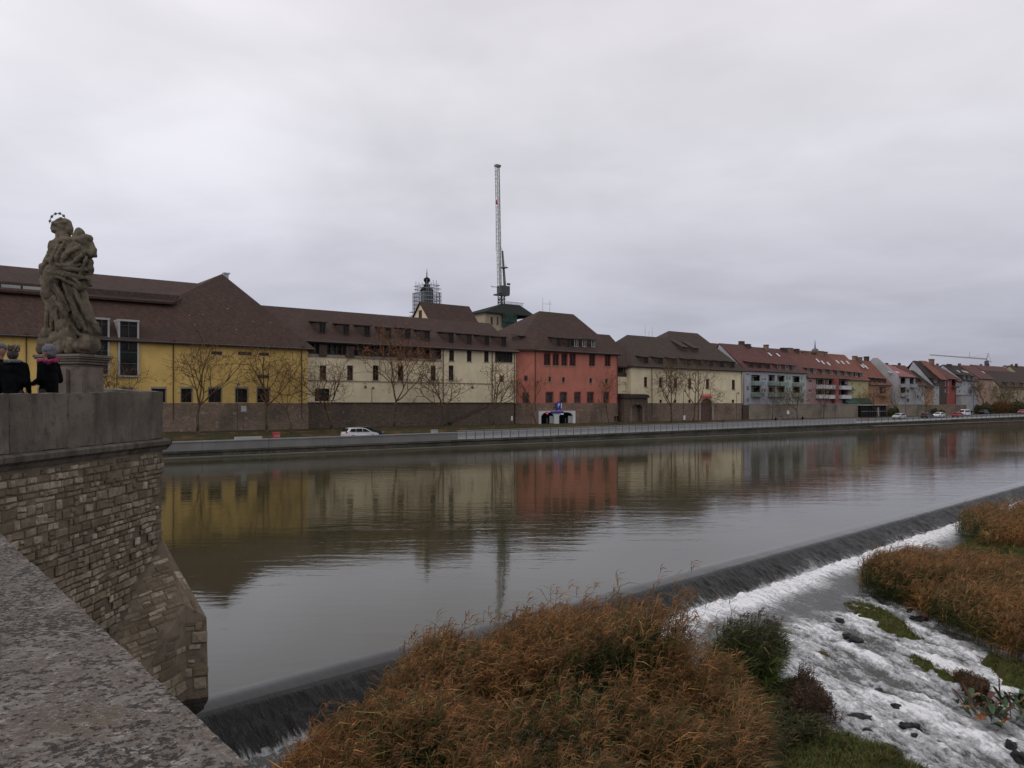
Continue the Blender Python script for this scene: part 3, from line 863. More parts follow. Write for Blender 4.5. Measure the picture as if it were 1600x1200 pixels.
# ramp retaining edge in front (the dark raking line)
m = MB((sp(740, -.4), -.4, -3.9))
H2 = House('ramp_wall', 'dark raking coping climbing the stone wall behind the trees', 'wall', 725, -.5)
m = H2.mb(); a, b = sp(705, -.5), sp(762, -.5); za, zb = zp(705, 661, -.5), zp(762, 634, -.5)
m.hexa([(a, -.75, -4.05), (b, -.75, -4.05), (b, .45, -4.05), (a, .45, -4.05), (a, -.75, za - .1), (b, -.75, zb - .1), (b, .45, zb - .1), (a, .45, za - .1)]); H2.put(m, 'wall', 'brick_dark')
m = H2.mb(); m.hexa([(a - .1, -.85, za - .097), (b, -.85, zb - .097), (b, .46, zb - .097), (a - .1, .46, za - .097), (a - .1, -.85, za + .1), (b, -.85, zb + .1), (b, .46, zb + .1), (a - .1, .46, za + .1)]); H2.put(m, 'coping', 'wood_dark')

# ---- 3. gabled wing behind the cream roof ---------------------------------------------
T = 11.0
H = House('gabled_wing', 'cream gabled wing with a steep brown roof rising behind the dormer roof', 'building', 690, T, -3.9)
g = sp(640, T); a = sp(657, T + 5); e = sp(750, T); zb = zp(640, 497, T) - 1.5; zt = zp(657, 474, T + 5); W2 = 5.0
gs = sp(657, T + W2)
m = H.mb()
m.prism([(gs, T, zb), (gs, T, -3.9), (gs, T + 2 * W2, -3.9), (gs, T + 2 * W2, zb), (gs, T + W2, zt)], [(gs + .4, T, zb), (gs + .4, T, -3.9), (gs + .4, T + 2 * W2, -3.9), (gs + .4, T + 2 * W2, zb), (gs + .4, T + W2, zt)])
m.box(gs + .4, e, T, T + 2 * W2, -3.9, zb - .4); H.put(m, 'wall', 'cream_plaster')
r2 = sp(733, T + W2); ze_ = zb + .3 - .6 * (zt - zb) / W2
shell(H, [[(gs - .3, T - .6, ze_), (e + .6, T - .6, ze_), (r2, T + W2, zt + .3), (gs - .3, T + W2, zt + .3)], [(gs - .3, T + W2, zt + .3), (r2, T + W2, zt + .3), (e + .6, T + 2 * W2 + .6, ze_), (gs - .3, T + 2 * W2 + .6, ze_)], [(e + .6, T - .6, ze_), (e + .6, T + 2 * W2 + .6, ze_), (r2, T + W2, zt + .3)]], .25, 'roof', 'roof_brown')
m = H.mb(); zc = zp(656, 491, T + W2); m.box(gs - .08, gs + .02, T + W2 - .55, T + W2 + .55, zc - .8, zc + .8); f = H.put(m, 'window', 'frame_red')
m = H.mb(); m.box(gs - .1, gs - .082, T + W2 - .38, T + W2 + .38, zc - .65, zc + .65); H.put(m, 'pane', 'window_glass', f)

# ---- 4. red building -------------------------------------------------------------------
TL, T = .1, -.6
H = House('red_building', 'brick red plastered building with a brown hipped roof beside the car park entrance', 'building', 885, T)
s0, s1, s2 = sp(805, 1.0), sp(835, T), sp(965, T); EZ = 10.3; DB = 14
upw = [pxq(a, b, 552 + i * .35, 571 + i * .3, T) for i, (a, b) in enumerate(((850.3, 859.8), (864, 873), (877.5, 886), (890.5, 899), (921, 929.5), (945.5, 953.5)))]
smw = [pxq(a - 2, a + 2, y, y + 7.5, T) for a, y in ((859, 588.5), (880.5, 589.5), (923, 591), (947.5, 592))]
loww = [pxq(a, b, 613, 630, T) for a, b in ((853, 864), (875, 885.5), (897.5, 907), (917.5, 927.5))]
door = [pxq(943, 951, 613, 637, T)]
loww = [(a, b, max(.03, c), d) for a, b, c, d in loww]
m = H.mb(); door[0] = (door[0][0], door[0][1], .03, door[0][3])
wall_holes(m, s1, s2, 0.02, EZ, T, upw + smw + loww + door)
m.poly([(s2, T, .02), (s2, DB, .02), (s2, DB, EZ), (s2, T, EZ)]); m.poly([(s2, DB, 0), (s0, DB, 0), (s0, DB, EZ), (s2, DB, EZ)])
m.poly([(s0, DB, 0), (s0, 1.0, 0), (s0, 1.0, EZ), (s0, DB, EZ)])
# angled left face
m.poly([(s0, 1.0, .02), (s1, T, .02), (s1, T, EZ), (s0, 1.0, EZ)])
H.put(m, 'wall', 'red_plaster')
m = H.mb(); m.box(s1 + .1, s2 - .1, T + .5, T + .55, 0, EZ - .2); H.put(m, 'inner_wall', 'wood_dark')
for q in upw: window(H, q, T, 'frame_red', 'window_glass', arch=True, sill='stone_trim', trim='red_trim', depth=.18)
for q in smw: window(H, q, T, 'frame_red', 'window_glass', bars=0, trim='stone_trim', sill='stone_trim')
for q in loww: window(H, q, T, 'frame_red', 'window_glass_grey', arch=True, bars=1, trim='red_trim', sill=None)
for q in door: window(H, q, T, 'frame_red', 'window_glass_grey', bars=1, cross=2, trim='red_trim')
# windows on the angled face
def ang(px0, px1, y0, y1, nm='window', arch=False):
    u0, u1 = (px0 - 805) / 30, (px1 - 805) / 30
    P = lambda u, off: (s0 + (s1 - s0) * u + off * .1, 1.0 + (T - 1.0) * u - off, 0)
    zc0, zc1 = zp((px0 + px1) / 2, y1, .2), zp((px0 + px1) / 2, y0, .2)
    a0, b0, a1, b1 = P(u0, .07), P(u1, .07), P(u0, -.05), P(u1, -.05)
    m = H.mb(); m.hexa([(a0[0], a0[1], zc0), (b0[0], b0[1], zc0), (b1[0], b1[1], zc0), (a1[0], a1[1], zc0), (a0[0], a0[1], zc1), (b0[0], b0[1], zc1), (b1[0], b1[1], zc1), (a1[0], a1[1], zc1)])
    f = H.put(m, nm, 'frame_red' if nm == 'window' else 'stone_trim')
    w = .12 * (u1 - u0); a0, b0, a1, b1 = P(u0 + w, .10), P(u1 - w, .10), P(u0 + w, .075), P(u1 - w, .075)
    m = H.mb(); m.hexa([(a0[0], a0[1], zc0 + .1), (b0[0], b0[1], zc0 + .1), (b1[0], b1[1], zc0 + .1), (a1[0], a1[1], zc0 + .1), (a0[0], a0[1], zc1 - .1), (b0[0], b0[1], zc1 - .1), (b1[0], b1[1], zc1 - .1), (a1[0], a1[1], zc1 - .1)])
    H.put(m, 'pane', 'window_glass_grey', f)
ang(816, 826, 613, 629.6); ang(818.5, 824, 586.5, 595)
m = H.mb(); m.prism([(s0 - .0, .98, -4.4), (s1, T - .14, -4.4), (s2, T - .14, -4.4), (s2, 8, -4.4), (s0, 8, -4.4)], [(s0, .98, 0), (s1, T - .14, 0), (s2, T - .14, 0), (s2, 8, 0), (s0, 8, 0)]); H.put(m, 'base_wall', 'brick_red')
TE = T - .7; TR = 9.0; ZE = EZ - .1; P1, P2 = (sp(843, TR), TR, zp(843, 486, TR)), (sp(896, TR), TR, zp(896, 489.5, TR)); P2 = (P2[0], P2[1], P1[2])
E0 = (s0 - .6, .4, ZE); E1 = (s1 - .1, TE, ZE); E2 = (s2 + .5, TE, ZE); E3 = (s2 + .5, 20, ZE); E4 = (s0 - 2.0, 20, ZE)
E00 = (s0 - 5, 9, ZE + 3.3)
shell(H, [[E1, E2, P2, P1], [E2, E3, P2], [E3, E4, P1, P2], [E0, E1, P1], [E4, E0, P1]], .3, 'hipped_roof', 'roof_brown')
gutter(H, s1, s2 + .4, TE - .06, ZE - .1)
sl = (P1[2] - ZE) / (TR - TE); tz4 = lambda z: TE + (z - ZE) / sl
for px, y in ((871, 541), (887, 542), (898.5, 542.5), (911, 542.8), (925, 543)):
    t_ = tz4(zp(px, y, 2)); z0 = zp(px, y, t_); s = sp(px, t_)
    dormer(H, s - .55, s + .75, z0, z0 + 1.6, tz4, 'roof_dark', 'frame_white' if px in (898.5, 911, 925) else 'frame_dark')
for px in (836, 964): pipe(H, px, T, -1.6 if px < 900 else -3.9, EZ - .2)
m = H.mb(); m.tube((s0 - .05, .8, .1), (s0 - .05, .8, EZ), .08, .08, 6); H.put(m, 'downpipe', 'downpipe')
# dormer on the left hip
s = sp(818, 2.4); z0 = zp(818, 537, 2.4)
dormer(H, s - .9, s + .5, z0, z0 + 1.5, lambda z: 2.6 + (z - z0) * 1.2, 'roof_dark')
m = H.mb(); s = sp(848, 9); zt = P1[2]; m.tube((s, 9, zt - .2), (s, 9, zt + 2.9), .05, .03, 5); s3 = sp(859, 9); m.tube((s3, 9, zt - .2), (s3, 9, zt + 2.5), .05, .03, 5); m.tube((s, 9, zt + 1.6), (s3 + .5, 9, zt + 1.6), .03, .03, 4)
m.tube((s3 - .6, 9, zt + 1.9), (s3 + .6, 9, zt + 1.9), .025, .025, 4); H.put(m, 'antenna', 'steel')

# car park portal in the base wall
H = House('car_park_portal', 'white framed double arched car park entrance in the brick wall', 'portal', 870, T - .2, -3.95)
t_ = T - .15; a, b = sp(841, t_), sp(897.5, t_); z1 = zp(870, 642, t_); zc = -4.0
o1 = pxq(844, 864.5, 646, 666, t_); o2 = pxq(872, 894, 646, 666, t_)
m = H.mb()
for q0, q1 in ((a, o1[0]), (o1[1], o2[0]), (o2[1], b)): m.box(q0, q1, t_ - .3, t_ - .002, zc, z1)
for q in (o1, o2):
    n = 8; zsp = o1[3] - .55
    xs = [q[0] + (q[1] - q[0]) * i / n for i in range(n + 1)]
    for i in range(n):
        f = lambda x: zsp + .75 * math.sqrt(max(0, 1 - ((x - (q[0] + q[1]) / 2) / ((q[1] - q[0]) / 2)) ** 2)) 
        m.hexa([(xs[i], t_ - .3, f(xs[i])), (xs[i + 1], t_ - .3, f(xs[i + 1])), (xs[i + 1], t_ - .002, f(xs[i + 1])), (xs[i], t_ - .002, f(xs[i])), (xs[i], t_ - .3, z1), (xs[i + 1], t_ - .3, z1), (xs[i + 1], t_ - .002, z1), (xs[i], t_ - .002, z1)])
H.put(m, 'frame', 'white_portal')
for i, q in enumerate((o1, o2)):
    m = H.mb(); m.box(q[0] - .0, q[1] + .0, t_ - .0195, t_ - .003, zc, q[3] + .3); H.put(m, 'tunnel_shade_sheet', 'coat_black')  # flat black sheet stands in for the shade inside the tunnel
    m = H.mb(); x = q[1] - (q[1] - q[0]) * .3; m.box(x, q[1] - .05, t_ - .05, t_ - .02, zc + .1, q[3] - .5); H.put(m, 'side_wall', 'grey_plaster')
    m = H.mb(); x = (q[0] + q[1]) / 2; m.box(x - .12, x + .12, t_ - .10, t_ - .052, zc, q[3] - .9); H.put(m, 'ticket_post', 'steel_dark')
# signs over the portal
c = sp(872.3, t_ - .3); zc2 = zp(872, 634, t_ - .3)
H3 = House('parking_sign', 'round blue parking sign with a white letter above the portal', 'sign', 872, t_ - .35, zc2)
m = MB(H3.o); m.tube((c, t_ - .42, zc2), (c, t_ - .34, zc2), .78, .78, 20); H3.put(m, 'disc', 'sign_blue')
cu = bpy.data.curves.new('letter', 'FONT'); cu.body = 'P'; cu.size = 1.15; cu.align_x = 'CENTER'; cu.align_y = 'CENTER'; cu.extrude = .01
to = bpy.data.objects.new('letter_tmp', cu); COL.objects.link(to)
lm = bpy.data.meshes.new_from_object(to.evaluated_get(bpy.context.evaluated_depsgraph_get())); lm.name = 'letter'
bpy.data.objects.remove(to)
lo = ob('letter', lm, 'sign_white', H3.r, (c - H3.o[0], -.09, .03)); lo.rotation_euler = (math.pi / 2, 0, 0)
m = MB(H3.o); m.tube((c, t_ - .36, zc2 - .75), (c, t_ - .36, zp(872, 642, t_)), .05); m.box(c + .62, c + .80, t_ - .44, t_ - .36, zc2 - .5, zc2 + .5); H3.put(m, 'bracket', 'sign_white')
q = pxq(860, 880, 642.5, 645.7, t_ - .3)
H3 = House('blue_sign', 'wide blue sign board across the white car park portal', 'sign', 870, t_ - .35, q[2])
m = MB(H3.o); m.box(q[0], q[1], t_ - .46, t_ - .31, q[2], q[3]); H3.put(m, 'board', 'sign_blue')
m = MB(H3.o); m.box(q[1] - .75, q[1] - .02, t_ - .45, t_ - .32, q[2] - .28, q[2] - .01); H3.put(m, 'lamp', 'sign_white')
q = pxq(852, 857, 643, 648, t_ - .3)
H3 = House('red_sign', 'small red and white sign at the upper left of the white portal', 'sign', 855, t_ - .35, q[2])
m = MB(H3.o); c = (q[0] + q[1]) / 2; m.tube((c, t_ - .40, q[2] + .3), (c, t_ - .34, q[2] + .3), .32, .32, 14); H3.put(m, 'disc', 'sign_red')
m = MB(H3.o); m.box(c - .2, c + .2, t_ - .43, t_ - .402, q[2] + .24, q[2] + .36); H3.put(m, 'bar', 'sign_white')

# ---- 5. link and long cream building on the right --------------------------------------
T = 1.2
H = House('cream_link_building', 'narrow cream building with a dark loggia between red and long cream buildings', 'building', 976, T)
a, b = sp(964.6, T), sp(990, T); EZ = zp(978, 573, T); q = (a + .05, b - .3, zp(978, 589, T), EZ)
m = H.mb(); wall_holes(m, a, b, .02, EZ, T, [q]); m.poly([(b, T, 0), (b, 12, 0), (b, 12, EZ), (b, T, EZ)]); m.poly([(b, 12, 0), (a, 12, 0), (a, 12, EZ), (b, 12, EZ)]); H.put(m, 'wall', 'cream_plaster')
m = H.mb(); m.box(a, b, T + 1.2, T + 1.3, q[2], EZ); H.put(m, 'loggia_back', 'wood_dark')
for i in range(5):
    m = H.mb(); x = q[0] + (q[1] - q[0]) * i / 4; m.box(x - .06, x + .06, T + .1, T + .22, q[2], EZ); H.put(m, 'post', 'wood_dark')
m = H.mb(); m.box(q[0], q[1], T + .12, T + .2, q[2] + .004, q[2] + .9); H.put(m, 'parapet', 'wood_dark')
m = H.mb(); m.box(a, b, T - .1, 8, -4.4, 0); H.put(m, 'base_wall', 'brick_red')
k = pxq(972, 978, 598, 612, T); m = H.mb()
for z_ in (k[2], k[3]): m.box(k[0], k[1], T - .06, T + .02, z_, z_ + .1)
m.box(k[1] - .1, k[1], T - .06, T + .02, k[2], k[3]); H.put(m, 'blind_frame', 'stone_trim')
TR = 9.0; ZR = zp(975, 525, TR); ZE = EZ + .0
shell(H, [[(a - 4, T - .6, ZE), (b + .6, T - .6, ZE), (b + .6, TR, ZR), (sp(932, TR), TR, ZR)], [(sp(932, TR), TR, ZR), (b + .6, TR, ZR), (b + .6, 18, ZE), (a - 4, 18, ZE)]], .28, 'roof', 'roof_brown')
pipe(H, 988, T, 0, EZ - .2)

T = 0.0
H = House('cream_hall', 'long cream hall with eight dormers and an arched gate in its brick base', 'building', 1075, T)
L, R_ = sp(986, T), sp(1160.5, T); EZ = 8.0; DB = 16
ups = [pxq(x - 2.4, x + 2.4, 589 + (x - 1009) * .033, 604.5 + (x - 1009) * .03, T) for x in (1008.8, 1032, 1055.6, 1077.8, 1105.5, 1146)]
lit = [pxq(x - 2, x + 2, 624.5, 629.6, T) for x in (1032.5, 1055, 1077.5, 1145.5)]
gq = pxq(1093.5, 1111.5, 623, 657, T)
m = H.mb(); wall_holes(m, L, R_, .02, EZ, T, ups + lit + [(gq[0], gq[1], .02, gq[3])])
m.poly([(R_, T, 0), (R_, DB, 0), (R_, DB, EZ), (R_, T, EZ)]); m.poly([(R_, DB, 0), (L, DB, 0), (L, DB, EZ), (R_, DB, EZ)]); m.poly([(L, DB, 0), (L, T, 0), (L, T, EZ), (L, DB, EZ)])
H.put(m, 'wall', 'cream_plaster')
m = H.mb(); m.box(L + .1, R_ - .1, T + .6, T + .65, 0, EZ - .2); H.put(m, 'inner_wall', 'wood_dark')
for q in ups: window(H, q, T, 'frame_red', 'window_glass', bars=0, cross=2, sill='stone_trim', depth=.15)
for q in lit: window(H, q, T, 'shutter_brown', 'window_glass', bars=0)
m = H.mb(); m.box(L, gq[0], T - .12, DB, -4.4, 0); m.box(gq[1], R_, T - .12, DB, -4.4, 0); H.put(m, 'base_wall', 'brick_base')
# the gate
m = H.mb(); k = .55; n = 10; xm = (gq[0] + gq[1]) / 2; hw = (gq[1] - gq[0]) / 2; zsp = gq[3] - hw * .75
m.box(gq[0] - k, gq[0], T - .3, T + .5, -4.05, zsp); m.box(gq[1], gq[1] + k, T - .3, T + .5, -4.05, zsp)
for i in range(n):
    w0, w1 = math.pi * i / n, math.pi * (i + 1) / n
    f = lambda w, r, y: (xm - math.cos(w) * r, y, zsp + math.sin(w) * (r if r > hw else hw) * .8)
    m.hexa([f(w0, hw, T - .3), f(w1, hw, T - .3), f(w1, hw, T + .5), f(w0, hw, T + .5), f(w0, hw + k, T - .3), f(w1, hw + k, T - .3), f(w1, hw + k, T + .5), f(w0, hw + k, T + .5)])
H.put(m, 'gate_surround', 'stone_trim')
nb = 9
for i in range(nb):
    x0 = gq[0] + (gq[1] - gq[0]) * i / nb; x1 = gq[0] + (gq[1] - gq[0]) * (i + 1) / nb; u = ((x0 + x1) / 2 - xm) / hw
    m = H.mb(); m.box(x0 + .012, x1 - .012, T + .2 + .02 * (i % 2), T + .3, -4.0, zsp + math.sqrt(max(0, 1 - u * u)) * hw * .8 + .05); H.put(m, 'gate_board', 'gate_wood')
TE = T - .6; TR = 9.0; ZE = EZ - .05; ZR = zp(1010, 525.5, TR)
sE = sp(1150, TR)
slh = (ZR - ZE) / (TR - TE); tz5 = lambda z: TE + (z - ZE) / slh
Ra = sp(1092, TR); Lr = sp(980, TR)
shell(H, [[(L - .4, TE, ZE), (R_ + .7, TE, ZE), (sp(1086, TR), TR, ZR), (Lr, TR, ZR)], [(Lr, TR, ZR), (sp(1086, TR), TR, ZR), (R_ + .7, 18, ZE), (L - .4, 18, ZE)], [(R_ + .7, TE, ZE), (R_ + .7, 18, ZE), (sp(1086, TR), TR, ZR)], [(L - .4, 18, ZE), (L - .4, TE, ZE), (Lr, TR, ZR)]], .3, 'roof', 'roof_grey_brown')
# the taller hipped roof over the gate end
t2 = TR + 2.4; zr2 = zp(1045, 517, t2)
ea, eb = sp(1020, TE + .01), R_ + .72
q1, q2 = (sp(1045, t2), t2, zr2), (sp(1090, t2), t2, zr2)
shell(H, [[(sp(1010, 2.5), tz5(ZE + .25), ZE + .27), (eb, TE + .02, ZE + .02), q2, q1], [(eb, TE + .02, ZE + .02), (eb, 21, ZE + .02), q2], [(eb, 21, ZE + .02), (sp(1010, 2.5), 21, ZE), q1, q2], [(sp(1010, 2.5), 21, ZE), (sp(1010, 2.5), tz5(ZE + .25), ZE + .27), q1]], .25, 'hipped_roof', 'roof_grey_brown')
sl6 = (zr2 - ZE - .02) / (t2 - TE); tz6 = lambda z: TE + (z - ZE - .02) / sl6
for i, px in enumerate((1006, 1029, 1051, 1073, 1091, 1108.5, 1125.5, 1142)):
    y = 567.5 + i * .95; t_ = tz6(zp(px, y, 1.0)); z0 = zp(px, y, t_); s = sp(px, t_)
    dormer(H, s - .3, s + 1.5, z0, z0 + 1.35, tz6, 'roof_dark', 'frame_dark')
for px, y in ((1066, 548.5), (1083, 550)):
    t_ = tz6(zp(px, y, 4)); z0 = zp(px, y, t_); s = sp(px, t_)
    m = H.mb(); z1 = z0 + .95; tb = tz6(z1 + 1.9)
    m.prism([(s, t_, z0), (s + 2.2, t_, z0), (s + 2.2, tb, z1 + 1.9)], [(s, t_, z0), (s + 2.2, t_, z0), (s + 2.2, tb, z1 + 1.9)]) if False else m.prism([(s, t_, z0), (s, t_, z1), (s, tb, z1 + 1.9)], [(s + 2.0, t_, z0), (s + 2.0, t_, z1), (s + 2.0, tb, z1 + 1.9)])
    d = H.put(m, 'dormer', 'wood_dark')
    shell(H, [[(s - .2, t_ - .25, z1 + .02), (s + 2.2, t_ - .25, z1 + .02), (s + 2.2, tb + .1, z1 + 2.0), (s - .2, tb + .1, z1 + 2.0)]], .1, 'dormer_roof', 'roof_grey_brown', d)
gutter(H, L, R_ + .6, TE - .06, ZE - .1)
for px in (1018, 1090.5, 1158.5): pipe(H, px, T, -3.9, EZ - .2)
for px in (1008, 1014, 1019):
    s = sp(px, TR); m = H.mb(); m.tube((s, TR, ZR - .2), (s, TR, ZR + (2.4 if px != 1014 else 1.2)), .05, .03, 5); m.tube((s - .3, TR, ZR + 1.0), (s + .3, TR, ZR + 1.0), .03, .03, 4); H.put(m, 'antenna', 'steel')
q = pxq(1097, 1113, 615.5, 621.5, T - .3)
H3 = House('red_neon_sign', 'red sign with jagged strokes above the arched gate', 'sign', 1105, T - .3, q[2])
m = MB(H3.o); z_ = q[2]
for i in range(11):
    x = q[0] + (q[1] - q[0]) * i / 11; zt_ = [.55, .9, .6, .95, .5, .85, .95, .55, .9, .6, .5][i]
    m.box(x, x + .17, T - .36, T - .30, z_ + .12, z_ + zt_)
m.box(q[0] - .1, q[1], T - .37, T - .31, z_ - .02, z_ + .13); H3.put(m, 'strokes', 'sign_red')

# old stone gateway standing before the link
H = House('stone_gateway', 'old stone gateway block with dark arch and overhanging cap', 'gateway', 993, -1.2)
t_ = -1.3; a, b = sp(975, t_), sp(1012, t_); z1 = zp(990, 621.5, t_); q = pxq(987, 1004, 632, 659, t_)
m = H.mb(); n = 8; zsp = q[3] - .8; xm = (q[0] + q[1]) / 2; hw = (q[1] - q[0]) / 2
m.box(a, q[0], t_, 0.9, -4.2, z1); m.box(q[1], b, t_, .9, -4.2, z1)
for i in range(n):
    x0, x1 = q[0] + 2 * hw * i / n, q[0] + 2 * hw * (i + 1) / n
    f = lambda x: zsp + .8 * math.sqrt(max(0, 1 - ((x - xm) / hw) ** 2))
    m.hexa([(x0, t_, f(x0)), (x1, t_, f(x1)), (x1, .9, f(x1)), (x0, .9, f(x0)), (x0, t_, z1), (x1, t_, z1), (x1, .9, z1), (x0, .9, z1)])
H.put(m, 'wall', 'brick_dark')
m = H.mb(); m.prism([(a - .4, t_ - .4, z1), (b + .4, t_ - .4, z1), (b + .4, 1.0, z1), (a - .4, 1.0, z1)], [(a - .1, t_ - .1, z1 + .7), (b + .1, t_ - .1, z1 + .7), (b + .1, 1.0, z1 + .9), (a - .1, 1.0, z1 + .9)]); H.put(m, 'cap', 'roof_dark')
m = H.mb(); m.box(q[0] + .0, q[1] - .0, .2, .3, -4.2, q[3]); H.put(m, 'door', 'wood_dark')
random.seed(5)
for sd in (q[0] - .5, q[1] + .02):
    z_ = -4.0
    while z_ < zsp:
        hgt = random.uniform(.35, .5); w = random.uniform(.35, .5)
        m = H.mb(); m.box(sd if sd > q[0] else sd + .48 - w, sd + (w if sd > q[0] else .48), t_ - .07, t_ + .01, z_ + .02, z_ + hgt); H.put(m, 'stone', 'brick_base'); z_ += hgt

# ---- 6. tower in scaffolding, crane, netted tower --------------------------------------
T = 70.0
H = House('scaffolded_church_tower', 'slate domed church tower wrapped in grey scaffolding', 'tower', 667, T, -3.9)
c = sp(667, T); K = dep(c, T) / FPX; zb, zt = zp(667, 500, T), zp(667, 446, T); r = 10.5 * K
m = H.mb(); m.tube((c, T, -3.9), (c, T, zp(667, 457, T)), r, r * .98, 8); H.put(m, 'shaft', 'net_grey')
m = H.mb()
Zy = lambda y: zp(667, y, T)
prof = [(r * 1.04, Zy(457)), (r * .98, Zy(453.5)), (r * .8, Zy(450.5)), (r * .55, Zy(448)), (3.4 * K, Zy(446)), (3.2 * K, Zy(444))]
for (r0, z0), (r1, z1) in zip(prof, prof[1:]): m.tube((c, T, z0), (c, T, z1), r0, r1, 10, False)
H.put(m, 'dome', 'copper_dark', smooth=True)
zl = zp(667, 441, T)
m = H.mb(); m.tube((c, T, Zy(447)), (c, T, zl), 3.2 * K, 3.2 * K, 8); m.tube((c, T, Zy(446)), (c, T, Zy(445.3)), 6 * K, 6 * K, 8); m.ell((c, T, zp(667, 437.6, T)), (5.2 * K, 5.2 * K, 4.4 * K), 12, 8); m.tube((c, T, zp(667, 434, T)), (c, T, zp(667, 420, T)), 1.0 * K, .2 * K, 6); m.ell((c, T, zp(667, 427, T)), 1.0 * K, 8, 6); H.put(m, 'lantern', 'copper_dark', smooth=True)
m = H.mb()
lv = [zp(667, y, T) for y in (500, 494, 488, 482, 476, 470, 464, 458, 452, 447)]
w = 16 * K
for i, z_ in enumerate(lv):
    ww = w if i < 8 else w * .85
    xl = c - ww - (6 * K if i < 3 else 0)
    for y_ in (-w, w):
        m.box(xl, c + ww, T + y_ - .06, T + y_ + .06, z_ - .09, z_ + .09)
    for x_ in (xl, c + ww): m.box(x_ - .06, x_ + .06, T - w, T + w, z_ - .05, z_ + .05)
H.put(m, 'scaffold_ledger', 'scaffold_steel')
m = H.mb()
for i in range(12):
    x_ = c - w + 2 * w * i / 11
    for y_ in (-w, w): m.box(x_ - .05, x_ + .05, T + y_ - .05, T + y_ + .05, -3.9, lv[-1] + (.6 if i % 2 else 1.4) if 1 < i < 10 else lv[7])
for i in range(1, 11):
    y_ = -w + 2 * w * i / 11
    for x_ in (-w, w): m.box(c + x_ - .05, c + x_ + .05, T + y_ - .05, T + y_ + .05, -3.9, lv[7])
H.put(m, 'scaffold_standard', 'scaffold_steel')
m = H.mb()
for i, z_ in enumerate(lv[:-1]):
    m.box(c - w, c + w, T - w + .1, T - w + .9, z_ + .06, z_ + .10)
    x0 = c - w + (2 * w) * random.random() * .6; m.tube((x0, T - w, z_), (x0 + 2.6, T - w, lv[i + 1]), .06, .06, 4)
H.put(m, 'scaffold_deck', 'scaffold_steel')

T = 34.0
H = House('netted_tower_house', 'square stone tower with dark roof partly wrapped in green netting', 'tower', 792, T, -3.9)
a, b = sp(758.5, T), sp(801, T); zt = zp(780, 489, T); d_ = (b - a) 
m = H.mb(); m.box(a, b, T, T + 9, -3.9, zt); H.put(m, 'wall', 'beige_plaster')
for x0, x1 in ((766, 770), (775.5, 779)):
    q = pxq(x0, x1, 494, 508, T); m = H.mb(); m.box(q[0], q[1], T - .08, T + .02, q[2], q[3]); f = H.put(m, 'window', 'stone_trim')
    m = H.mb(); m.box(q[0] + .12, q[1] - .12, T - .10, T - .081, q[2] + .15, q[3] - .15); H.put(m, 'pane', 'window_glass_grey', f)
m = H.mb(); q = pxq(778, 818, 487, 512, T); m.box(sp(783, T), sp(806, T), T - .5, T - .35, q[2], q[3] - .5); m.box(sp(783, T), sp(805, T), T - .62, T - .5, q[2] + 1.2, q[3] - .4); H.put(m, 'netting', 'net_green')
zr_ = zp(795, 475, T + 4)
shell(H, [[(a - .6, T - .6, zt - .05), (sp(835, T), T - .6, zt - .05), (sp(812, T + 4), T + 4, zr_), (sp(786, T + 4), T + 4, zr_)], [(a - .6, T + 9.5, zt), (a - .6, T - .6, zt - .05), (sp(786, T + 4), T + 4, zr_)], [(sp(835, T), T + 9.5, zt), (a - .6, T + 9.5, zt), (sp(786, T + 4), T + 4, zr_), (sp(812, T + 4), T + 4, zr_)], [(sp(835, T), T - .6, zt - .05), (sp(835, T), T + 9.5, zt), (sp(812, T + 4), T + 4, zr_)]], .25, 'roof', 'copper_dark')
m = H.mb()
for i in range(14):
    x = sp(790 + i * 1.9, T + 4); m.box(x - .04, x + .04, T + 3.5, T + 3.6, zr_ - .3, zr_ + .5)
m.box(sp(789, T + 4), sp(817, T + 4), T + 3.5, T + 3.6, zr_ + .42, zr_ + .5); H.put(m, 'scaffold', 'scaffold_steel')

T = 44.0
H = House('luffing_crane', 'tall grey luffing crane with its lattice jib raised almost upright', 'crane', 783, T, -3.9)
K = dep(sp(783, T), T) / FPX; c = sp(784, T)
P = lambda px, py, off=0.0: (sp(px, T + off), T + off, zp(px, py, T + off))
def lattice(m, p0, p1, w0, w1, n, r, tri=False):
    p0, p1 = Vector(p0), Vector(p1); d = (p1 - p0).normalized(); u = Vector((0, 1, 0)); u = (u - d * u.dot(d)).normalized(); v = d.cross(u)
    cs = [(-1, -1), (1, -1), (1, 1), (-1, 1)]
    ring = lambda k: [p0.lerp(p1, k) + (v * a_ + u * b_) * (w0 + (w1 - w0) * k) / 2 for a_, b_ in cs]
    R0, R1 = ring(0), ring(1)
    for a_, b_ in zip(R0, R1): m.tube(a_, b_, r * 1.3, r * 1.1, 4)
    for i in range(n):
        A_, B_ = ring(i / n), ring((i + 1) / n)
        for j in range(4):
            q = (j + 1) % 4
            m.tube(A_[j], A_[q], r * .8, r * .8, 3)
            m.tube(A_[j] if i % 2 else A_[q], B_[q] if i % 2 else B_[j], r * .8, r * .8, 3)
m = H.mb(); lattice(m, P(783.5, 520), P(783.5, 463), 7.5 * K, 7.5 * K, 12, .11); H.put(m, 'mast', 'steel_dark')
m = H.mb(); z0, z1 = zp(783, 462, T), zp(783, 448, T)
m.box(sp(775, T), sp(792, T), T - 1.1, T + 1.1, z0, z0 + .35); m.box(sp(780, T), sp(793, T), T - 1.0, T + 1.0, z0 + .35, z1 + .2); m.box(sp(776, T), sp(779.5, T), T - 1.7, T - .2, z0 + .35, z1 - .5)
H.put(m, 'machinery_deck', 'steel_dark')
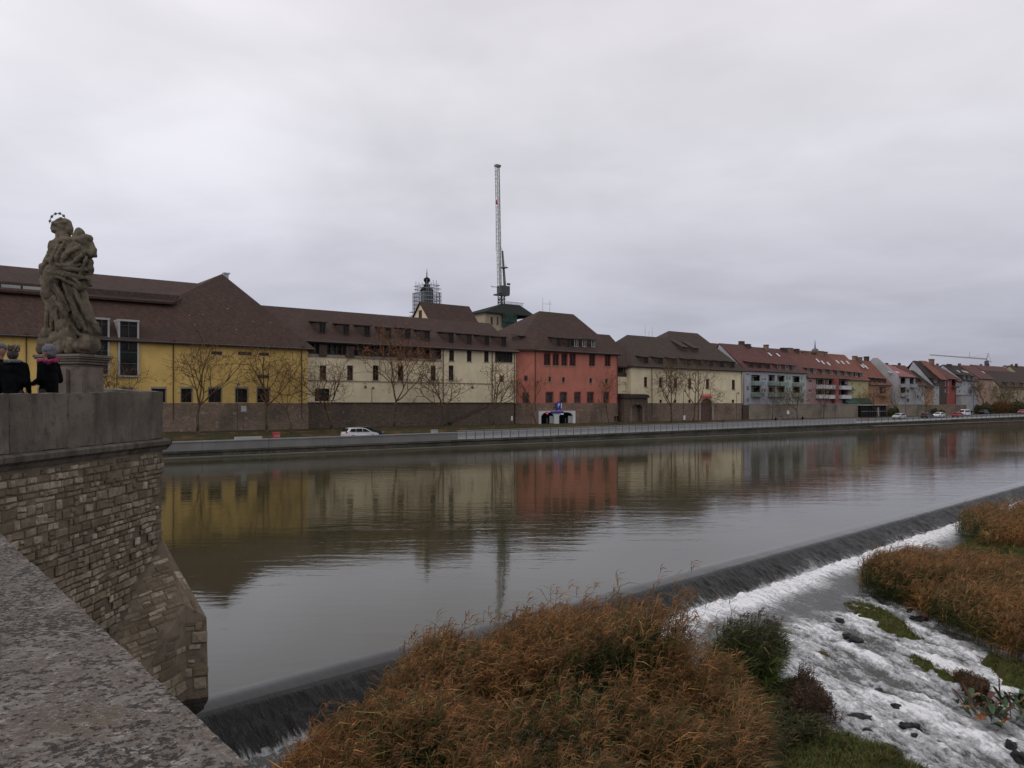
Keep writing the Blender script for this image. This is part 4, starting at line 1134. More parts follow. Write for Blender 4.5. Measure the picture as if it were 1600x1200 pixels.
m = H.mb(); m.tube(P(768, 448), P(782, 449), .1, .1, 4); m.tube(P(768, 448), P(768, 446), .06); m.box(sp(788, T), sp(792.5, T), T - 1.3, T - 1.02, z1 + .4, z1 + .9); H.put(m, 'outrigger', 'steel_dark')
m = H.mb(); lattice(m, P(780.7, 452), P(776.9, 262), 4.6 * K, 5.0 * K, 34, .05); H.put(m, 'jib', 'crane_pale')
m = H.mb(); m.tube(P(782.6, 452), P(779.6, 262), .10, .10, 5); H.put(m, 'pendant', 'crane_grey')
m = H.mb(); m.box(sp(774, T), sp(781, T), T - .5, T + .5, zp(777, 261, T), zp(777, 257.5, T)); m.tube(P(774.8, 259), P(774.9, 393), .035, .035, 4); H.put(m, 'jib_head', 'crane_grey')
m = H.mb(); lattice(m, P(789, 451), P(785, 392), 2.2 * K, 1.2 * K, 12, .09); m.tube(P(789, 451), P(787, 414), .12, .12, 5); m.box(sp(783, T), sp(791, T), T - .8, T + .8, zp(787, 419, T), zp(787, 417.5, T)); m.tube(P(790.5, 418), P(790.5, 413), .05); m.tube(P(785, 392), P(780, 380), .05)
H.put(m, 'a_frame', 'crane_grey')
m = H.mb(); cc = P(776, 317.5, -.8); e_ = .9
m.poly([(cc[0] - .5, cc[1], cc[2]), (cc[0], cc[1] - .02, cc[2] - .3), (cc[0] + .5, cc[1], cc[2]), (cc[0] + .15, cc[1] - .02, cc[2] + .15), (cc[0], cc[1], cc[2] + .7), (cc[0] - .15, cc[1] - .02, cc[2] + .15)])
m.box(cc[0] - .2, cc[0] + .2, cc[1], cc[1] + .1, cc[2] - .3, cc[2] + .8); H.put(m, 'star_emblem', 'sign_red')

# distant tower crane
T = 160.0
H = House('distant_tower_crane', 'small distant tower crane with a level jib above the far roofs', 'crane', 1541, T, -3.9)
P = lambda px, py, off=0.0: (sp(px, T + off), T + off, zp(px, py, T + off)); K = dep(sp(1541, T), T) / FPX
m = H.mb(); lattice(m, P(1541.5, 600), P(1541.5, 563), 1.6 * K, 1.6 * K, 16, .14); H.put(m, 'mast', 'crane_grey')
m = H.mb(); lattice(m, P(1541.5, 561), P(1453, 554.5), 1.5 * K, .9 * K, 34, .14); m.tube(P(1541.5, 562), P(1549, 566), .25, .25, 4); H.put(m, 'jib', 'crane_pale')
m = H.mb(); m.tube(P(1541.5, 563), P(1544.5, 551.5), .22, .15, 4); m.tube(P(1540, 562), P(1544.5, 551.5), .15, .1, 4); m.tube(P(1544.5, 551.5), P(1548.5, 566), .08, .08, 4); m.tube(P(1544.5, 551.5), P(1515, 558.5), .06, .06, 4)
m.tube(P(1514.7, 559.5), P(1514.9, 550), .18, .1, 4); H.put(m, 'a_frame', 'crane_grey')
m = H.mb(); m.box(sp(1540, T), sp(1543.3, T), T - 1, T + 1, zp(1541, 571, T), zp(1541, 564, T)); H.put(m, 'cab', 'steel_dark')
# ------------------------------------------------------------------ row of houses farther down the bank
def row_house(name, label, px0, px1, eave_y, ridge_y, wall, roofm, T=2.0, wins=(), balc=(), chim=(), sky_l=(), dorm=(), TR=8.5, frame='frame_white', depth=13, gable=None, base=True, over=.5):
    pm_ = (px0 + px1) / 2
    h = House(name, label, 'house', pm_, T)
    a, b = sp(px0, T), sp(px1, T); EZ = zp(pm_, eave_y, T); ZR = zp(pm_, ridge_y, TR)
    holes = [pxq(*w[:4], T) for w in wins]
    rec = [pxq(x0, x1, y0 - 9.2, y0 + .5, T) for x0, x1, y0, y1, mt in balc]
    m = h.mb(); wall_holes(m, a + .01, b - .01, -4.2, EZ, T, holes + [(p, q, r, min(s_, EZ - .1)) for p, q, r, s_ in rec], depth=.25)
    m.poly([(b - .01, T, -4.2), (b - .01, depth, -4.2), (b - .01, depth, EZ), (b - .01, T, EZ)]); m.poly([(a + .01, depth, -4.2), (a + .01, T, -4.2), (a + .01, T, EZ), (a + .01, depth, EZ)]); m.poly([(b, depth, -4.2), (a, depth, -4.2), (a, depth, EZ), (b, depth, EZ)])
    for x in (a + .02, b - .02): m.poly([(x, T, EZ), (x, depth, EZ), (x, min(TR, depth - .2), ZR - .3)])
    h.put(m, 'wall', wall)
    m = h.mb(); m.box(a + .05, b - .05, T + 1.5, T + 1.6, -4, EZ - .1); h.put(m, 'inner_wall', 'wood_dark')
    for q in holes: window(h, q, T, frame, 'window_glass', bars=1, depth=.12)
    for (x0, x1, y0, y1, mt), q in zip(balc, rec):
        m = h.mb(); m.box(q[0] + .1, q[1] - .1, T + .9, T + .95, q[2], q[3] - .25); f = h.put(m, 'balcony_window', 'window_glass')
        m = h.mb(); m.box((q[0] + q[1]) / 2 - .06, (q[0] + q[1]) / 2 + .06, T + .82, T + .89, q[2], q[3] - .25); m.box(q[0] + .1, q[0] + .2, T + .82, T + .89, q[2], q[3] - .25); m.box(q[0] + .1, q[1] - .1, T + .83, T + .885, q[3] - .33, q[3] - .24); h.put(m, 'frame', 'frame_white', f)
        zt, zb = zp((x0 + x1) / 2, y0, T - 1.2), zp((x0 + x1) / 2, y1, T - 1.2)
        m = h.mb(); m.box(q[0] - .1, q[1] + .1, T - 1.15, T - .02, zb - .02, zb + .16); bl = h.put(m, 'balcony', 'grey_plaster')
        m = h.mb(); m.box(q[0] - .1, q[1] + .1, T - 1.22, T - 1.155, zb, zt - .15); m.box(q[0] - .16, q[0] - .105, T - 1.15, T - .02, zb, zt - .15); m.box(q[1] + .105, q[1] + .16, T - 1.15, T - .02, zb, zt - .15)
        h.put(m, 'panel', mt, bl)
        m = h.mb(); m.box(q[0] - .18, q[1] + .18, T - 1.26, T - 1.18, zt - .1, zt - .03); h.put(m, 'rail', 'steel', bl)
    TE = T - over; ZE = EZ + .05
    if gable != 'front':
        shell(h, [[(a - .05, TE, ZE), (b + .05, TE, ZE), (b + .05, TR, ZR), (a - .05, TR, ZR)], [(a - .05, TR, ZR), (b + .05, TR, ZR), (b + .05, depth + 3, ZE), (a - .05, depth + 3, ZE)]], .25, 'roof', roofm)
    sl = (ZR - ZE) / (TR - TE); tz = lambda z: TE + (z - ZE) / sl
    m = h.mb(); m.tube((a, TE - .05, ZE - .1), (b, TE - .05, ZE - .1), .09, .09, 5); h.put(m, 'gutter', 'gutter')
    for px, w, fr in dorm:
        zc = px[1]; x = px[0]; t_ = tz(zp(x, zc, T + 1)); z0 = zp(x, zc, t_); s = sp(x, t_)
        dormer(h, s - w / 2, s + w / 2, z0, z0 + 1.35, tz, roofm, fr)
    for px, y0, y1, w in chim:
        t_ = TR - .6; s = sp(px, t_); z1 = zp(px, y0, t_); m = h.mb(); m.box(s - w / 2, s + w / 2, t_ - .5, t_ + .5, zp(px, y1, t_) - 1.2, z1); m.box(s - w / 2 - .12, s + w / 2 + .12, t_ - .6, t_ + .6, z1 - .25, z1 - .05); h.put(m, 'chimney', 'brick_red' if int(px) % 2 else 'wood_dark')
    for px, y in sky_l:
        t_ = tz(zp(px, y, T + 3)); z0 = zp(px, y, t_); s = sp(px, t_); n_ = Vector((0, -sl, 1)).normalized() * .08
        m = h.mb(); p = [(s, t_, z0), (s + .8, t_, z0), (s + .8, t_ + 1.0, z0 + sl), (s, t_ + 1.0, z0 + sl)]
        m.prism([(x, y_ , z_) for x, y_, z_ in p], [(x, y_ + n_.y, z_ + n_.z) for x, y_, z_ in p]); h.put(m, 'skylight', 'balcony_white')
    if gable == 'left':
        pass
    return h, a, b, EZ, ZR, tz

# lavender and mint houses
row_house('lavender_house', 'pale lavender house with green balconies beside the cream hall', 1163, 1212, 579.5, 541, 'lavender_plaster', 'roof_maroon', wins=[(1167, 1170.5, 603, 611), (1167, 1170.5, 622, 629.5), (1167, 1170.5, 584, 587), (1190, 1193, 591, 594.5), (1194, 1197.5, 591, 594.5), (1190, 1193, 607, 613), (1194, 1197.5, 607, 613)],
          balc=[(1174, 1188, 595, 602, 'balcony_green'), (1174, 1188, 612.5, 620, 'balcony_green'), (1200.5, 1211, 595, 602, 'balcony_green'), (1200.5, 1211, 612.5, 620, 'balcony_green')],
          chim=[(1168, 537.5, 542, 1.4), (1197, 538.5, 543, 1.0)], dorm=[((1174, 574), 2.0, 'frame_dark'), ((1187, 575), 2.0, 'frame_dark'), ((1200, 576), 2.0, 'frame_dark')], TR=9.5)
row_house('mint_house', 'pale mint house with green balconies right of the lavender house', 1212, 1260, 582, 546.5, 'mint_plaster', 'roof_maroon', wins=[(1229, 1231.5, 588, 594.5), (1233, 1235.5, 588, 594.5), (1229, 1231.5, 605.5, 612), (1233, 1235.5, 605.5, 612), (1252, 1254, 588.5, 595), (1252, 1254, 606, 612), (1229, 1231.5, 622, 629), (1233, 1235.5, 622, 629), (1252, 1254, 622.5, 629)],
          balc=[(1214.5, 1226, 596, 603, 'balcony_green'), (1214.5, 1226, 613, 620, 'balcony_green'), (1238.5, 1250, 597, 604, 'balcony_green'), (1238.5, 1250, 613.5, 620.5, 'balcony_green')],
          chim=[(1224.5, 543.5, 549, 1.9), (1233.5, 543.5, 550, 1.9)], dorm=[((1217, 577.5), 1.8, 'frame_white'), ((1229, 578), 1.8, 'frame_white'), ((1240.5, 579), 1.8, 'frame_white')], sky_l=[(1204, 556), (1217, 557)], TR=9.5)
# pink house with white balcony bands
row_house('pink_house', 'pink house with long white balconies and a red central stripe', 1260, 1325, 591, 550.5, 'pink_plaster', 'roof_red', wins=[(1263.5, 1269, 593, 598), (1263.5, 1269, 608, 613), (1291, 1295, 594, 599), (1291, 1295, 610, 614), (1321, 1323, 595, 600)],
          balc=[(1275, 1288, 600.5, 607.5, 'balcony_white'), (1289, 1303.5, 601, 608, 'balcony_white'), (1275, 1288, 616, 622.5, 'balcony_white'), (1289, 1303.5, 616.5, 623, 'balcony_white'), (1310.5, 1324, 602, 608.5, 'balcony_white'), (1310.5, 1324, 616.5, 623, 'balcony_white')],
          chim=[(1244.5, 545, 551, 1.4), (1257, 549, 553, 2.2), (1270, 551, 556, 1.8), (1281, 548.5, 558, 3.0), (1289, 549.5, 553, 1.2)], dorm=[((1263, 583), 1.5, 'frame_white'), ((1272.5, 583.5), 1.5, 'frame_white'), ((1286.5, 585), 1.6, 'frame_white'), ((1298.5, 585.5), 1.6, 'frame_white'), ((1310, 586.5), 1.6, 'frame_white'), ((1321, 587.5), 1.6, 'frame_white')], sky_l=[(1279, 566), (1287, 569), (1296, 571)], TR=9.5)
h = House('stair_stripe', 'tall red stripe between the white balconies of the pink house', 'panel', 1307, 1.2)
q = pxq(1304.6, 1309.4, 592, 629, 1.0); m = h.mb(); m.box(q[0], q[1], .75, 1.95, q[2], q[3]); h.put(m, 'panel', 'dark_red_plaster')
row_house('sand_house', 'sand yellow house with an orange roof and dark green awnings', 1325.3, 1357, 594, 556, 'sand_plaster', 'roof_orange', wins=[(1331, 1333, 598, 602), (1342, 1344, 599, 603), (1331, 1333, 612, 616), (1342, 1344, 612, 616)], chim=[(1335.5, 556, 561, 1.3), (1342.5, 558, 562, 1.3), (1354, 557, 563, 1.5)],
          dorm=[((1331, 588.5), 1.6, 'frame_white'), ((1338, 589), 1.6, 'frame_white'), ((1345.5, 590), 1.6, 'frame_white')], sky_l=[(1310, 568), (1318, 569), (1326, 569), (1349, 575), (1355, 576)], TR=9.5)
h = House('green_awning', 'dark green awning on the sand yellow house', 'awning', 1333, 1)
q = pxq(1327.5, 1338.5, 604.5, 610.5, .5); m = h.mb(); m.prism([(q[0], .6, q[2]), (q[0], 1.95, q[3]), (q[0], 1.95, q[3] - .3)], [(q[1], .6, q[2]), (q[1], 1.95, q[3]), (q[1], 1.95, q[3] - .3)]); h.put(m, 'canvas', 'awning_green')
h = House('green_garden_roof', 'long dark green garden shed roof above the stone wall', 'shed', 1345, .5)
q = pxq(1327, 1366, 622.5, 630, 0.0); m = h.mb(); m.prism([(q[0], .3, q[2]), (q[0], 1.9, q[3] + .1), (q[0], 1.9, q[2])], [(q[1], .3, q[2]), (q[1], 1.9, q[3] + .1), (q[1], 1.9, q[2])]); h.put(m, 'roof', 'awning_green')
m = h.mb(); m.box(q[0] + .2, q[1] - .2, .6, 1.85, q[2] - 1.2, q[2] - .01); h.put(m, 'wall', 'wood_dark')
row_house('orange_house', 'orange house with red mansard roof right of the sand yellow house', 1357.3, 1392, 601.5, 565, 'orange_plaster', 'roof_orange', wins=[(1369, 1372, 606, 611), (1379, 1382, 606, 611), (1362, 1364, 612, 617), (1369, 1372, 616, 621), (1386, 1388, 607, 612)], balc=[(1374, 1384, 614, 619, 'orange_plaster')], dorm=[((1360, 597), 1.8, 'frame_dark'), ((1367.5, 597.5), 1.8, 'frame_dark'), ((1375, 598), 1.8, 'frame_dark'), ((1382.5, 598.5), 1.8, 'frame_dark')], chim=[(1343.3, 558, 563, 1.3)], sky_l=[(1351.5, 574)], TR=8.5)
# white house showing a tall blank side gable
h, a, b, EZ, ZR, tz = row_house('white_house', 'white house with a tall blank grey gable and pinkish roof', 1405, 1430, 589, 571.5, 'white_plaster', 'roof_pink', wins=[(1417, 1421, 608, 614), (1417, 1421, 622, 629)], balc=[(1407, 1415, 599, 605, 'grey_plaster'), (1407, 1415, 613.5, 619.5, 'grey_plaster'), (1421.5, 1428, 599.5, 605.5, 'grey_plaster')], sky_l=[(1392, 583), (1394.5, 583), (1402, 583), (1404.5, 583)], T=1.0, TR=9.0)
row_house('small_white_house', 'small white house with brown red roof beside the blank gable house', 1430.3, 1445, 602, 573, 'white_plaster', 'roof_maroon', wins=[(1432, 1434, 605, 609), (1436, 1438, 605, 609), (1440, 1442, 605, 609), (1433, 1436, 617, 622), (1440, 1443, 613, 620)], chim=[(1434, 569.5, 574, 1.6)], dorm=[((1433, 597), 1.5, 'frame_dark'), ((1439, 598), 1.5, 'frame_dark')])
row_house('narrow_orange_house', 'narrow orange house between two white ones', 1445.3, 1458, 605, 580, 'orange_plaster', 'roof_dark', wins=[(1447, 1449, 609, 614), (1451, 1453, 609, 614), (1447, 1449, 618, 623), (1451, 1453, 618, 623)])
row_house('dark_roofed_house', 'white house under a big dark sloping roof', 1458.3, 1467.5, 601, 566, 'white_plaster', 'roof_dark', wins=[(1459.5, 1461, 604, 609), (1463.5, 1465.5, 604, 609), (1459.5, 1461, 615.5, 621), (1463.5, 1465.5, 615.5, 621)], dorm=[((1461.5, 598), 2.4, 'frame_white')], chim=[(1455.5, 561, 568, 2.2)])
row_house('dark_timber_house', 'dark timber clad house left of the dark red house', 1467.8, 1479, 593, 566, 'wood_dark', 'roof_orange', wins=[(1476, 1478, 596, 603), (1476, 1478, 608, 613)])
row_house('dark_red_house', 'dark red house with small balconies and brown roof', 1479.3, 1494, 592, 571.5, 'dark_red_plaster', 'roof_maroon', wins=[(1481, 1483, 597, 602), (1481, 1483, 609, 614)], balc=[(1487, 1493, 602, 606, 'steel_dark')], chim=[(1484, 569, 574, 1.2)])
row_house('white_corner_house', 'narrow white house right of the dark red house', 1494.3, 1503, 596, 577, 'white_plaster', 'roof_maroon', wins=[(1496, 1498, 600, 605), (1499.5, 1501.5, 600, 605), (1498.5, 1501, 609, 614)])
row_house('blue_white_house', 'bluish white house with rows of small windows and dark roof', 1503.3, 1528, 594.5, 572.5, 'blue_white_plaster', 'roof_dark', wins=[(x, x + 1.8, y, y + 5) for y in (598.5, 609.5) for x in (1506, 1513, 1517, 1521)] , dorm=[((1506.5, 592.5), 2.2, 'frame_white'), ((1513.5, 593), 2.2, 'frame_white'), ((1521, 593.5), 2.2, 'frame_white')], sky_l=[(1499, 582), (1507, 582), (1511.5, 583)])
row_house('peach_house', 'peach coloured house with narrow windows near the right edge', 1528.3, 1552, 592, 573, 'peach_plaster', 'roof_maroon', wins=[(1547, 1549, 600, 606), (1547, 1549, 610, 615), (1529.5, 1531, 599, 604), (1529.5, 1531, 609, 614)], sky_l=[(1538, 583)])
row_house('brown_roof_house', 'long beige house with a brown roof at the right edge', 1561, 1660, 605.5, 583, 'beige_plaster', 'roof_grey_brown', T=3.0, wins=[(x, x + 2.5, 607, 611) for x in (1572, 1585, 1598, 1611, 1624)], dorm=[((1574, 603), 2.0, 'frame_white'), ((1587, 603.5), 2.0, 'frame_white'), ((1600, 604), 2.0, 'frame_white')])
row_house('rear_house', 'dark roofed house behind the peach house', 1546, 1592, 588, 573.5, 'peach_plaster', 'roof_maroon', T=14, TR=20, depth=26, dorm=[((1555, 591), 1.8, 'frame_white')])
# side gable wall of the white house
h = House('blank_gable_wall', 'blank pale grey firewall gable at the left of the white house', 'wall', 1395, 1.0)
x = sp(1404.6, 1.0); m = h.mb(); za = zp(1405, 589, 1.0)
m.prism([(x - .5, 1.0, -4.2), (x - .5, 15, -4.2), (x - .5, 15, za), (x - .5, 9.0, za + 6.2), (x - .5, 7.5, za + 6.2), (x - .5, 1.0, za + .3)], [(x - .1, 1.0, -4.2), (x - .1, 15, -4.2), (x - .1, 15, za), (x - .1, 9.0, za + 6.2), (x - .1, 7.5, za + 6.2), (x - .1, 1.0, za + .3)]); h.put(m, 'wall', 'white_plaster')

# far-off roofs behind the row (second line of the town)
random.seed(21)
lab2 = ['far maroon gabled roof', 'far dark brown roof', 'far orange tiled roof', 'far grey brown roof']
where2 = ['behind the orange house', 'behind the pinkish roof', 'behind the small white house', 'behind the dark timber house', 'behind the dark red house', 'behind the blue white house', 'beneath the distant crane jib', 'beneath the distant crane mast', 'right of the distant crane', 'at the far right skyline', 'above the long beige house', 'at the right picture edge']
for i, (px, y, w) in enumerate(((1400, 572, 22), (1420, 571.5, 20), (1438, 574, 18), (1478, 572, 26), (1499, 573, 20), (1518, 573, 24), (1536, 574, 18), (1549, 573, 20), (1564, 573, 18), (1579, 574, 20), (1592, 572.5, 18), (1606, 573, 22))):
    T = random.uniform(30, 80)
    h = House('town_house', lab2[i % 4] + ' on a plain house ' + where2[i], 'house', px, T, -3.9, 'distant houses behind the riverside row')
    a, b = sp(px - w / 2, T), sp(px + w / 2, T); zr_ = zp(px, y, T + 5); ze = zr_ - 5
    m = h.mb(); m.prism([(a, T, -3.9), (b, T, -3.9), (b, T + 10, -3.9), (a, T + 10, -3.9)], [(a, T, ze), (b, T, ze), (b, T + 10, ze), (a, T + 10, ze)])
    m.prism([(a, T, ze + .01), (a, T + 10, ze + .01), (a, T + 5, zr_ - .3)], [(b, T, ze + .01), (b, T + 10, ze + .01), (b, T + 5, zr_ - .3)]); h.put(m, 'wall', ['peach_plaster', 'grey_plaster', 'white_plaster', 'beige_plaster'][i % 4])
    shell(h, [[(a - .3, T - .6, ze - .4), (b + .3, T - .6, ze - .4), (b + .3, T + 5, zr_), (a - .3, T + 5, zr_)], [(a - .3, T + 5, zr_), (b + .3, T + 5, zr_), (b + .3, T + 10.6, ze - .4), (a - .3, T + 10.6, ze - .4)]], .25, 'roof', ['roof_maroon', 'roof_dark', 'roof_red', 'roof_grey_brown'][i % 4])
    x = a + (b - a) * random.uniform(.2, .8); m = h.mb(); m.box(x - .5, x + .5, T + 4, T + 5, zr_ - 1, zr_ + 1.0); h.put(m, 'chimney', 'wood_dark')
# small dome with spire over the pink house
T = 60.0; h = House('distant_church_spire', 'tiny domed church lantern and spire behind the pink house roofs', 'spire', 1273.5, T, -3.9)
c = sp(1273.5, T); K = dep(c, T) / FPX
m = h.mb(); m.tube((c, T, -3.9), (c, T, zp(1273, 549, T)), 5 * K, 5 * K, 8); m.ell((c, T, zp(1273, 548.5, T)), (5.4 * K, 5.4 * K, 4.5 * K), 12, 8); m.tube((c, T, zp(1273, 545, T)), (c, T, zp(1273, 531, T)), 1.2 * K, .25 * K, 6); h.put(m, 'lantern', 'net_grey', smooth=True)
# roof with chimneys left of the lavender roof
T = 12.0; h = House('rear_maroon_house', 'maroon roofed house rising between the cream hall and the lavender house', 'house', 1150, T, -3.9)
a, b = sp(1122, T), sp(1163, T); zr_ = zp(1145, 538.5, T + 6); ze = zr_ - 6
m = h.mb(); m.box(a, b, T, T + 12, -3.9, ze); h.put(m, 'wall', 'beige_plaster')
shell(h, [[(a, T - .5, ze - .5), (b, T - .5, ze - .5), (b, T + 6, zr_), (a + 3, T + 6, zr_)], [(a, T + 12.5, ze - .5), (a, T - .5, ze - .5), (a + 3, T + 6, zr_)], [(a + 3, T + 6, zr_), (b, T + 6, zr_), (b, T + 12.5, ze - .5), (a, T + 12.5, ze - .5)]], .25, 'roof', 'roof_maroon')
for px, y in ((1137, 538.2), (1161, 533)):
    s = sp(px, T + 5); m = h.mb(); m.box(s - .8, s + .8, T + 5, T + 6, zr_ - 1, zp(px, y, T + 5)); h.put(m, 'chimney', 'wood_dark')

# garden wall along the street in front of the row
def street_wall(label, px0, px1, ytop, t_, mat, cap='stone_trim'):
    h = House('street_wall', label, 'wall', (px0 + px1) / 2, t_)
    a, b = sp(px0, t_), sp(px1, t_); z1 = zp((px0 + px1) / 2, ytop, t_)
    m = h.mb(); m.box(a, b, t_, t_ + .5, -4.3, z1); h.put(m, 'wall', mat)
    m = h.mb(); m.box(a - .02, b + .02, t_ - .06, t_ + .56, z1 + .003, z1 + .16); h.put(m, 'coping', cap)
    return h
street_wall('brownish stone garden wall under the lavender and mint houses', 1170.5, 1345, 632, -.6, 'bank_wall_stone')
street_wall('stone garden wall under the blank gable house', 1388, 1444.6, 632.5, -.6, 'bank_wall_stone')
street_wall('stone street wall under the dark red house', 1446.5, 1510, 633, -.6, 'brick_base')
street_wall('grey street wall at the right under the beige house', 1525, 1680, 637, 1.5, 'brick_base')
h = House('wall_gate', 'dark narrow gate at the corner of the cream hall', 'gate', 1165.5, -.5); q = pxq(1161, 1170.4, 633, 654, -.5)
m = h.mb(); m.box(q[0], q[1], -.5, -.35, -4.2, q[3]); h.put(m, 'door', 'wood_dark'); m = h.mb(); m.box(q[0] - .02, q[0] + .3, -.62, -.52, -4.2, q[3] + .1); h.put(m, 'post', 'quay_stone')
h = House('grey_garage', 'grey flat garage block under the blue white house', 'garage', 1512, .6); q = pxq(1503, 1519, 618, 652, .0)
m = h.mb(); m.box(q[0], q[1], .05, 1.9, -4.2, q[3]); h.put(m, 'wall', 'grey_plaster'); m = h.mb(); m.box(q[0] - .2, q[1] + .2, -.1, 1.95, q[3] + .003, q[3] + .25); h.put(m, 'roof', 'concrete')
# glass pavilion
h = House('glass_pavilion', 'low dark green glass pavilion standing against the street wall', 'pavilion', 1365, -.6)
q = pxq(1345.5, 1384, 633.5, 651, -1.5); a, b, zt = q[0], q[1], q[3]
m = h.mb(); m.box(a - .4, b + .4, -1.9, 1.5, zt, zt + .25); h.put(m, 'roof', 'pale_concrete')
m = h.mb(); m.box(a, b, -1.4, 1.4, -4.15, zt - .002); h.put(m, 'core', 'window_glass')
for i in range(13):
    m = h.mb(); x = a + (b - a) * i / 12; m.box(x - .08, x + .08, -1.55, -1.41, -4.15, zt - .002); h.put(m, 'mullion', 'copper_dark')
m = h.mb(); m.box(a, b, -1.5, -1.405, -2.4, -2.3); m.box(b - 5, b - 4.0, -1.52, -1.405, -4.1, -1.2); h.put(m, 'transom', 'pale_concrete')

# ------------------------------------------------------------------ bare plane trees
def bark(name, c):
    t = NT(name); v = t.coord(sc=(1, 1, .35)); n = t.noise(v, 4, 5, .7); n2 = t.noise(v, 1.2, 3)
    col = t.mix(t.rng(n, .35, .68), c_mul(c, .5), c_mul(c, 1.35)); col = t.mix(t.rng(n2, .5, .7, 0, .4), col, c_mul(c, 1.8))
    return t.fin(col, .9, t.bump(n, .5, .02), spec=.15)
bark('bark', (.085, .068, .045)); bark('twig', (.125, .078, .045))
for nm, cc_ in (('leaf_rust', (.22, .08, .035)), ('leaf_brown', (.16, .085, .035)), ('leaf_olive', (.07, .075, .03))):
    t = NT(nm); v = t.coord(); n = t.noise(v, 1.4, 3)
    t.fin(t.mix(t.rng(n, .3, .7), c_mul(cc_, .6), c_mul(cc_, 1.4)), .8, spec=.2)
def tree(label, px, t_, H_, spread, seed, leaves=0, leafmat='leaf_brown', lean=(0, 0), split=.3, depth_=6, thin=1.0, zb=None, group='bare plane trees along the street'):
    spread *= 1.2; H_ *= 1.05
    rd = random.Random(seed)
    s = sp(px, t_); zb = zb if zb is not None else (-4.08 if t_ > -8 else zq(s))
    o = (s, t_, zb); r = thing('plane_tree', label, 'tree', st2w(*o), TH, group)
    tk, br, tips = MB(), MB(), []
    def grow(p, d, L, rad, lev, m):
        n = 3 if lev < 3 else 2; q = p
        for i in range(n):
            d = (d + Vector((rd.gauss(0, .13), rd.gauss(0, .13), rd.gauss(.03, .09)))).normalized()
            e = q + d * (L / n); m.tube(q, e, rad * (1 - .28 * i / n), rad * (1 - .28 * (i + 1) / n), 6 if lev < 2 else (4 if lev < 4 else 3), lev == 0 and i == 0)
            q = e
            if lev >= depth_ - 2: tips.append((q.copy(), d.copy()))
        if lev >= depth_: return
        k = 2 if rd.random() < .38 else 3
        if lev == 0: k = 4
        w0 = rd.random() * 6.28
        for i in range(k):
            w = w0 + 6.283 * i / k + rd.uniform(-.5, .5)
            tilt = rd.uniform(.45, .95) * spread if not (i == 0 and lev < 3) else rd.uniform(.1, .3)
            a_ = d.orthogonal().normalized(); b_ = d.cross(a_)
            nd = (d * math.cos(tilt) + (a_ * math.cos(w) + b_ * math.sin(w)) * math.sin(tilt)); nd.z += .10; nd.normalize()
            f = rd.uniform(.62, .88) if i else .86
            grow(q - d * (L * rd.uniform(0, .25) if i and lev else 0), nd, L * f, rad * (.62 if i else .72), lev + 1, br)
    L0 = H_ * split
    tk.tube((0, 0, -.2), (0, 0, .25), .30 * thin, .21 * thin, 8)
    grow(Vector((0, 0, .2)), Vector((lean[0], lean[1], 1)).normalized(), L0, .19 * thin, 0, tk)
    ob('trunk', tk.mesh('trunk', True), 'bark', r)
    # scale the crown to the height seen in the photograph
    ob('crown', br.mesh('crown', False), 'twig', r)
    if leaves:
        rn = np.random.default_rng(seed); P_ = np.array([t__[0] for t__ in tips]); n = leaves
        w_ = fbm(P_[:, 0] * .5 + seed, P_[:, 1] * .5, P_[:, 2] * .5, 2, seed) + .25
        w_ = np.clip(w_, .02, None); idx = rn.choice(len(P_), n, p=w_ / w_.sum())
        c_ = P_[idx] + rn.normal(0, .12, (n, 3)); u_ = rn.normal(0, 1, (n, 3)); u_ /= np.linalg.norm(u_, axis=1)[:, None]; v_ = np.cross(u_, rn.normal(0, 1, (n, 3))); v_ /= np.linalg.norm(v_, axis=1)[:, None]
        sz = rn.uniform(.06, .14, n)[:, None]
        co = np.stack([c_ - u_ * sz, c_ + v_ * sz * .6, c_ + u_ * sz, c_ - v_ * sz * .6], 1).reshape(-1, 3)
        lo = ob('leaves', fast_mesh('leaves', co, np.arange(n * 4).reshape(-1, 4)), leafmat, r); lo['kind'] = 'stuff'
    return r
tree('broad bare tree nearest the bridge bastion with a thick fork', 309, -4.5, 11.5, .95, 4, 500, 'leaf_brown')
tree('bare tree with yellowish twigs before the right of the yellow building', 417, -4.5, 11.2, 1.0, 9, 700, 'leaf_brown')
tree('slender young tree between yellow and cream buildings', 455, -7.0, 8.0, .75, 13, 300, 'leaf_brown', thin=.45, split=.36)
tree('bare tree before the left arched window of the cream building', 519, -4.5, 10.2, .9, 17, 500, 'leaf_olive', lean=(-.12, 0))
tree('tree keeping rust red leaves before the timber gallery', 616, -4.5, 12.0, .95, 22, 1900, 'leaf_rust', split=.33)
tree('low spreading bare tree below the ridge of the gabled wing', 696, -4.5, 9.6, 1.0, 27, 450, 'leaf_olive')
tree('bare tree left of the red building corner', 771, -4.5, 9.3, 1.0, 31, 420, 'leaf_olive')
tree('thin bare tree before the red building left corner', 838, -2.6, 9.5, .8, 36, 260, 'leaf_rust', thin=.7)
tree('thin bare tree before the right end of the red building', 951, -2.6, 9.0, .8, 44, 200, 'leaf_rust', thin=.5)
tree('bare tree left of the arched gate of the cream hall', 1049, -6.0, 10.5, .95, 48, 700, 'leaf_olive', lean=(.12, 0))
tree('leaning bare tree directly beside the arched gate', 1083, -6.0, 11.5, 1.05, 52, 800, 'leaf_olive', lean=(.32, 0))
tree('small bare tree before the mint house', 1207, -3.0, 8.0, .8, 57, 300, 'leaf_olive', thin=.6)
tree('small tree with ochre leaves before the mint house', 1246, -3.0, 7.0, .8, 61, 900, 'leaf_brown', thin=.6)
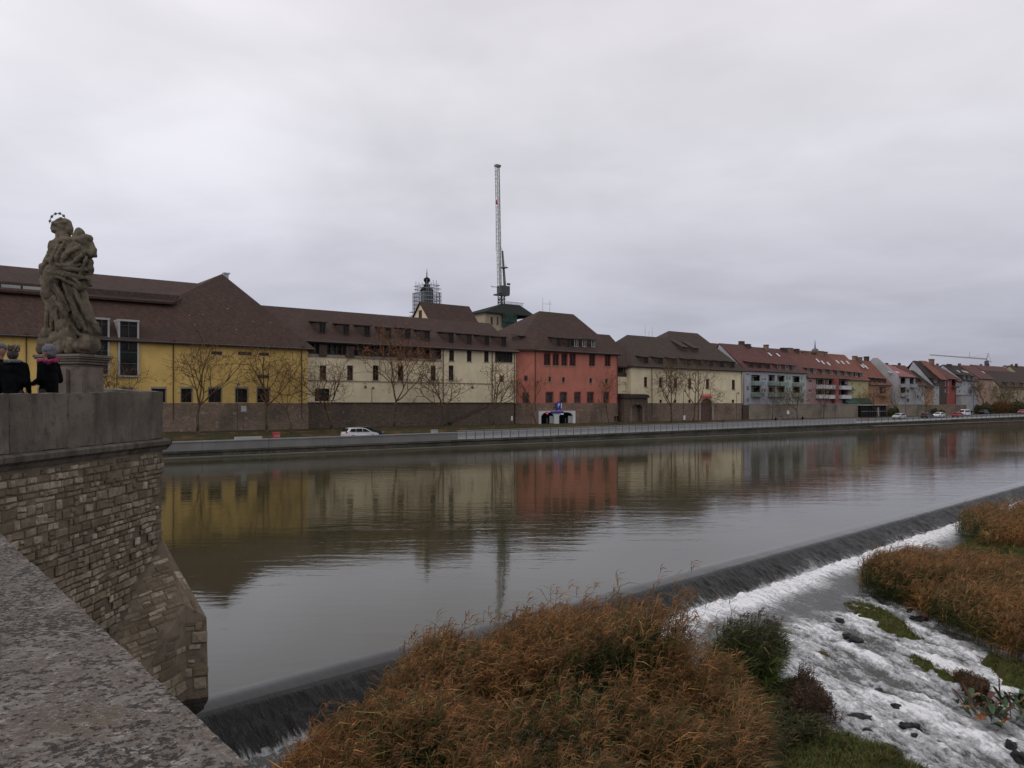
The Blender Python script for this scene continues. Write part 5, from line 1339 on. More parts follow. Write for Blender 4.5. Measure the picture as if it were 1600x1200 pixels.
tree('small bare tree before the pink house', 1287, -3.0, 8.5, .8, 66, 300, 'leaf_olive', thin=.6)
tree('dark bushy tree before the orange house', 1372, -3.0, 8.0, .8, 71, 900, 'leaf_brown', thin=.7)
tree('bare tree before the blank gable', 1400, -3.0, 8.0, .8, 75, 200, 'leaf_olive', thin=.6)
tree('small bare tree before the narrow orange house', 1448, -3.0, 8.5, .8, 79, 300, 'leaf_olive', thin=.6)
tree('bare tree among shrubs under the peach house', 1540, -2.0, 10, .9, 83, 2400, 'leaf_brown', thin=.8)
tree('bare tree among shrubs below the brown roof', 1568, -2.0, 9, .9, 87, 2400, 'leaf_olive', thin=.8)
tree('bare tree at the right picture edge', 1592, -2.0, 9.5, .9, 91, 2400, 'leaf_brown', thin=.8)
tree('small bare tree before the tall glazed bays', 181, -4.5, 8.6, .95, 95, 350, 'leaf_brown', thin=.8)

# ------------------------------------------------------------------ street furniture and traffic
def lamp_post(label, px, t_, ytop, arm=True):
    s = sp(px, t_); zb = -4.1 if t_ > -8 else zq(s); o = (s, t_, zb); r = thing('street_lamp', label, 'street lamp', st2w(*o), TH, 'street lamps on the far bank')
    hh = zp(px, ytop, t_) - zb
    m = MB(); m.tube((0, 0, 0), (0, 0, hh), .075, .05, 6); ob('pole', m.mesh('pole'), 'steel_dark', r)
    m = MB(); m.tube((0, 0, hh), (0, -.5, hh + .1), .04) ; m.tube((0, -.5, hh - .25), (0, -.5, hh + .15), .22, .12, 8); ob('lamp_head', m.mesh('lamp_head'), 'steel_dark', r)
for lb, px, t_, y in (('street lamp between the two big bare trees', 371, -3.5, 600), ('street lamp rising before the cream wall beneath the gallery', 581, -3.5, 606), ('street lamp before the right side of the red building', 940, -3, 612), ('street lamp beside the stone gateway', 993, -4, 630), ('street lamp left of the leaning tree', 1068, -4, 611), ('street lamp near the right end of the cream hall', 1151, -4, 614), ('street lamp before the pink house', 1305, -4, 612), ('street lamp before the blank gable house', 1415, -5, 618), ('street lamp before the stone street wall at the right', 1521, -8, 612)):
    lamp_post(lb, px, t_, y)
def plate(name, label, px, t_, y0, y1, w, mat, cat='sign', post=True):
    s = sp(px, t_); zb = -4.1; o = (s, t_, zb); r = thing(name, label, cat, st2w(*o), TH)
    z0, z1 = zp(px, y1, t_) - zb, zp(px, y0, t_) - zb
    m = MB(); m.box(-w / 2, w / 2, -.1, -.04, z0, z1); ob('panel', m.mesh('panel'), mat, r)
    m = MB(); m.tube((0, 0, -.1), (0, 0, z1 + .1), .04, .04, 6); ob('post', m.mesh('post'), 'steel_dark', r)
plate('ticket_machine', 'grey machine box on a post between the first two bare trees', 380.5, -4, 634, 643, .75, 'pale_concrete', 'machine')
plate('notice_sign', 'tall narrow white sign at the verge left of the car park portal', 799.5, -4, 650, 657, .28, 'sign_white')
plate('notice_sign', 'white notice sign under the lamp by the cream hall trees', 1069, -4, 649, 656, .6, 'sign_white')
plate('notice_sign', 'square white sign against the wall under the mint house', 1231, -3, 641.5, 647, .95, 'sign_white')
plate('post_marker', 'slim dark post with no panel left of the portal', 829.5, -3, 646, 650, .15, 'wood_dark', 'post')
# slab and barrier on the near side of the street
H = House('concrete_block', 'long pale concrete block on the promenade behind the parapet', 'block', 388, -27.5, -4.9)
q = pxq(368, 408.5, 682.5, 690, -27.9); m = H.mb(); m.box(q[0], q[1], -28.1, -27.5, zq(q[0]) + .13, q[3]); H.put(m, 'block', 'pale_concrete')
H = House('construction_barrier', 'red construction barrier with white marks behind the parapet', 'barrier', 432, -27.5, -4.9)
q = pxq(427, 437.5, 675.5, 686, -27.9); m = H.mb(); m.box(q[0], q[1], -28.0, -27.9, q[2], q[3]); m.box(q[0], q[1], -27.6, -27.5, q[2], q[3]); m.box(q[0] + .02, q[1] - .02, -27.9, -27.6, q[3] - .1, q[3] + .02); H.put(m, 'board', 'barrier_red')
m = H.mb(); w = q[1] - q[0]
for i in range(4): m.prism([(q[0] + w * (.15 + .22 * i), -28.02, q[2] + .3), (q[0] + w * (.22 + .22 * i), -28.02, q[2] + .3), (q[0] + w * (.18 + .22 * i), -28.02, q[3] - .3)], [(q[0] + w * (.15 + .22 * i), -28.002, q[2] + .3), (q[0] + w * (.22 + .22 * i), -28.002, q[2] + .3), (q[0] + w * (.18 + .22 * i), -28.002, q[3] - .3)])
H.put(m, 'stripe', 'sign_white')
m = H.mb()
for x in (q[0] + .05, q[1] - .15): m.box(x, x + .1, -27.95, -27.55, zq(q[0]) + .13, q[2] + .1)
H.put(m, 'foot', 'tyre')
H = House('life_buoy_box', 'small pale box on the parapet just left of the railing', 'box', 684, -28.3, -4.8)
q = pxq(680.5, 688.5, 672.5, 677, -28.9); m = H.mb(); m.box(q[0], q[1], -28.25, -27.8, zq(q[0]) + .13, q[3]); m.box(q[0] - .05, q[1] + .05, -28.3, -27.75, q[3], q[3] + .06); H.put(m, 'box', 'pale_concrete')

def car(label, px, t_, mat, rz=0.0, kind='estate', group='cars on the far street', yb=None):
    s = sp(px, t_); zb = zq(s) if t_ > -21.7 else zq(s); zb = max(zb, zq(s))
    if t_ > -9: zb = zq(s) + .14
    sc_ = 1.1 if 'estate' in label else 1.0
    r = thing('parked_car' if 'parked' in label else 'car', label, 'car', st2w(s, t_, zb), TH + rz, group)
    r.scale = (sc_, sc_, sc_); hw = .88
    prof = {'estate': [(-2.2, .35), (-2.22, .75), (-2.1, 1.0), (-1.75, 1.42), (-1.1, 1.5), (.1, 1.48), (.55, 1.38), (1.25, .98), (1.95, .86), (2.15, .70), (2.2, .40), (2.1, .25), (-2.1, .25)],
            'van': [(-2.4, .35), (-2.42, 1.0), (-2.35, 1.85), (-2.2, 1.98), (1.1, 1.98), (1.45, 1.8), (1.95, 1.15), (2.35, 1.0), (2.42, .5), (2.3, .25), (-2.3, .25)]}[kind]
    # body lofted across its width with rounded flanks and tucked-in roof
    m = MB(); rings = []
    for y, k in ((-hw, .0), (-hw * .97, .5), (-hw * .8, 1), (hw * .8, 1), (hw * .97, .5), (hw, 0)):
        ring = []
        for x, z in prof:
            inn = (1 - k) * .10; up = max(0, z - .95)
            yy = y * (1 - up * .28)
            ring.append((x * (1 - inn * .45), yy, .25 + (z - .25) * (1 - inn * (.35 if z > 1.2 else .2)) + inn * .1))
        rings.append(ring)
    n = len(prof)
    for a_, b_ in zip(rings, rings[1:]):
        for i in range(n):
            j = (i + 1) % n; m.poly([a_[i], a_[j], b_[j], b_[i]])
    m.poly(list(reversed(rings[0]))); m.poly(rings[-1])
    me_ = m.mesh('body'); 
    import bmesh as _b
    bb_ = _b.new(); bb_.from_mesh(me_); _b.ops.remove_doubles(bb_, verts=bb_.verts, dist=.001); _b.ops.recalc_face_normals(bb_, faces=bb_.faces); bb_.to_mesh(me_); bb_.free()
    ob('body', me_, mat, r)
    for sgn in (-1, 1):
        if kind == 'estate':
            for q_ in ([(-1.75, 1.02), (-1.55, 1.38), (-.95, 1.41), (-.95, 1.0)], [(-.88, 1.0), (-.88, 1.41), (-.05, 1.41), (-.05, 1.0)], [(.02, 1.0), (.02, 1.40), (.45, 1.32), (1.02, .98)]):
                mm_ = MB(); f = lambda x, z, e: (x, sgn * (hw * (1 - max(0, z - .95) * .28) + e), z)
                A_ = [f(x, z, -.03) for x, z in q_]; B_ = [f(x, z, .012) for x, z in q_]
                mm_.prism(A_, B_); ob('side_window', mm_.mesh('side_window'), 'window_glass', r)
        else:
            for q_ in ([(.0, 1.15), (.0, 1.75), (1.1, 1.75), (1.5, 1.2)], [(-2.1, 1.2), (-2.1, 1.75), (-.2, 1.75), (-.2, 1.2)]):
                mm_ = MB(); f = lambda x, z, e: (x, sgn * (hw * (1 - max(0, z - .95) * .28) + e), z)
                mm_.prism([f(x, z, -.03) for x, z in q_], [f(x, z, .012) for x, z in q_]); ob('side_window', mm_.mesh('side_window'), 'window_glass', r)
        for x in (-1.35, 1.35):
            w_ = MB(); w_.tube((x, sgn * (hw - .2), .32), (x, sgn * (hw + .01), .32), .33, .33, 16); wo_ = ob('wheel', w_.mesh('wheel'), 'tyre', r)
            w_ = MB(); w_.tube((x, sgn * (hw + .011), .32), (x, sgn * (hw + .03), .32), .20, .18, 12); ob('rim', w_.mesh('rim'), 'steel', wo_)
        l_ = MB(); l_.box(2.02, 2.17, sgn * .72 - .14, sgn * .72 + .14, .62, .76); ob('headlight', l_.mesh('headlight'), 'head_light', r)
        l_ = MB(); l_.box(-2.2, -2.02, sgn * .74 - .12, sgn * .74 + .14, .80, 1.0); ob('tail_light', l_.mesh('tail_light'), 'tail_light', r)
    g_ = MB(); w2 = hw * .78
    if kind == 'estate':
        g_.hexa([(.60, -w2 * .88, 1.37), (1.2, -w2, 1.01), (1.2, w2, 1.01), (.60, w2 * .88, 1.37), (.62, -w2 * .88, 1.40), (1.24, -w2, 1.03), (1.24, w2, 1.03), (.62, w2 * .88, 1.40)])
        ob('windscreen', g_.mesh('windscreen'), 'window_glass', r)
        g_ = MB(); g_.hexa([(-2.09, -w2, 1.03), (-1.76, -w2 * .88, 1.40), (-1.76, w2 * .88, 1.40), (-2.09, w2, 1.03), (-2.13, -w2, 1.05), (-1.80, -w2 * .88, 1.43), (-1.80, w2 * .88, 1.43), (-2.13, w2, 1.05)])
        ob('rear_window', g_.mesh('rear_window'), 'window_glass', r)
    else:
        g_.hexa([(1.47, -w2 * .9, 1.76), (1.92, -w2, 1.18), (1.92, w2, 1.18), (1.47, w2 * .9, 1.76), (1.51, -w2 * .9, 1.79), (1.97, -w2, 1.20), (1.97, w2, 1.20), (1.51, w2 * .9, 1.79)]); ob('windscreen', g_.mesh('windscreen'), 'window_glass', r)
    return r
car('white estate car driving right before the cream building', 562, -17.6, 'car_white')
car('dark car just ahead of the white estate', 571, -13.5, 'car_black', 0.1)
car('silver car with headlights facing left before the blank gable house', 1405, -15, 'car_silver', math.pi)
car('white car behind the silver one on the far street', 1467, -15, 'car_white', math.pi)
car('white van parked by the far street wall', 1507, -10.5, 'car_white', math.pi, 'van')
car('dark red car left of the white van', 1497, -18, 'car_red')
car('black car parked before the grey wall at the far right', 1538, -6, 'car_black')
car('red car at the right picture edge', 1598, -11, 'car_red', math.pi)
car('small dark car before the street wall near the dark timber house', 1449, -17, 'car_black')

# ------------------------------------------------------------------ people
def figure(o, pose, voxel, mats, name='body', rz=0.0, parent=None, scale=1.0):
    """standing or walking person, one continuous skin; faces +x"""
    m = MB(); sw, st_ = pose.get('stride', 0.0), pose.get('arm', 0.15)
    hipz = .90
    legs = MB()
    for sg, sd in ((1, -1), (-1, 1)):
        hip = Vector((0, sd * .10, hipz)); kn = Vector((sw * sg * .5 + .03, sd * .10, .49)); an = Vector((sw * sg - (.05 if sg < 0 else 0), sd * .10, .09))
        legs.cap(hip, kn, .095, .065, 8); legs.cap(kn, an, .062, .042, 8); legs.cap(an + Vector((-.04, 0, -.04)), an + Vector((.17, 0, -.05)), .045, .038, 8)
    legs.ell((0, 0, .92), (.13, .17, .13))
    up = MB(); coat = pose.get('coat', .75)
    up.cap((0, 0, coat), (0, 0, 1.05), .165, .15, 12); up.ell((0, 0, 1.12), (.14, .19, .22)); up.ell((.01, 0, 1.32), (.13, .205, .16)); up.cap((0, -.14, 1.41), (0, .14, 1.41), .075, .075, 8)
    for sd in (-1, 1):
        sh = Vector((0, sd * .20, 1.40)); a_ = pose.get('armsw', 0) * sd
        el = sh + Vector((a_ - .03, sd * .05, -.27)); ha = pose.get('hand', {}).get(sd)
        ha = Vector(ha) if ha else el + Vector((a_ + .10, -sd * .01, -.22))
        up.cap(sh, el, .065, .052, 8); up.cap(el, ha, .052, .038, 8)
    hd = MB(); hd.cap((0, 0, 1.40), (.015, 0, 1.54), .055, .055, 8); hz = 1.625
    hd.ell((.01, 0, hz), (.098, .078, .118), 16, 12); hd.ell((.035, 0, hz - .06), (.06, .055, .055), 12, 8); hd.ell((.105, 0, hz - .015), (.018, .014, .022), 8, 6)
    hd.ell((.0, .078, hz - .01), (.02, .012, .03), 8, 6); hd.ell((0, -.078, hz - .01), (.02, .012, .03), 8, 6)
    if pose.get('one'):
        al = MB(); 
        for q in (legs, up, hd):
            b = len(al.v); al.v += q.v; al.f += [tuple(b + i for i in f) for f in q.f]
        ob('body', blob(al, voxel, 'body', 1), mats[1], parent)
        return
    ob('trousers', blob(legs, voxel, 'trousers'), mats[0], parent)
    ob('coat', blob(up, voxel, 'coat', 2, lambda c: .010 * fbm(c[:, 0] * 9, c[:, 1] * 9, c[:, 2] * 5, 3, 4)), mats[1], parent)
    ob('head', blob(hd, min(voxel, .012), 'head', 2), mats[2], parent)
    for sd in (-1, 1):
        sh = Vector((0, sd * .20, 1.40)); a_ = pose.get('armsw', 0) * sd; el = sh + Vector((a_ - .03, sd * .05, -.27)); ha = pose.get('hand', {}).get(sd)
        ha = Vector(ha) if ha else el + Vector((a_ + .10, -sd * .01, -.22)); d = (ha - el).normalized()
        hn = MB(); hn.ell(ha + d * .04, (.035, .035, .04), 8, 6)
        for k in range(4):
            b0 = ha + d * .07 + Vector((0, 0, 0)) + d.orthogonal().normalized() * (k - 1.5) * .018
            hn.cap(b0, b0 + d * (.05 + .008 * (k in (1, 2))) + Vector((.012, 0, -.012)), .010, .008, 6)
        b0 = ha + d * .03; hn.cap(b0, b0 + d.orthogonal().normalized() * .04 + d * .03, .011, .009, 6)
        ob('hand', blob(hn, .006, 'hand', 1), mats[2], parent)

def walker(label, px, t_, rz, coat, legs='trousers', **k):
    s = sp(px, t_); zb = k.pop('z', None)
    if zb is None: zb = zq(s) + .13 if t_ < -22 else (-4.05 if t_ > -8 else zq(s))
    r = thing('person', label, 'person', st2w(s, t_, zb), TH + rz)
    figure(None, dict(stride=.28, armsw=.12, **k), .03, (legs, coat, 'skin'), parent=r)
    m = MB(); m.ell((-.012, 0, 1.66), (.105, .09, .10), 12, 8); ob('hair', m.mesh('hair', True), 'hair_dark', r)
walker('person in black walking on the pavement before the red building', 961, -6.0, math.pi, 'coat_black')
walker('second dark figure close behind the person walking before the red building', 964.5, -5.4, math.pi, 'coat_black')
walker('lone person in dark clothes walking on the promenade behind the railing', 1130, -27.6, 0, 'coat_navy')
def cyclist(label, px, t_, rz, coat):
    s = sp(px, t_); zb = zq(s) + .13
    r = thing('bicycle', 'bicycle ridden by the ' + label, 'bicycle', st2w(s, t_, zb), TH + rz)
    for x in (-.52, .52):
        m = MB()
        for i in range(18):
            a0, a1 = 6.2832 * i / 18, 6.2832 * (i + 1) / 18
            m.tube((x + .34 * math.cos(a0), 0, .36 + .34 * math.sin(a0)), (x + .34 * math.cos(a1), 0, .36 + .34 * math.sin(a1)), .022, .022, 4)
        ob('wheel', m.mesh('wheel'), 'tyre', r)
    m = MB(); 
    for a_, b_ in (((-.52, .36), (-.05, .34)), ((-.52, .36), (-.2, .82)), ((-.2, .82), (-.05, .34)), ((-.05, .34), (.38, .85)), ((-.2, .82), (.38, .85)), ((.38, .95), (.52, .36))): m.tube((a_[0], 0, a_[1]), (b_[0], 0, b_[1]), .02, .02, 5)
    m.tube((.36, -.27, 1.0), (.36, .27, 1.0), .018); ob('frame', m.mesh('frame'), 'steel_dark', r)
    m = MB(); m.ell((-.22, 0, .93), (.13, .07, .04)); ob('saddle', m.mesh('saddle', True), 'tyre', r)
    p = thing('person', label, 'person', st2w(s, t_, zb), TH + rz)
    m = MB(); lg = MB()
    for sd, kx, kz, fx, fz in ((-1, .18, .72, .02, .22), (1, .26, .84, .05, .5)):
        lg.cap((-.2, sd * .09, 1.0), (kx, sd * .1, kz), .09, .06, 8); lg.cap((kx, sd * .1, kz), (fx, sd * .1, fz), .058, .042, 8); lg.cap((fx, sd * .1, fz - .04), (fx + .17, sd * .1, fz - .04), .042, .036, 8)
    ob('trousers', blob(lg, .03, 'trousers'), 'trousers', p)
    m.cap((-.2, 0, 1.02), (.02, 0, 1.45), .16, .16, 10); m.cap((.02, -.14, 1.48), (.02, .14, 1.48), .07, .07, 8)
    for sd in (-1, 1): m.cap((.03, sd * .19, 1.46), (.18, sd * .24, 1.2), .06, .05, 8); m.cap((.18, sd * .24, 1.2), (.36, sd * .24, 1.03), .048, .036, 8)
    ob('jacket', blob(m, .03, 'jacket'), coat, p)
    m = MB(); m.cap((.04, 0, 1.5), (.07, 0, 1.6), .055, .055, 8); m.ell((.09, 0, 1.70), (.1, .08, .12), 12, 8); ob('head', blob(m, .02, 'head'), 'skin', p)
    m = MB(); m.ell((.075, 0, 1.735), (.105, .088, .10), 12, 8); ob('hair', m.mesh('hair', True), 'hair_dark', p)
cyclist('cyclist in a dark jacket before the lavender house', 1212, -27.3, 0, 'coat_black')
cyclist('cyclist in a grey jacket right behind the dark jacketed one', 1219, -26.6, 0, 'coat_grey')
cyclist('cyclist in black before the mint house', 1254, -26.0, 0, 'coat_black')
walker('person in black beside the white van', 1518, -9.5, 1.2, 'coat_black')
walker('person standing near the far black car', 1547, -10, .5, 'coat_black')
# ------------------------------------------------------------------ the old bridge: pier, bastion and parapets
def old_stone(name, c, dark=.45, lichen=.5, fine=30, streak=True):
    t = NT(name); v = t.coord(); v2 = t.coord(sc=(1, 1, .18))
    n1 = t.noise(v, .9, 6, .65); n2 = t.noise(v, 5, 6, .7); n3 = t.noise(v, fine, 5, .75); n4 = t.noise(v2, 2.2, 5, .6)
    col = t.mix(t.rng(n1, .32, .68), c_mul(c, .68), c_mul(c, 1.22))
    col = t.mix(t.rng(n2, .5, .68, 0, .7), col, c_mul(c, dark))
    if streak: col = t.mix(t.rng(n4, .5, .7, 0, .75), col, c_mul(c, .42))
    col = t.mix(t.rng(n3, .56, .72, 0, lichen), col, (min(1, c[0] * 1.9), min(1, c[1] * 1.85), min(1, c[2] * 1.75)))
    h = t.math('ADD', n2, t.math('MULTIPLY', n3, .4))
    return t.fin(col, .92, t.bump(h, .7, .03), spec=.2)
old_stone('parapet_stone', (.135, .115, .092)); old_stone('cornice_stone', (.115, .10, .082)); old_stone('mortar', (.15, .12, .088), streak=False)
old_stone('statue_stone', (.145, .120, .086), lichen=.25, fine=45); old_stone('pedestal_stone', (.17, .14, .115)); old_stone('deck_stone', (.16, .15, .135))
t = NT('rubble_stone'); v = t.coord(); oi = t.N('ShaderNodeObjectInfo')
rp = t.N('ShaderNodeValToRGB'); t.l.new(oi.outputs['Random'], rp.inputs[0])
for i, (p_, c_) in enumerate(((0, (.13, .098, .064)), (.3, (.19, .15, .10)), (.55, (.235, .19, .13)), (.78, (.30, .25, .185)), (1, (.44, .38, .29)))):
    e = rp.color_ramp.elements[0] if i == 0 else (rp.color_ramp.elements[-1] if i == 4 else rp.color_ramp.elements.new(p_)); e.position = p_; e.color = (*c_, 1)
geo = t.N('ShaderNodeNewGeometry')
mp = t.N('ShaderNodeMapping'); t.l.new(geo.outputs['Position'], mp.inputs[0])
n1 = t.noise(mp.outputs[0], .9, 4, .6); n2 = t.noise(mp.outputs[0], 9, 6, .7); n3 = t.noise(mp.outputs[0], 30, 4, .7)
col = t.mix(t.rng(n2, .4, .66, 0, .65), rp.outputs[0], (.10, .08, .056))
col = t.mix(t.rng(n1, .46, .66, 0, .7), col, (.095, .075, .05))
col = t.mix(t.rng(n3, .58, .7, 0, .4), col, (.27, .24, .20))
t.fin(col, .92, t.bump(t.math('ADD', n2, t.math('MULTIPLY', n3, .4)), .8, .025), spec=.2)

XA = -7.5                                        # plane of the bastion flank facing the camera's side
YA, YB = 5.0, 16.9
PIER = thing('bridge_pier', 'rubble stone bridge pier with pointed cutwater below the statue bastion', 'pier', (-9, 13, WZ - 2.5))
PO = Vector((-9, 13, WZ - 2.5))
U0, P1m = Vector((XA, 7.5, -2.86)), Vector((XA - .03, YB, -2.86))
L0, Kt, Kb = Vector((XA, 9.6, -8.2)), Vector((-6.55, 15.8, -4.05)), Vector((-6.15, 14.9, -8.2))
Nt, Nb = Vector((-6.17, 15.9, -4.33)), Vector((-5.72, 15.0, -8.2))
C1, C2 = Vector((-9.5, 20.2, -2.86)), Vector((-9.0, 21.0, -8.2))
m = MB(PO)
b_ = [(XA, YA, -.88), (XA, YB, -.88), (-10.4, 20.3, -.88), (-17, 17, -.88), (-17, YA, -.88)]
lo_ = [(XA, YA, -2.86), tuple(P1m), tuple(C1), (-17, 17, -2.86), (-17, YA, -2.86)]
m.prism(lo_, b_)
m.poly([L0, Kt, P1m]); m.poly([L0, Kb, Kt]); m.poly([(XA, YA, -2.86), (XA, YA, -8.2), L0, P1m]); m.poly([P1m, Kt, Nt]); m.poly([Kt, Kb, Nb, Nt]); m.poly([P1m, Nt, C1]); m.poly([Nt, Nb, C2, C1]); m.poly([C1, C2, (-17, 19, -8.2), (-17, 17, -2.86)]);
m.poly([(-17, YA, -2.86), (-17, YA, -8.2), (XA, YA, -8.2), (XA, YA, -2.86)])
m.build('core', 'mortar', PIER)

# rubble blocks: a pool of chipped block shapes, placed course by course
rs = random.Random(99)
pool = []
for k in range(14):
    mm_ = MB(); j = lambda s_=.06: rs.uniform(-s_, s_)
    b0 = [(-.5, 0, -.5), (.5, 0, -.5), (.5, 0, .5), (-.5, 0, .5)]
    f0 = [(-.40 + j(.08), 1 + j(.25), -.36 + j(.12)), (.40 + j(.08), 1 + j(.25), -.36 + j(.12)), (.40 + j(.08), 1 + j(.25), .36 + j(.12)), (-.40 + j(.08), 1 + j(.25), .36 + j(.12))]
    mid = [(-.5 + j(.03), .55, -.47 + j(.03)), (.5 + j(.03), .55, -.47 + j(.03)), (.5 + j(.03), .55, .47 + j(.03)), (-.5 + j(.03), .55, .47 + j(.03))]
    nb_ = len(mm_.v); mm_.v += [Vector(p) for p in b0 + mid + f0]; mm_.r = k
    for r_ in (0, 4):
        for i in range(4): q = (i + 1) % 4; mm_.f.append((r_ + i, r_ + 4 + i, r_ + 4 + q, r_ + q))
    mm_.f.append((8, 11, 10, 9)); pool.append(mm_)
plans = []                                        # (centre, u, nrm, up, w, h, depth)
def inside(pt, poly):
    c = False
    for i in range(len(poly)):
        (x0, y0), (x1, y1) = poly[i], poly[(i + 1) % len(poly)]
        if (y0 > pt[1]) != (y1 > pt[1]) and pt[0] < (x1 - x0) * (pt[1] - y0) / (y1 - y0) + x0: c = not c
    return c
def fc(n, p): return n if n.dot(-p) > 0 else -n
def lay(pts, origin, u, nrm, hmin=.08, hmax=.19, wmin=.10, wmax=.36, seed=1, dm=1.0):
    rr = random.Random(seed)
    u = u.normalized(); nrm = nrm.normalized(); up = nrm.cross(u).normalized()
    if up.z < 0: up = -up
    P2 = [((p - origin).dot(u), (p - origin).dot(up)) for p in pts]
    lo, hi = min(p[1] for p in P2), max(p[1] for p in P2); x0, x1 = min(p[0] for p in P2), max(p[0] for p in P2)
    z = lo
    while z < hi:
        h_ = rr.uniform(hmin, hmax); x = x0 - rr.random() * .3
        while x < x1:
            w_ = rr.uniform(wmin, wmax) * (1.0 if h_ < .15 else 1.15)
            c = (x + w_ / 2, z + h_ / 2)
            if all(inside((c[0] + dx * w_ * .36, c[1] + dz * h_ * .34), P2) for dx in (-1, 1) for dz in (-1, 1)):
                if h_ > .15 and w_ < .24 and rr.random() < .5:
                    for q in (-.25, .25): plans.append((origin + u * c[0] + up * (c[1] + q * h_), u, nrm, up, w_ - .02, h_ / 2 - .018, rr.uniform(.014, .04) * dm))
                elif rr.random() < .93:
                    plans.append((origin + u * c[0] + up * c[1], u, nrm, up, w_ - .022, h_ - .02 - rr.random() * .015, rr.uniform(.012, .045) * dm))
            x += w_
        z += h_
Yv = Vector((0, 1, 0))
lay([Vector((XA, 7.0, -4.9)), L0.lerp(P1m, .42), P1m, Vector((XA, YB, -1.0)), Vector((XA, 7.0, -1.0))], Vector((XA, 8, -3)), Yv, Vector((1, 0, 0)), seed=2)
nA = (Kt - L0).cross(P1m - L0); nA = fc(nA, Kt)
nAu = nA.normalized(); hz = Vector((0, 0, 1)).cross(nAu).normalized()
hz = fc(hz, Vector((-1, 0, 0))); yp = Yv - nAu * nAu.y
lay([L0.lerp(P1m, .38), L0.lerp(Kt, .38), Kt, P1m], Kt, hz + yp * .6, nA, seed=3, dm=.5)
nB = (Kb - L0).cross(Kt - L0); nB = fc(nB, Kt)
lay([L0.lerp(Kt, .38), L0.lerp(Kb, .55), Kb.lerp(Kt, .3), Kt], Kt, Vector((0, 0, 1)).cross(nB.normalized()), nB, seed=4, hmax=.22, wmax=.45, dm=.6)
nC = Vector((1, -.05, .02)); 
lay([P1m, Kt, Nt], P1m, (Nt - P1m), fc((Kt - P1m).cross(Nt - P1m), Kt), seed=5, hmin=.12, hmax=.22, wmin=.10, wmax=.26, dm=.4)
nD = (Kb - Kt).cross(Nt - Kt); nD = fc(nD, Kt)
lay([Kt, Kb.lerp(Kt, .2), Nb.lerp(Nt, .2), Nt], Kt, (Nt - Kt) - Vector((0, 0, (Nt - Kt).z)), nD, seed=6, hmin=.12, hmax=.26, wmin=.10, wmax=.27, dm=.5)
def apparent(p):
    c = p[0]; d = c.length; k = max(.1, abs(p[2].dot(c.normalized())))
    px_ = 800 + 1230 * c.x / c.y; py_ = 630 - 1230 * c.z / c.y
    vis = -60 < px_ < 345 and 640 < py_ < 1200 and py_ < 835 + .925 * max(px_, 0)
    return (p[4] * p[5] * k / d / d) * (1 if vis else .02)
plans.sort(key=apparent, reverse=True)
pm2 = [p_.mesh('stone') for p_ in pool]
for me_ in pm2: me_.materials.append(MATS['rubble_stone'])
rest = MB(PO)
for i, (c, u, nr, up, w_, h_, d_) in enumerate(plans):
    Mx = Matrix(((u.x * w_, nr.x * d_, up.x * h_, 0), (u.y * w_, nr.y * d_, up.y * h_, 0), (u.z * w_, nr.z * d_, up.z * h_, 0), (0, 0, 0, 1)))
    ro_ = rs.gauss(0, .05); Mx = Matrix.Rotation(ro_, 4, nr) @ Mx; Mx.translation = c - PO
    if i < 298:
        o_ = bpy.data.objects.new('stone', pm2[i % 14]); COL.objects.link(o_); o_.parent = PIER; o_.matrix_local = Mx
    else:
        b0 = len(rest.v); P_ = pool[i % 14]; rest.v += [Mx @ v_ + PO for v_ in P_.v]; rest.f += [tuple(b0 + q for q in f) for f in P_.f]
# the remaining small stones as one part, tinted stone by stone through a face attribute
me_ = rest.mesh('small_stones'); nm = np.repeat(np.random.default_rng(4).random(len(me_.polygons) // 9 + 1), 9)[:len(me_.polygons)]
t = NT('rubble_small'); at = t.N('ShaderNodeAttribute', attribute_name='stone_tone')
at_ = me_.attributes.new('stone_tone', 'FLOAT', 'FACE'); at_.data.foreach_set('value', nm.astype(np.float32))
rp2 = t.N('ShaderNodeValToRGB'); t.l.new(at.outputs['Fac'], rp2.inputs[0])
for i, (p_, c_) in enumerate(((0, (.13, .098, .064)), (.3, (.19, .15, .10)), (.55, (.235, .19, .13)), (.78, (.30, .25, .185)), (1, (.44, .38, .29)))):
    e = rp2.color_ramp.elements[0] if i == 0 else (rp2.color_ramp.elements[-1] if i == 4 else rp2.color_ramp.elements.new(p_)); e.position = p_; e.color = (*c_, 1)
v = t.coord(); n1 = t.noise(v, .9, 4, .6); n2 = t.noise(v, 9, 6, .7); n3 = t.noise(v, 30, 4, .7)
col = t.mix(t.rng(n2, .4, .66, 0, .65), rp2.outputs[0], (.10, .08, .056)); col = t.mix(t.rng(n1, .46, .66, 0, .7), col, (.095, .075, .05)); col = t.mix(t.rng(n3, .58, .7, 0, .4), col, (.27, .24, .20))
t.fin(col, .92, t.bump(n2, .8, .025), spec=.2)
o_ = ob('small_stones', me_, 'rubble_small', PIER); o_['kind'] = 'stuff'
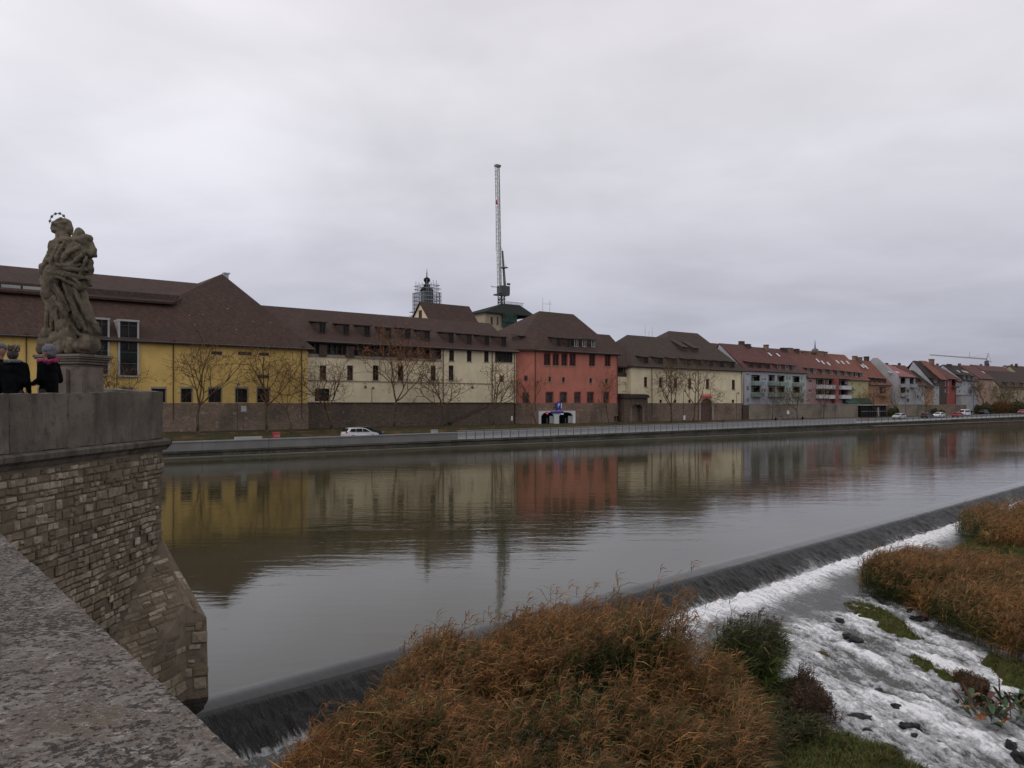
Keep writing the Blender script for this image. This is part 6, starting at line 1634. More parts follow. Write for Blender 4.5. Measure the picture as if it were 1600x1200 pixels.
# cornice: moulded string course under the parapet
def sweep(mb_, path, prof):                        # prof: (outward, z)
    for (p, q) in zip(path, path[1:]):
        p, q = Vector(p), Vector(q); d = (q - p).normalized(); n_ = Vector((d.y, -d.x, 0))
        for (o0, z0), (o1, z1) in zip(prof, prof[1:]):
            mb_.poly([p + n_ * o0 + Vector((0, 0, z0)), q + n_ * o0 + Vector((0, 0, z0)), q + n_ * o1 + Vector((0, 0, z1)), p + n_ * o1 + Vector((0, 0, z1))])
ys = [5.0, 7.3, 9.2, 11.4, 13.6, 15.4, 17.0]
for y0, y1 in zip(ys, ys[1:]):
    m = MB(PO); sweep(m, [(XA, y0 + .008, 0), (XA, y1 - .008, 0)], [(-.4, -1.0), (.03, -1.0), (.06, -.93), (.14, -.88), (.15, -.80), (.10, -.765), (-.4, -.76)])
    for yy, s_ in ((y0 + .008, 1), (y1 - .008, -1)):
        f = [(XA - .4, yy, -1.0), (XA + .03, yy, -1.0), (XA + .06, yy, -.93), (XA + .14, yy, -.88), (XA + .15, yy, -.80), (XA + .10, yy, -.765), (XA - .4, yy, -.76)]
        m.poly(f if s_ > 0 else f[::-1])
    m.build('cornice_stone', 'cornice_stone', PIER)
m = MB(PO); sweep(m, [(XA, 17.0, 0), (-10.6, 20.6, 0)], [(-.4, -1.0), (.03, -1.0), (.15, -.88), (.15, -.80), (.10, -.765), (-.4, -.76)]); m.build('cornice_stone', 'cornice_stone', PIER)

def rough_slab(o_, c8, name, mat, parent, n=(40, 6, 12), amp=.012, seed=1, freq=3.0):
    """a block with real surface relief: c8 = trilinear corners (x0y0z0 ... )"""
    C8 = np.array([tuple(c) for c in c8], float).reshape(2, 2, 2, 3)
    bmv, faces = [], []
    base = 0
    for ax in range(3):
        for side in (0, 1):
            ua, va = [a for a in range(3) if a != ax]
            a_, b_ = n[ua] + 1, n[va] + 1
            U, V = np.meshgrid(np.linspace(0, 1, a_), np.linspace(0, 1, b_), indexing='ij')
            T_ = np.zeros((a_, b_, 3)); T_[..., ua] = U; T_[..., va] = V; T_[..., ax] = side
            p = 0
            for i in (0, 1):
                for j in (0, 1):
                    for k in (0, 1):
                        w_ = (T_[..., 0] if i else 1 - T_[..., 0]) * (T_[..., 1] if j else 1 - T_[..., 1]) * (T_[..., 2] if k else 1 - T_[..., 2])
                        p = p + w_[..., None] * C8[i, j, k]
            bmv.append(p.reshape(-1, 3)); idx = base + np.arange(a_ * b_).reshape(a_, b_)
            q = np.stack([idx[:-1, :-1], idx[1:, :-1], idx[1:, 1:], idx[:-1, 1:]], -1).reshape(-1, 4)
            if (side == 0) == (ax != 1): q = q[:, ::-1]
            faces.append(q); base += a_ * b_
    co = np.concatenate(bmv); ctr = C8.reshape(-1, 3).mean(0)
    for d in range(3):
        co[:, d] += amp * fbm(co[:, 0] * freq + 7 * d, co[:, 1] * freq, co[:, 2] * freq, 4, seed + d * 3) * (.8)
    co = co - np.array(tuple(o_))
    me = fast_mesh(name, co, np.concatenate(faces), False)
    import bmesh
    b = bmesh.new(); b.from_mesh(me); bmesh.ops.remove_doubles(b, verts=b.verts, dist=.0006); b.to_mesh(me); b.free(); me.shade_smooth()
    try: me.set_sharp_from_angle(angle=math.radians(50))
    except Exception: pass
    return ob(name, me, mat, parent)
BAS = thing('bastion_parapet', 'tall solid stone parapet of the bridge bastion in front of the statue', 'parapet', (XA, 12, -.76)); BO = Vector((XA, 12, -.76))
tz_ = lambda y: .13 + (y - 11.5) * .022
cuts = [5.0, 8.3, 11.75, 13.3, YB + .0]
for i, (y0, y1) in enumerate(zip(cuts, cuts[1:])):
    y0 += .004; y1 -= .004 if i < 3 else 0
    c8 = [(XA - .42, y0, -.755), (XA - .42, y0, tz_(y0)), (XA - .42, y1, -.755), (XA - .42, y1, tz_(y1)), (XA, y0, -.755), (XA, y0, tz_(y0)), (XA, y1, -.755), (XA, y1, tz_(y1))]
    rough_slab(BO, c8, 'parapet_block', 'parapet_stone', BAS, (4, 60, 18), .016, 40 + i, 2.6)
e = Vector((-10.5, 20.2, 0)); d = (e - Vector((XA, YB, 0))).normalized(); nn = Vector((d.y, -d.x, 0)); p0, p1 = Vector((XA, YB, 0)), e
c8 = [tuple(p0 - nn * .42 + Vector((0, 0, -.755))), tuple(p0 - nn * .42 + Vector((0, 0, tz_(YB)))), tuple(p1 - nn * .42 + Vector((0, 0, -.755))), tuple(p1 - nn * .42 + Vector((0, 0, tz_(YB) + .15))), tuple(p0 + Vector((0, 0, -.755))), tuple(p0 + Vector((0, 0, tz_(YB)))), tuple(p1 + Vector((0, 0, -.755))), tuple(p1 + Vector((0, 0, tz_(YB) + .15)))]
rough_slab(BO, c8, 'parapet_block', 'parapet_stone', BAS, (4, 30, 10), .012, 51, 2.6)
m = MB(); m.prism([(XA - .42, YA, -.87), (XA - .42, YB, -.87), (-10.4, 20.0, -.87), (-17, 17, -.87), (-17, YA, -.87)], [(XA - .42, YA, -.70), (XA - .42, YB - .1, -.70), (-10.3, 19.8, -.70), (-17, 17, -.70), (-17, YA, -.70)])
setp(m.build('bridge_deck', 'deck_stone'), kind='structure')

# the parapet under the camera
E0 = Vector((-1.155, 1.395, 0)).normalized(); En = Vector((E0.y, -E0.x, 0))      # along (away), outward
e_at = lambda k: Vector((-.245, .755, 0)) + E0 * k
FP = thing('near_parapet', 'lichen covered broad stone parapet top in the lower left foreground', 'parapet', (-.5, 1, -.6)); FO = Vector((-.5, 1, -.6))
t = NT('lichen_stone'); v = t.coord()
n0 = t.noise(v, 2.6, 5, .6); n1 = t.noise(v, 22, 6, .7, .3); n2 = t.noise(v, 78, 5, .7, .3); n3 = t.noise(v, 150, 4, .8); n4 = t.noise(v, 30, 5, .75, .6); n5 = t.noise(t.coord(loc=(5, 3, 1)), 9, 6, .8, .6)
col = t.mix(t.rng(n0, .35, .65), (.118, .096, .080), (.168, .146, .126))
col = t.mix(t.rng(n5, .50, .62, 0, .6), col, (.13, .095, .068))
col = t.mix(t.rng(n1, .50, .60, 0, .7), col, (.23, .212, .19))
col = t.mix(t.rng(n4, .58, .64, 0, .8), col, (.34, .325, .30))
n7 = t.noise(v, 135, 3, .6); zone = t.rng(t.noise(v, 5, 4, .7), .36, .6)
dk = t.rng(t.math('ADD', t.math('ADD', t.math('MULTIPLY', n2, .45), t.math('MULTIPLY', n7, .45)), t.math('MULTIPLY', zone, .075)), .505, .545)
col = t.mix(t.math('MULTIPLY', dk, .88), col, (.026, .022, .019))
col = t.mix(t.rng(n3, .54, .62, 0, .6), col, (.30, .275, .245))
col = t.mix(t.rng(n3, .32, .43, .7, 0), col, (.035, .03, .026))
n6 = t.noise(t.coord(loc=(1, 9, 4)), 7, 5, .75)
col = t.mix(t.rng(n6, .62, .70, 0, .5), col, (.20, .175, .07))
h = t.math('SUBTRACT', t.math('ADD', t.math('MULTIPLY', n1, .6), t.math('MULTIPLY', n3, .5)), t.math('MULTIPLY', dk, .5))
t.fin(col, .9, t.bump(h, .9, .012), spec=.25)
for i, (k0, k1) in enumerate(((-1.2, 1.52), (1.526, 3.3), (3.306, 5.6))):
    zt = -.35
    c = lambda k, o_, z: tuple(e_at(k) + En * o_ + Vector((0, 0, z)))
    c8 = [c(k0, -.62, zt - .30), c(k0, -.62, zt), c(k1, -.62, zt - .30), c(k1, -.62, zt), c(k0, 0, zt - .30), c(k0, 0, zt - .004), c(k1, 0, zt - .30), c(k1, 0, zt - .004)]
    rough_slab(FO, c8, 'coping_stone', 'lichen_stone', FP, (70, int((k1 - k0) * 110), 16), .0032, 70 + i, 12.0)
m = MB(FO)
q0, q1 = e_at(-1.2), e_at(7.0)
for o0, o1, z0, z1, nme, mt in ((-.56, -.06, -1.6, -.655, 'wall', 'parapet_stone'),):
    m.hexa([q0 + En * o0 + Vector((0, 0, z0)), q0 + En * o1 + Vector((0, 0, z0)), q1 + En * o1 + Vector((0, 0, z0)), q1 + En * o0 + Vector((0, 0, z0)), q0 + En * o0 + Vector((0, 0, z1)), q0 + En * o1 + Vector((0, 0, z1)), q1 + En * o1 + Vector((0, 0, z1)), q1 + En * o0 + Vector((0, 0, z1))])
    m.build(nme, mt, FP)
m = MB(FO)
m.hexa([q0 + En * -.9 + Vector((0, 0, -8.3)), q0 + En * -.08 + Vector((0, 0, -8.3)), q1 + En * -.08 + Vector((0, 0, -8.3)), q1 + En * -.9 + Vector((0, 0, -8.3)), q0 + En * -.9 + Vector((0, 0, -1.6)), q0 + En * -.08 + Vector((0, 0, -1.6)), q1 + En * -.08 + Vector((0, 0, -1.6)), q1 + En * -.9 + Vector((0, 0, -1.6))])
m.build('pier_wall', 'mortar', FP)

# ------------------------------------------------------------------ the statue
YS = 16.4
def SW(X, Y, d=0.0):                               # zoomed view pixels -> world on the statue's plane; d = towards the viewer (m)
    px_, py_ = X / 3.0, 320 + Y / 3.0
    return W(px_, py_, YS) + Vector((0, -d, 0))
MP = YS / FPX / 3.0                                 # metres per zoomed pixel
ST = thing('stone_statue', 'weathered baroque stone saint with star halo looking left on its pedestal', 'statue', tuple(SW(330, 705))); SO = SW(330, 705)
m = MB(SO); K = MP
def E_(X, Y, rx, ry, d=0, rd=None): m.ell(SW(X, Y, d), (rx * K, (rd or rx) * K, ry * K), 14, 10)
def C_(a, b, r0, r1, da=0, db=0): m.cap(SW(*a, da), SW(*b, db), r0 * K, r1 * K, 10)
# head turned to the left and slightly up
E_(292, 102, 38, 36, 0, 36); E_(262, 106, 24, 26, .02, 26); C_((252, 92), (241, 112), 9, 8, .02, .02); E_(252, 124, 14, 9, .02); E_(300, 84, 34, 20, 0, 34); E_(318, 104, 22, 28, 0); C_((322, 110), (338, 138), 12, 6); C_((330, 120), (346, 142), 5, 4)
C_((288, 122), (298, 168), 32, 38); E_(268, 122, 26, 17, .04); E_(322, 116, 20, 26, 0, 24); E_(318, 178, 52, 26, .02); C_((243, 104), (236, 110), 5, 5, .02, .02); C_((262, 92), (300, 72), 9, 9, .13, .12); C_((278, 96), (318, 88), 8, 8, .14, .12); 
E_(285, 200, 48, 44, .05, 45); E_(262, 205, 30, 38, .08); E_(330, 215, 60, 55, 0, 50); E_(300, 250, 55, 50, .04); E_(370, 240, 58, 52, .0, 45)
# book / child bundle and raised drapery on the right shoulder
C_((372, 122), (360, 160), 17, 24, .0); E_(380, 140, 22, 30, .0, 22); C_((345, 168), (425, 160), 16, 20, .05, .02); C_((400, 165), (440, 215), 26, 20, .02, .0); E_(432, 222, 26, 26, 0); C_((350, 185), (440, 235), 14, 14, .1, .05); C_((410, 150), (435, 185), 14, 12)
C_((415, 205), (452, 238), 14, 9, .05)
# left arm folded at the waist, hand by the hip
C_((258, 215), (238, 262), 24, 20, .08, .08); C_((238, 262), (205, 300), 22, 18, .08, .1); E_(205, 312, 17, 22, .1); C_((215, 268), (232, 262), 12, 12, .1, .1); C_((245, 268), (320, 262), 18, 20, .12, .15)
# waist, hips, weight on one leg
E_(325, 300, 78, 42, .02, 60); E_(330, 335, 76, 55, 0, 60); C_((270, 330), (245, 420), 52, 40, .10, .14); E_(252, 390, 46, 50, .10, 40); C_((245, 420), (298, 520), 36, 30, .12, .06); C_((298, 520), (300, 640), 34, 44, .05, .05)
C_((345, 350), (350, 500), 56, 34, .0, .0); C_((352, 500), (345, 640), 34, 48); C_((390, 320), (425, 300), 30, 22); C_((425, 270), (425, 370), 18, 14, .0, .0); C_((420, 350), (385, 400), 22, 20, .05, .05)
C_((385, 420), (430, 570), 26, 30, 0, .0); E_(440, 590, 36, 34, 0, 36); C_((455, 560), (468, 600), 14, 10)
C_((215, 340), (205, 400), 22, 10, .05, .05); C_((205, 400), (235, 440), 12, 10, .08, .08); C_((240, 430), (268, 540), 15, 14, .06, .04); C_((255, 560), (220, 640), 24, 30, .0, .0)
# drapery folds: long ridges that wrap the body
rf = random.Random(12)
folds = [((225, 335), (330, 345), (400, 400), 9), ((235, 350), (320, 400), (350, 500), 11), ((300, 325), (360, 335), (430, 350), 9), ((340, 330), (400, 360), (410, 400), 8), ((250, 360), (330, 440), (345, 560), 10), ((270, 430), (320, 480), (360, 560), 9), ((215, 430), (255, 480), (290, 540), 10),
         ((240, 450), (250, 540), (235, 620), 9), ((265, 470), (280, 560), (260, 640), 8), ((290, 500), (300, 580), (320, 660), 8), ((350, 430), (390, 500), (430, 590), 11), ((375, 400), (420, 490), (462, 580), 9), ((330, 380), (370, 470), (400, 580), 9), ((360, 560), (380, 600), (420, 620), 9), ((340, 480), (350, 540), (355, 600), 9),
         ((300, 205), (280, 240), (270, 300), 10), ((330, 190), (300, 250), (290, 300), 9), ((350, 215), (330, 260), (320, 300), 8), ((390, 210), (350, 230), (330, 262), 10), ((420, 230), (400, 270), (350, 300), 10), ((430, 250), (425, 300), (400, 340), 8), ((260, 280), (320, 305), (400, 290), 9), ((300, 300), (370, 320), (425, 310), 9), ((280, 320), (340, 350), (400, 350), 8), ((240, 300), (230, 340), (225, 390), 9), ((205, 350), (215, 390), (240, 420), 7)]
for a_, b_, c_, r_ in folds:
    n = 7; P_ = []
    for i in range(n + 1):
        k = i / n; x = (1 - k) ** 2 * a_[0] + 2 * k * (1 - k) * b_[0] + k * k * c_[0]; y = (1 - k) ** 2 * a_[1] + 2 * k * (1 - k) * b_[1] + k * k * c_[1]
        P_.append(SW(x, y, .24 + .05 * math.sin(3 * k) - .0009 * abs(x - 320)))
    for p, q in zip(P_, P_[1:]): m.cap(p, q, r_ * K, r_ * K, 6)
# base: rounded cloud-rock with two putto heads and a foot
E_(330, 668, 128, 44, .0, 95); E_(245, 655, 55, 48, .08, 50); E_(420, 655, 52, 52, .0, 60); E_(330, 575, 38, 36, .22, 34); E_(345, 628, 44, 50, .22, 40); E_(240, 610, 34, 34, .15, 30); C_((350, 610), (330, 685), 30, 22, .3, .35); C_((320, 690), (270, 692), 18, 12, .35, .4); E_(290, 640, 34, 40, .25); C_((215, 620), (200, 680), 26, 24, .1, .1); C_((380, 640), (365, 690), 14, 14, .35, .35)
def sdisp(c):
    wx = .10 * fbm(c[:, 0] * 2.5, c[:, 1] * 2.5, c[:, 2] * 2.5, 2, 5)
    u = c[:, 0] + wx + .35 * c[:, 2]; r = 1 - np.abs(fbm(u * 8.5, c[:, 1] * 7, c[:, 2] * 2.2, 2, 8)) * 1.5
    body = sstep(1.02 * 2.5, 2.3, c[:, 2])
    return body * .030 * (np.clip(r, -.4, 1) - .45) + .006 * fbm(c[:, 0] * 18, c[:, 1] * 18, c[:, 2] * 18, 3, 9)
ob('figure', blob(m, .0135, 'figure', 1, sdisp), 'statue_stone', ST).scale = (.94, 1, 1)
# halo of stars
hc = SW(272, 84); hr = 42 * K; m2 = MB(SO); pts = []
for i in range(15):
    a_ = math.radians(-35 + 215 * i / 14 + 5); pts.append(hc + Vector((hr * math.cos(a_) * .92, 0, hr * math.sin(a_) * 1.05)))
for p, q in zip(pts, pts[1:]): m2.tube(p, q, .008, .008, 5)
m2.build('halo_ring', 'verdigris', ST)
for i in range(1, 15, 2):
    m3 = MB(SO); p = pts[i]; 
    for k in range(3):
        a_ = math.pi * k / 3 + i; v_ = Vector((math.cos(a_), 0, math.sin(a_))) * .032; u_ = Vector((-math.sin(a_), 0, math.cos(a_))) * .012
        m3.prism([p - v_ + Vector((0, -.012, 0)), p + u_ + Vector((0, -.02, 0)), p + v_ + Vector((0, -.012, 0)), p - u_ + Vector((0, -.02, 0))], [p - v_ + Vector((0, .012, 0)), p + u_ + Vector((0, .02, 0)), p + v_ + Vector((0, .012, 0)), p - u_ + Vector((0, .02, 0))])
    m3.build('star', 'verdigris', ST)
# pedestal
PD = thing('statue_pedestal', 'moulded stone pedestal carrying the statue at the bastion tip', 'pedestal', tuple(SW(345, 705)), math.radians(-14)); 
pc = SW(330, 705)
zt = pc.z; R_z = lambda Y: SW(330, Y).z - zt
prof = [(174, 706, 719), (168, 720, 727), (156, 727.5, 738), (146, 738.5, 750), (128, 750.5, 762)]
for w_, y0, y1 in prof:
    m = MB(); h_ = w_ * K * .75; m.box(-h_, h_, -h_ * .8, h_ * .8, R_z(y1), R_z(y0)); o_ = m.build('cornice_moulding', 'pedestal_stone', PD)
    bm_ = o_.modifiers.new('b', 'BEVEL'); bm_.width = .012; bm_.segments = 2
m = MB(); n = 10
rings = []
for i in range(n + 1):
    k = i / n; z_ = R_z(762) + (-.72 - zt - R_z(762)) * k; w_ = (112 + 6 * k + 42 * max(0, k - .3) ** 1.6) * K * .95
    rings.append([(-w_, -w_ * .62, z_), (-w_ * .62, -w_ * .82, z_), (w_ * .62, -w_ * .82, z_), (w_, -w_ * .62, z_), (w_, w_ * .62, z_), (w_ * .62, w_ * .82, z_), (-w_ * .62, w_ * .82, z_), (-w_, w_ * .62, z_)])
for a_, b_ in zip(rings, rings[1:]):
    for i in range(8): j = (i + 1) % 8; m.poly([b_[i], b_[j], a_[j], a_[i]])
m.build('shaft', 'pedestal_stone', PD)
m = MB(); zb_ = -.72 - zt; w_ = 165 * K; m.box(-w_, w_, -w_ * .85, w_ * .85, zb_, zb_ + .22); m.build('plinth', 'pedestal_stone', PD)
m = MB(); w_ = 60 * K; m.box(-w_, w_, -.82 * 118 * K - .05, -.82 * 112 * K, zb_ + .3, R_z(775)); m.build('front_panel', 'pedestal_stone', PD)

# ------------------------------------------------------------------ visitors on the bastion
def visitor(label, px, py_top, y, rz, hgt, coat, pose, extra):
    p = W(px, py_top, y); zb = -.70; r = thing('person', label, 'person', (p.x, p.y, zb), rz)
    sc = hgt / 1.75; r.scale = (sc, sc, sc)
    figure(None, pose, .022, ('trousers', coat, 'skin'), parent=r); extra(r)
def beanie(r):
    m = MB(); m.ell((-.012, 0, 1.672), (.122, .105, .105), 18, 12); m.cap((-.03, 0, 1.66), (-.055, 0, 1.60), .095, .082, 12)
    me_ = blob(m, .012, 'beanie', 2, lambda c: .003 * np.sin(c[:, 1] * 260)); ob('beanie', me_, 'beanie_grey', r)
    m = MB()
    for i in range(16):
        a0, a1 = 6.2832 * i / 16, 6.2832 * (i + 1) / 16
        f = lambda a_: Vector((.135 * math.cos(a_) + .01, .15 * math.sin(a_), 1.45 + .03 * math.sin(2 * a_) - .035 * math.cos(a_)))
        m.cap(f(a0), f(a1), .043, .043, 8)
    m.cap((.12, .06, 1.40), (.17, .03, 1.24), .05, .03, 8); m.cap((.05, -.14, 1.45), (.16, -.05, 1.33), .05, .04, 8)
    ob('scarf', blob(m, .014, 'scarf', 1, lambda c: .016 * fbm(c[:, 0] * 14, c[:, 1] * 14, c[:, 2] * 26, 3, 2)), 'scarf_pink', r)
    m = MB(); m.ell((-.05, 0, 1.575), (.062, .088, .10), 10, 8); ob('hair', m.mesh('hair', True), 'hair_dark', r)
visitor('person in a grey beanie and magenta scarf facing left before the pedestal', 76, 545, 13.6, math.radians(172), 1.70, 'coat_black', dict(hand={-1: (.26, -.12, 1.08), 1: (.24, .12, 1.06)}, coat=.62), beanie)
def hat1(r):
    m = MB(); m.ell((-.01, 0, 1.69), (.108, .09, .075), 16, 10); m.ell((-.035, 0, 1.60), (.082, .088, .10), 14, 10); ob('hair', m.mesh('hair', True), 'hair_dark', r)
    m = MB()
    rr = random.Random(3)
    for i in range(60):
        a_ = rr.random() * 6.28; z_ = 1.66 + rr.random() * .09; c_ = Vector((.10 * math.cos(a_), .085 * math.sin(a_), z_)); m.cap(c_, c_ + Vector((rr.uniform(-.03, .03), rr.uniform(-.03, .03), rr.uniform(.0, .05))), .014, .006, 5)
    ob('hat_trim', m.mesh('hat_trim'), 'hat_band', r)
    m = MB()
    for i in range(14):
        a0, a1 = 6.2832 * i / 14, 6.2832 * (i + 1) / 14; f = lambda a_: Vector((.10 * math.cos(a_) - .01, .12 * math.sin(a_), 1.475)); m.cap(f(a0), f(a1), .035, .035, 6)
    ob('fur_collar', blob(m, .015, 'fur_collar', 1, lambda c: .01 * fbm(c[:, 0] * 40, c[:, 1] * 40, c[:, 2] * 40, 2, 3)), 'coat_grey', r)
visitor('person seen from behind in a bulky black coat and a furry brown hat', 21, 545, 12.9, math.radians(95), 1.64, 'coat_black', dict(coat=.6), hat1)
def cap1(r):
    m = MB(); m.ell((-.005, 0, 1.69), (.115, .098, .075), 16, 10); m.cap((.08, 0, 1.68), (.14, 0, 1.665), .05, .035, 8); ob('cap', blob(m, .012, 'cap', 1), 'coat_grey', r)
visitor('person in a dark flat cap at the left picture edge facing right', -1, 536, 13.6, math.radians(10), 1.74, 'coat_black', dict(coat=.7), cap1)

# ------------------------------------------------------------------ below the weir: rocks, moss, reeds
t = NT('wet_rock'); v = t.coord(); n = t.noise(v, 3, 5, .7); n2 = t.noise(v, 14, 4, .7)
t.fin(t.mix(t.rng(n, .35, .7), (.008, .008, .008), (.03, .028, .025)), .45, t.bump(t.math('ADD', n, n2), .8, .05), spec=.3)
def lz(p):
    a_, b_ = toab(p); return float(low_z(np.array([b_]))[0])
def rock(label, px, py, rx, ry, rz_, seed):
    p = G(px, py, -6.85); p = G(px, py, lz(p) + .05); z_ = lz(p)
    m = MB((0, 0, 0)); m.ell((0, 0, 0), 1, 22, 14); me_ = m.mesh('rock', True)
    n = len(me_.vertices); co = np.empty(n * 3); me_.vertices.foreach_get('co', co); co = co.reshape(-1, 3)
    r_ = 1 + .30 * fbm(co[:, 0] * 1.6 + seed, co[:, 1] * 1.6, co[:, 2] * 1.6, 3, seed) + .08 * fbm(co[:, 0] * 5, co[:, 1] * 5, co[:, 2] * 5 + seed, 2, seed)
    co = co * r_[:, None]; co = co + .13 * np.sign(np.sin(co[:, [1, 2, 0]] * 4 + seed)); co *= np.array([rx, ry, rz_])
    me_.vertices.foreach_set('co', co.ravel()); me_.update()
    o_ = ob('rock', me_, 'wet_rock', None, (p.x, p.y, z_ + rz_ * .12), seed * .7); setp(o_, label, 'rock', 'dark rocks in the rapids')
for i, a_ in enumerate((
    ('lone dark boulder in the white water at the centre of the rapids', 1397, 1108, .17, .13, .15), ('dark pointed rock right above the grassy lower bank', 1420, 1138, .20, .13, .14), ('small dark rock just below the pointed one', 1427, 1150, .11, .08, .09),
    ('large dark boulder at the right edge of the rapids', 1578, 1168, .16, .12, .16), ('dark boulder nearest the lower right picture corner', 1594, 1190, .22, .16, .20), ('low black stone left of the corner boulders', 1577, 1186, .09, .07, .07),
    ('round dark rock at the upper end of the rapids below the moss strip', 1337, 1000, .20, .15, .13), ('smaller rock touching the left of the round upper rock', 1324, 993, .16, .12, .11), ('flat dark rock at the left tip of the moss strip', 1312, 968, .22, .14, .13),
    ('long flat rock breaking the calm water at the rapids start', 1206, 972, .30, .10, .08), ('dark slab rock among the foam left of centre', 1345, 1121, .26, .15, .10), ('jagged rock below the slab rock', 1357, 1143, .14, .10, .09),
    ('flat stone under the foam left of the second moss mound', 1372, 1080, .24, .12, .08), ('dark stone beside the leafy dock plant', 1532, 1102, .14, .10, .09), ('dark rock on the near shore by the grass tip', 1393, 1172, .20, .12, .10), ('rock beneath the reeds beside the upper channel', 1436, 968, .28, .16, .14), ('rock in the narrow channel under the right reeds', 1424, 955, .22, .14, .12))):
    rock(*a_, seed=i + 3)

t = NT('moss'); v = t.coord(); n = t.noise(v, 5, 6, .75); n2 = t.noise(v, 1.1, 4, .6); n3 = t.noise(v, 28, 4, .7)
col = t.mix(t.rng(n, .32, .68), (.028, .040, .010), (.105, .115, .026)); col = t.mix(t.rng(n2, .45, .65, 0, .7), col, (.07, .052, .022)); col = t.mix(t.rng(n3, .5, .7, 0, .5), col, (.13, .125, .035))
t.fin(col, .95, t.bump(t.math('ADD', n, n3), 1.0, .07), spec=.15)
def blade_field(name, label, P_, h, w_, lean, cols, seed, mat='reed', cat=None, per=5, nod=.35, parent=None):
    """fine blades: P_ (N,3) feet; each foot carries per blades"""
    rn = np.random.default_rng(seed); N = len(P_) * per
    P_ = np.repeat(P_, per, 0) + rn.normal(0, .035, (N, 3)) * np.array([1, 1, .1])
    a_ = rn.uniform(0, 6.283, N); D = np.stack([np.cos(a_), np.sin(a_), np.zeros(N)], 1); Sd = np.stack([-np.sin(a_), np.cos(a_), np.zeros(N)], 1)
    H_ = h * rn.uniform(.5, 1.15, N)[:, None]; ln = lean * rn.uniform(.3, 1.4, N)[:, None] * H_; w = (w_ * rn.uniform(.6, 1.3, N))[:, None]
    up = np.array([0, 0, 1.0])
    l0, l1, l2 = P_, P_ + up * H_ * .6 + D * ln * .35, P_ + up * H_ * (1 - nod * .4) + D * ln
    co = np.stack([l0 - Sd * w, l0 + Sd * w, l1 + Sd * w * .8, l1 - Sd * w * .8, l2 + Sd * w * .15, l2 - Sd * w * .15], 1)
    b0 = np.arange(N)[:, None] * 6; q = np.concatenate([b0 + np.array([[0, 1, 2, 3]]), b0 + np.array([[3, 2, 4, 5]])], 0)
    ci = rn.random(N); cl = np.array(cols)[(ci * len(cols)).astype(int) % len(cols)] * rn.uniform(.7, 1.3, (N, 1))
    C_ = np.repeat(np.concatenate([cl, np.ones((N, 1))], 1), 6, 0)
    o_ = ob(name, fast_mesh(name, co.reshape(-1, 3), q, False, C_), mat, parent)
    return o_
t = NT('reed'); ca = t.N('ShaderNodeAttribute', attribute_name='tint')
g_ = t.N('ShaderNodeNewGeometry'); n = t.noise(g_.outputs['Position'], 1.1, 3)
t.l.new(t.scale(ca.outputs['Color'], t.rng(n, .35, .65, .75, 1.25)), t.b.inputs['Base Color'])
t.b.inputs['Roughness'].default_value = .75; t.b.inputs['Specular IOR Level'].default_value = .2
tr = t.N('ShaderNodeBsdfTranslucent'); t.l.new(ca.outputs['Color'], tr.inputs[0]); ms = t.N('ShaderNodeMixShader'); ms.inputs[0].default_value = .28
t.l.new(t.b.outputs[0], ms.inputs[1]); t.l.new(tr.outputs[0], ms.inputs[2]); t.l.new(ms.outputs[0], t.out.inputs[0])

def mound(label, poly_px, z_, hgt, seed, grass=True, name='moss_bank', ghgt=.10, gcols=None, dens=260):
    """low hummock whose outline is given on the water plane"""
    pts = [G(x, y, z_) for x, y in poly_px]; pts2 = [(p.x, p.y) for p in pts]
    xs_ = [p[0] for p in pts2]; ys_ = [p[1] for p in pts2]
    nx_ = 70; X, Y = np.meshgrid(np.linspace(min(xs_) - .4, max(xs_) + .4, nx_), np.linspace(min(ys_) - .4, max(ys_) + .4, nx_), indexing='ij')
    # signed distance to the outline
    D = np.full(X.shape, 1e9); ins = np.zeros(X.shape, bool)
    for i in range(len(pts2)):
        (x0, y0), (x1, y1) = pts2[i], pts2[(i + 1) % len(pts2)]
        dx_, dy_ = x1 - x0, y1 - y0; tt = np.clip(((X - x0) * dx_ + (Y - y0) * dy_) / (dx_ * dx_ + dy_ * dy_), 0, 1)
        D = np.minimum(D, np.hypot(X - x0 - tt * dx_, Y - y0 - tt * dy_))
        c = ((y0 > Y) != (y1 > Y)) & (X < (x1 - x0) * (Y - y0) / (y1 - y0 + 1e-12) + x0); ins ^= c
    sd = np.where(ins, D, -D) + .10 * fbm(X * 2.2, Y * 2.2, o=3, seed=seed)
    Z = z_ - .35 + (hgt + .35) * sstep(-.22, .45, sd) + .05 * fbm(X * 3, Y * 3, o=4, seed=seed + 1)
    o_ = ob(name, grid_mesh(name, X, Y, Z), 'moss'); setp(o_, label, kind='stuff')
    o_['category'] = 'moss bank'
    if grass:
        rn = np.random.default_rng(seed); k = int(dens * (max(xs_) - min(xs_)) * (max(ys_) - min(ys_)))
        u, v_ = rn.random(k) * (nx_ - 1), rn.random(k) * (nx_ - 1); i, j = u.astype(int), v_.astype(int)
        ok = sd[i, j] > .08; i, j = i[ok], j[ok]
        P_ = np.stack([X[i, j] + rn.normal(0, .03, len(i)), Y[i, j] + rn.normal(0, .03, len(i)), Z[i, j] - .01], 1)
        g = blade_field('grass', '', P_, ghgt, .008, .9, gcols or [(.07, .09, .02), (.11, .12, .03), (.13, .10, .035), (.05, .06, .02)], seed + 5, parent=o_)
        g['kind'] = 'stuff'
    return sd, X, Y, Z
mound('long green moss strip below the right reed bed', [(1308, 950), (1320, 940), (1360, 944), (1400, 962), (1440, 990), (1452, 1004), (1420, 1000), (1370, 985), (1325, 968)], -6.78, .16, 1)
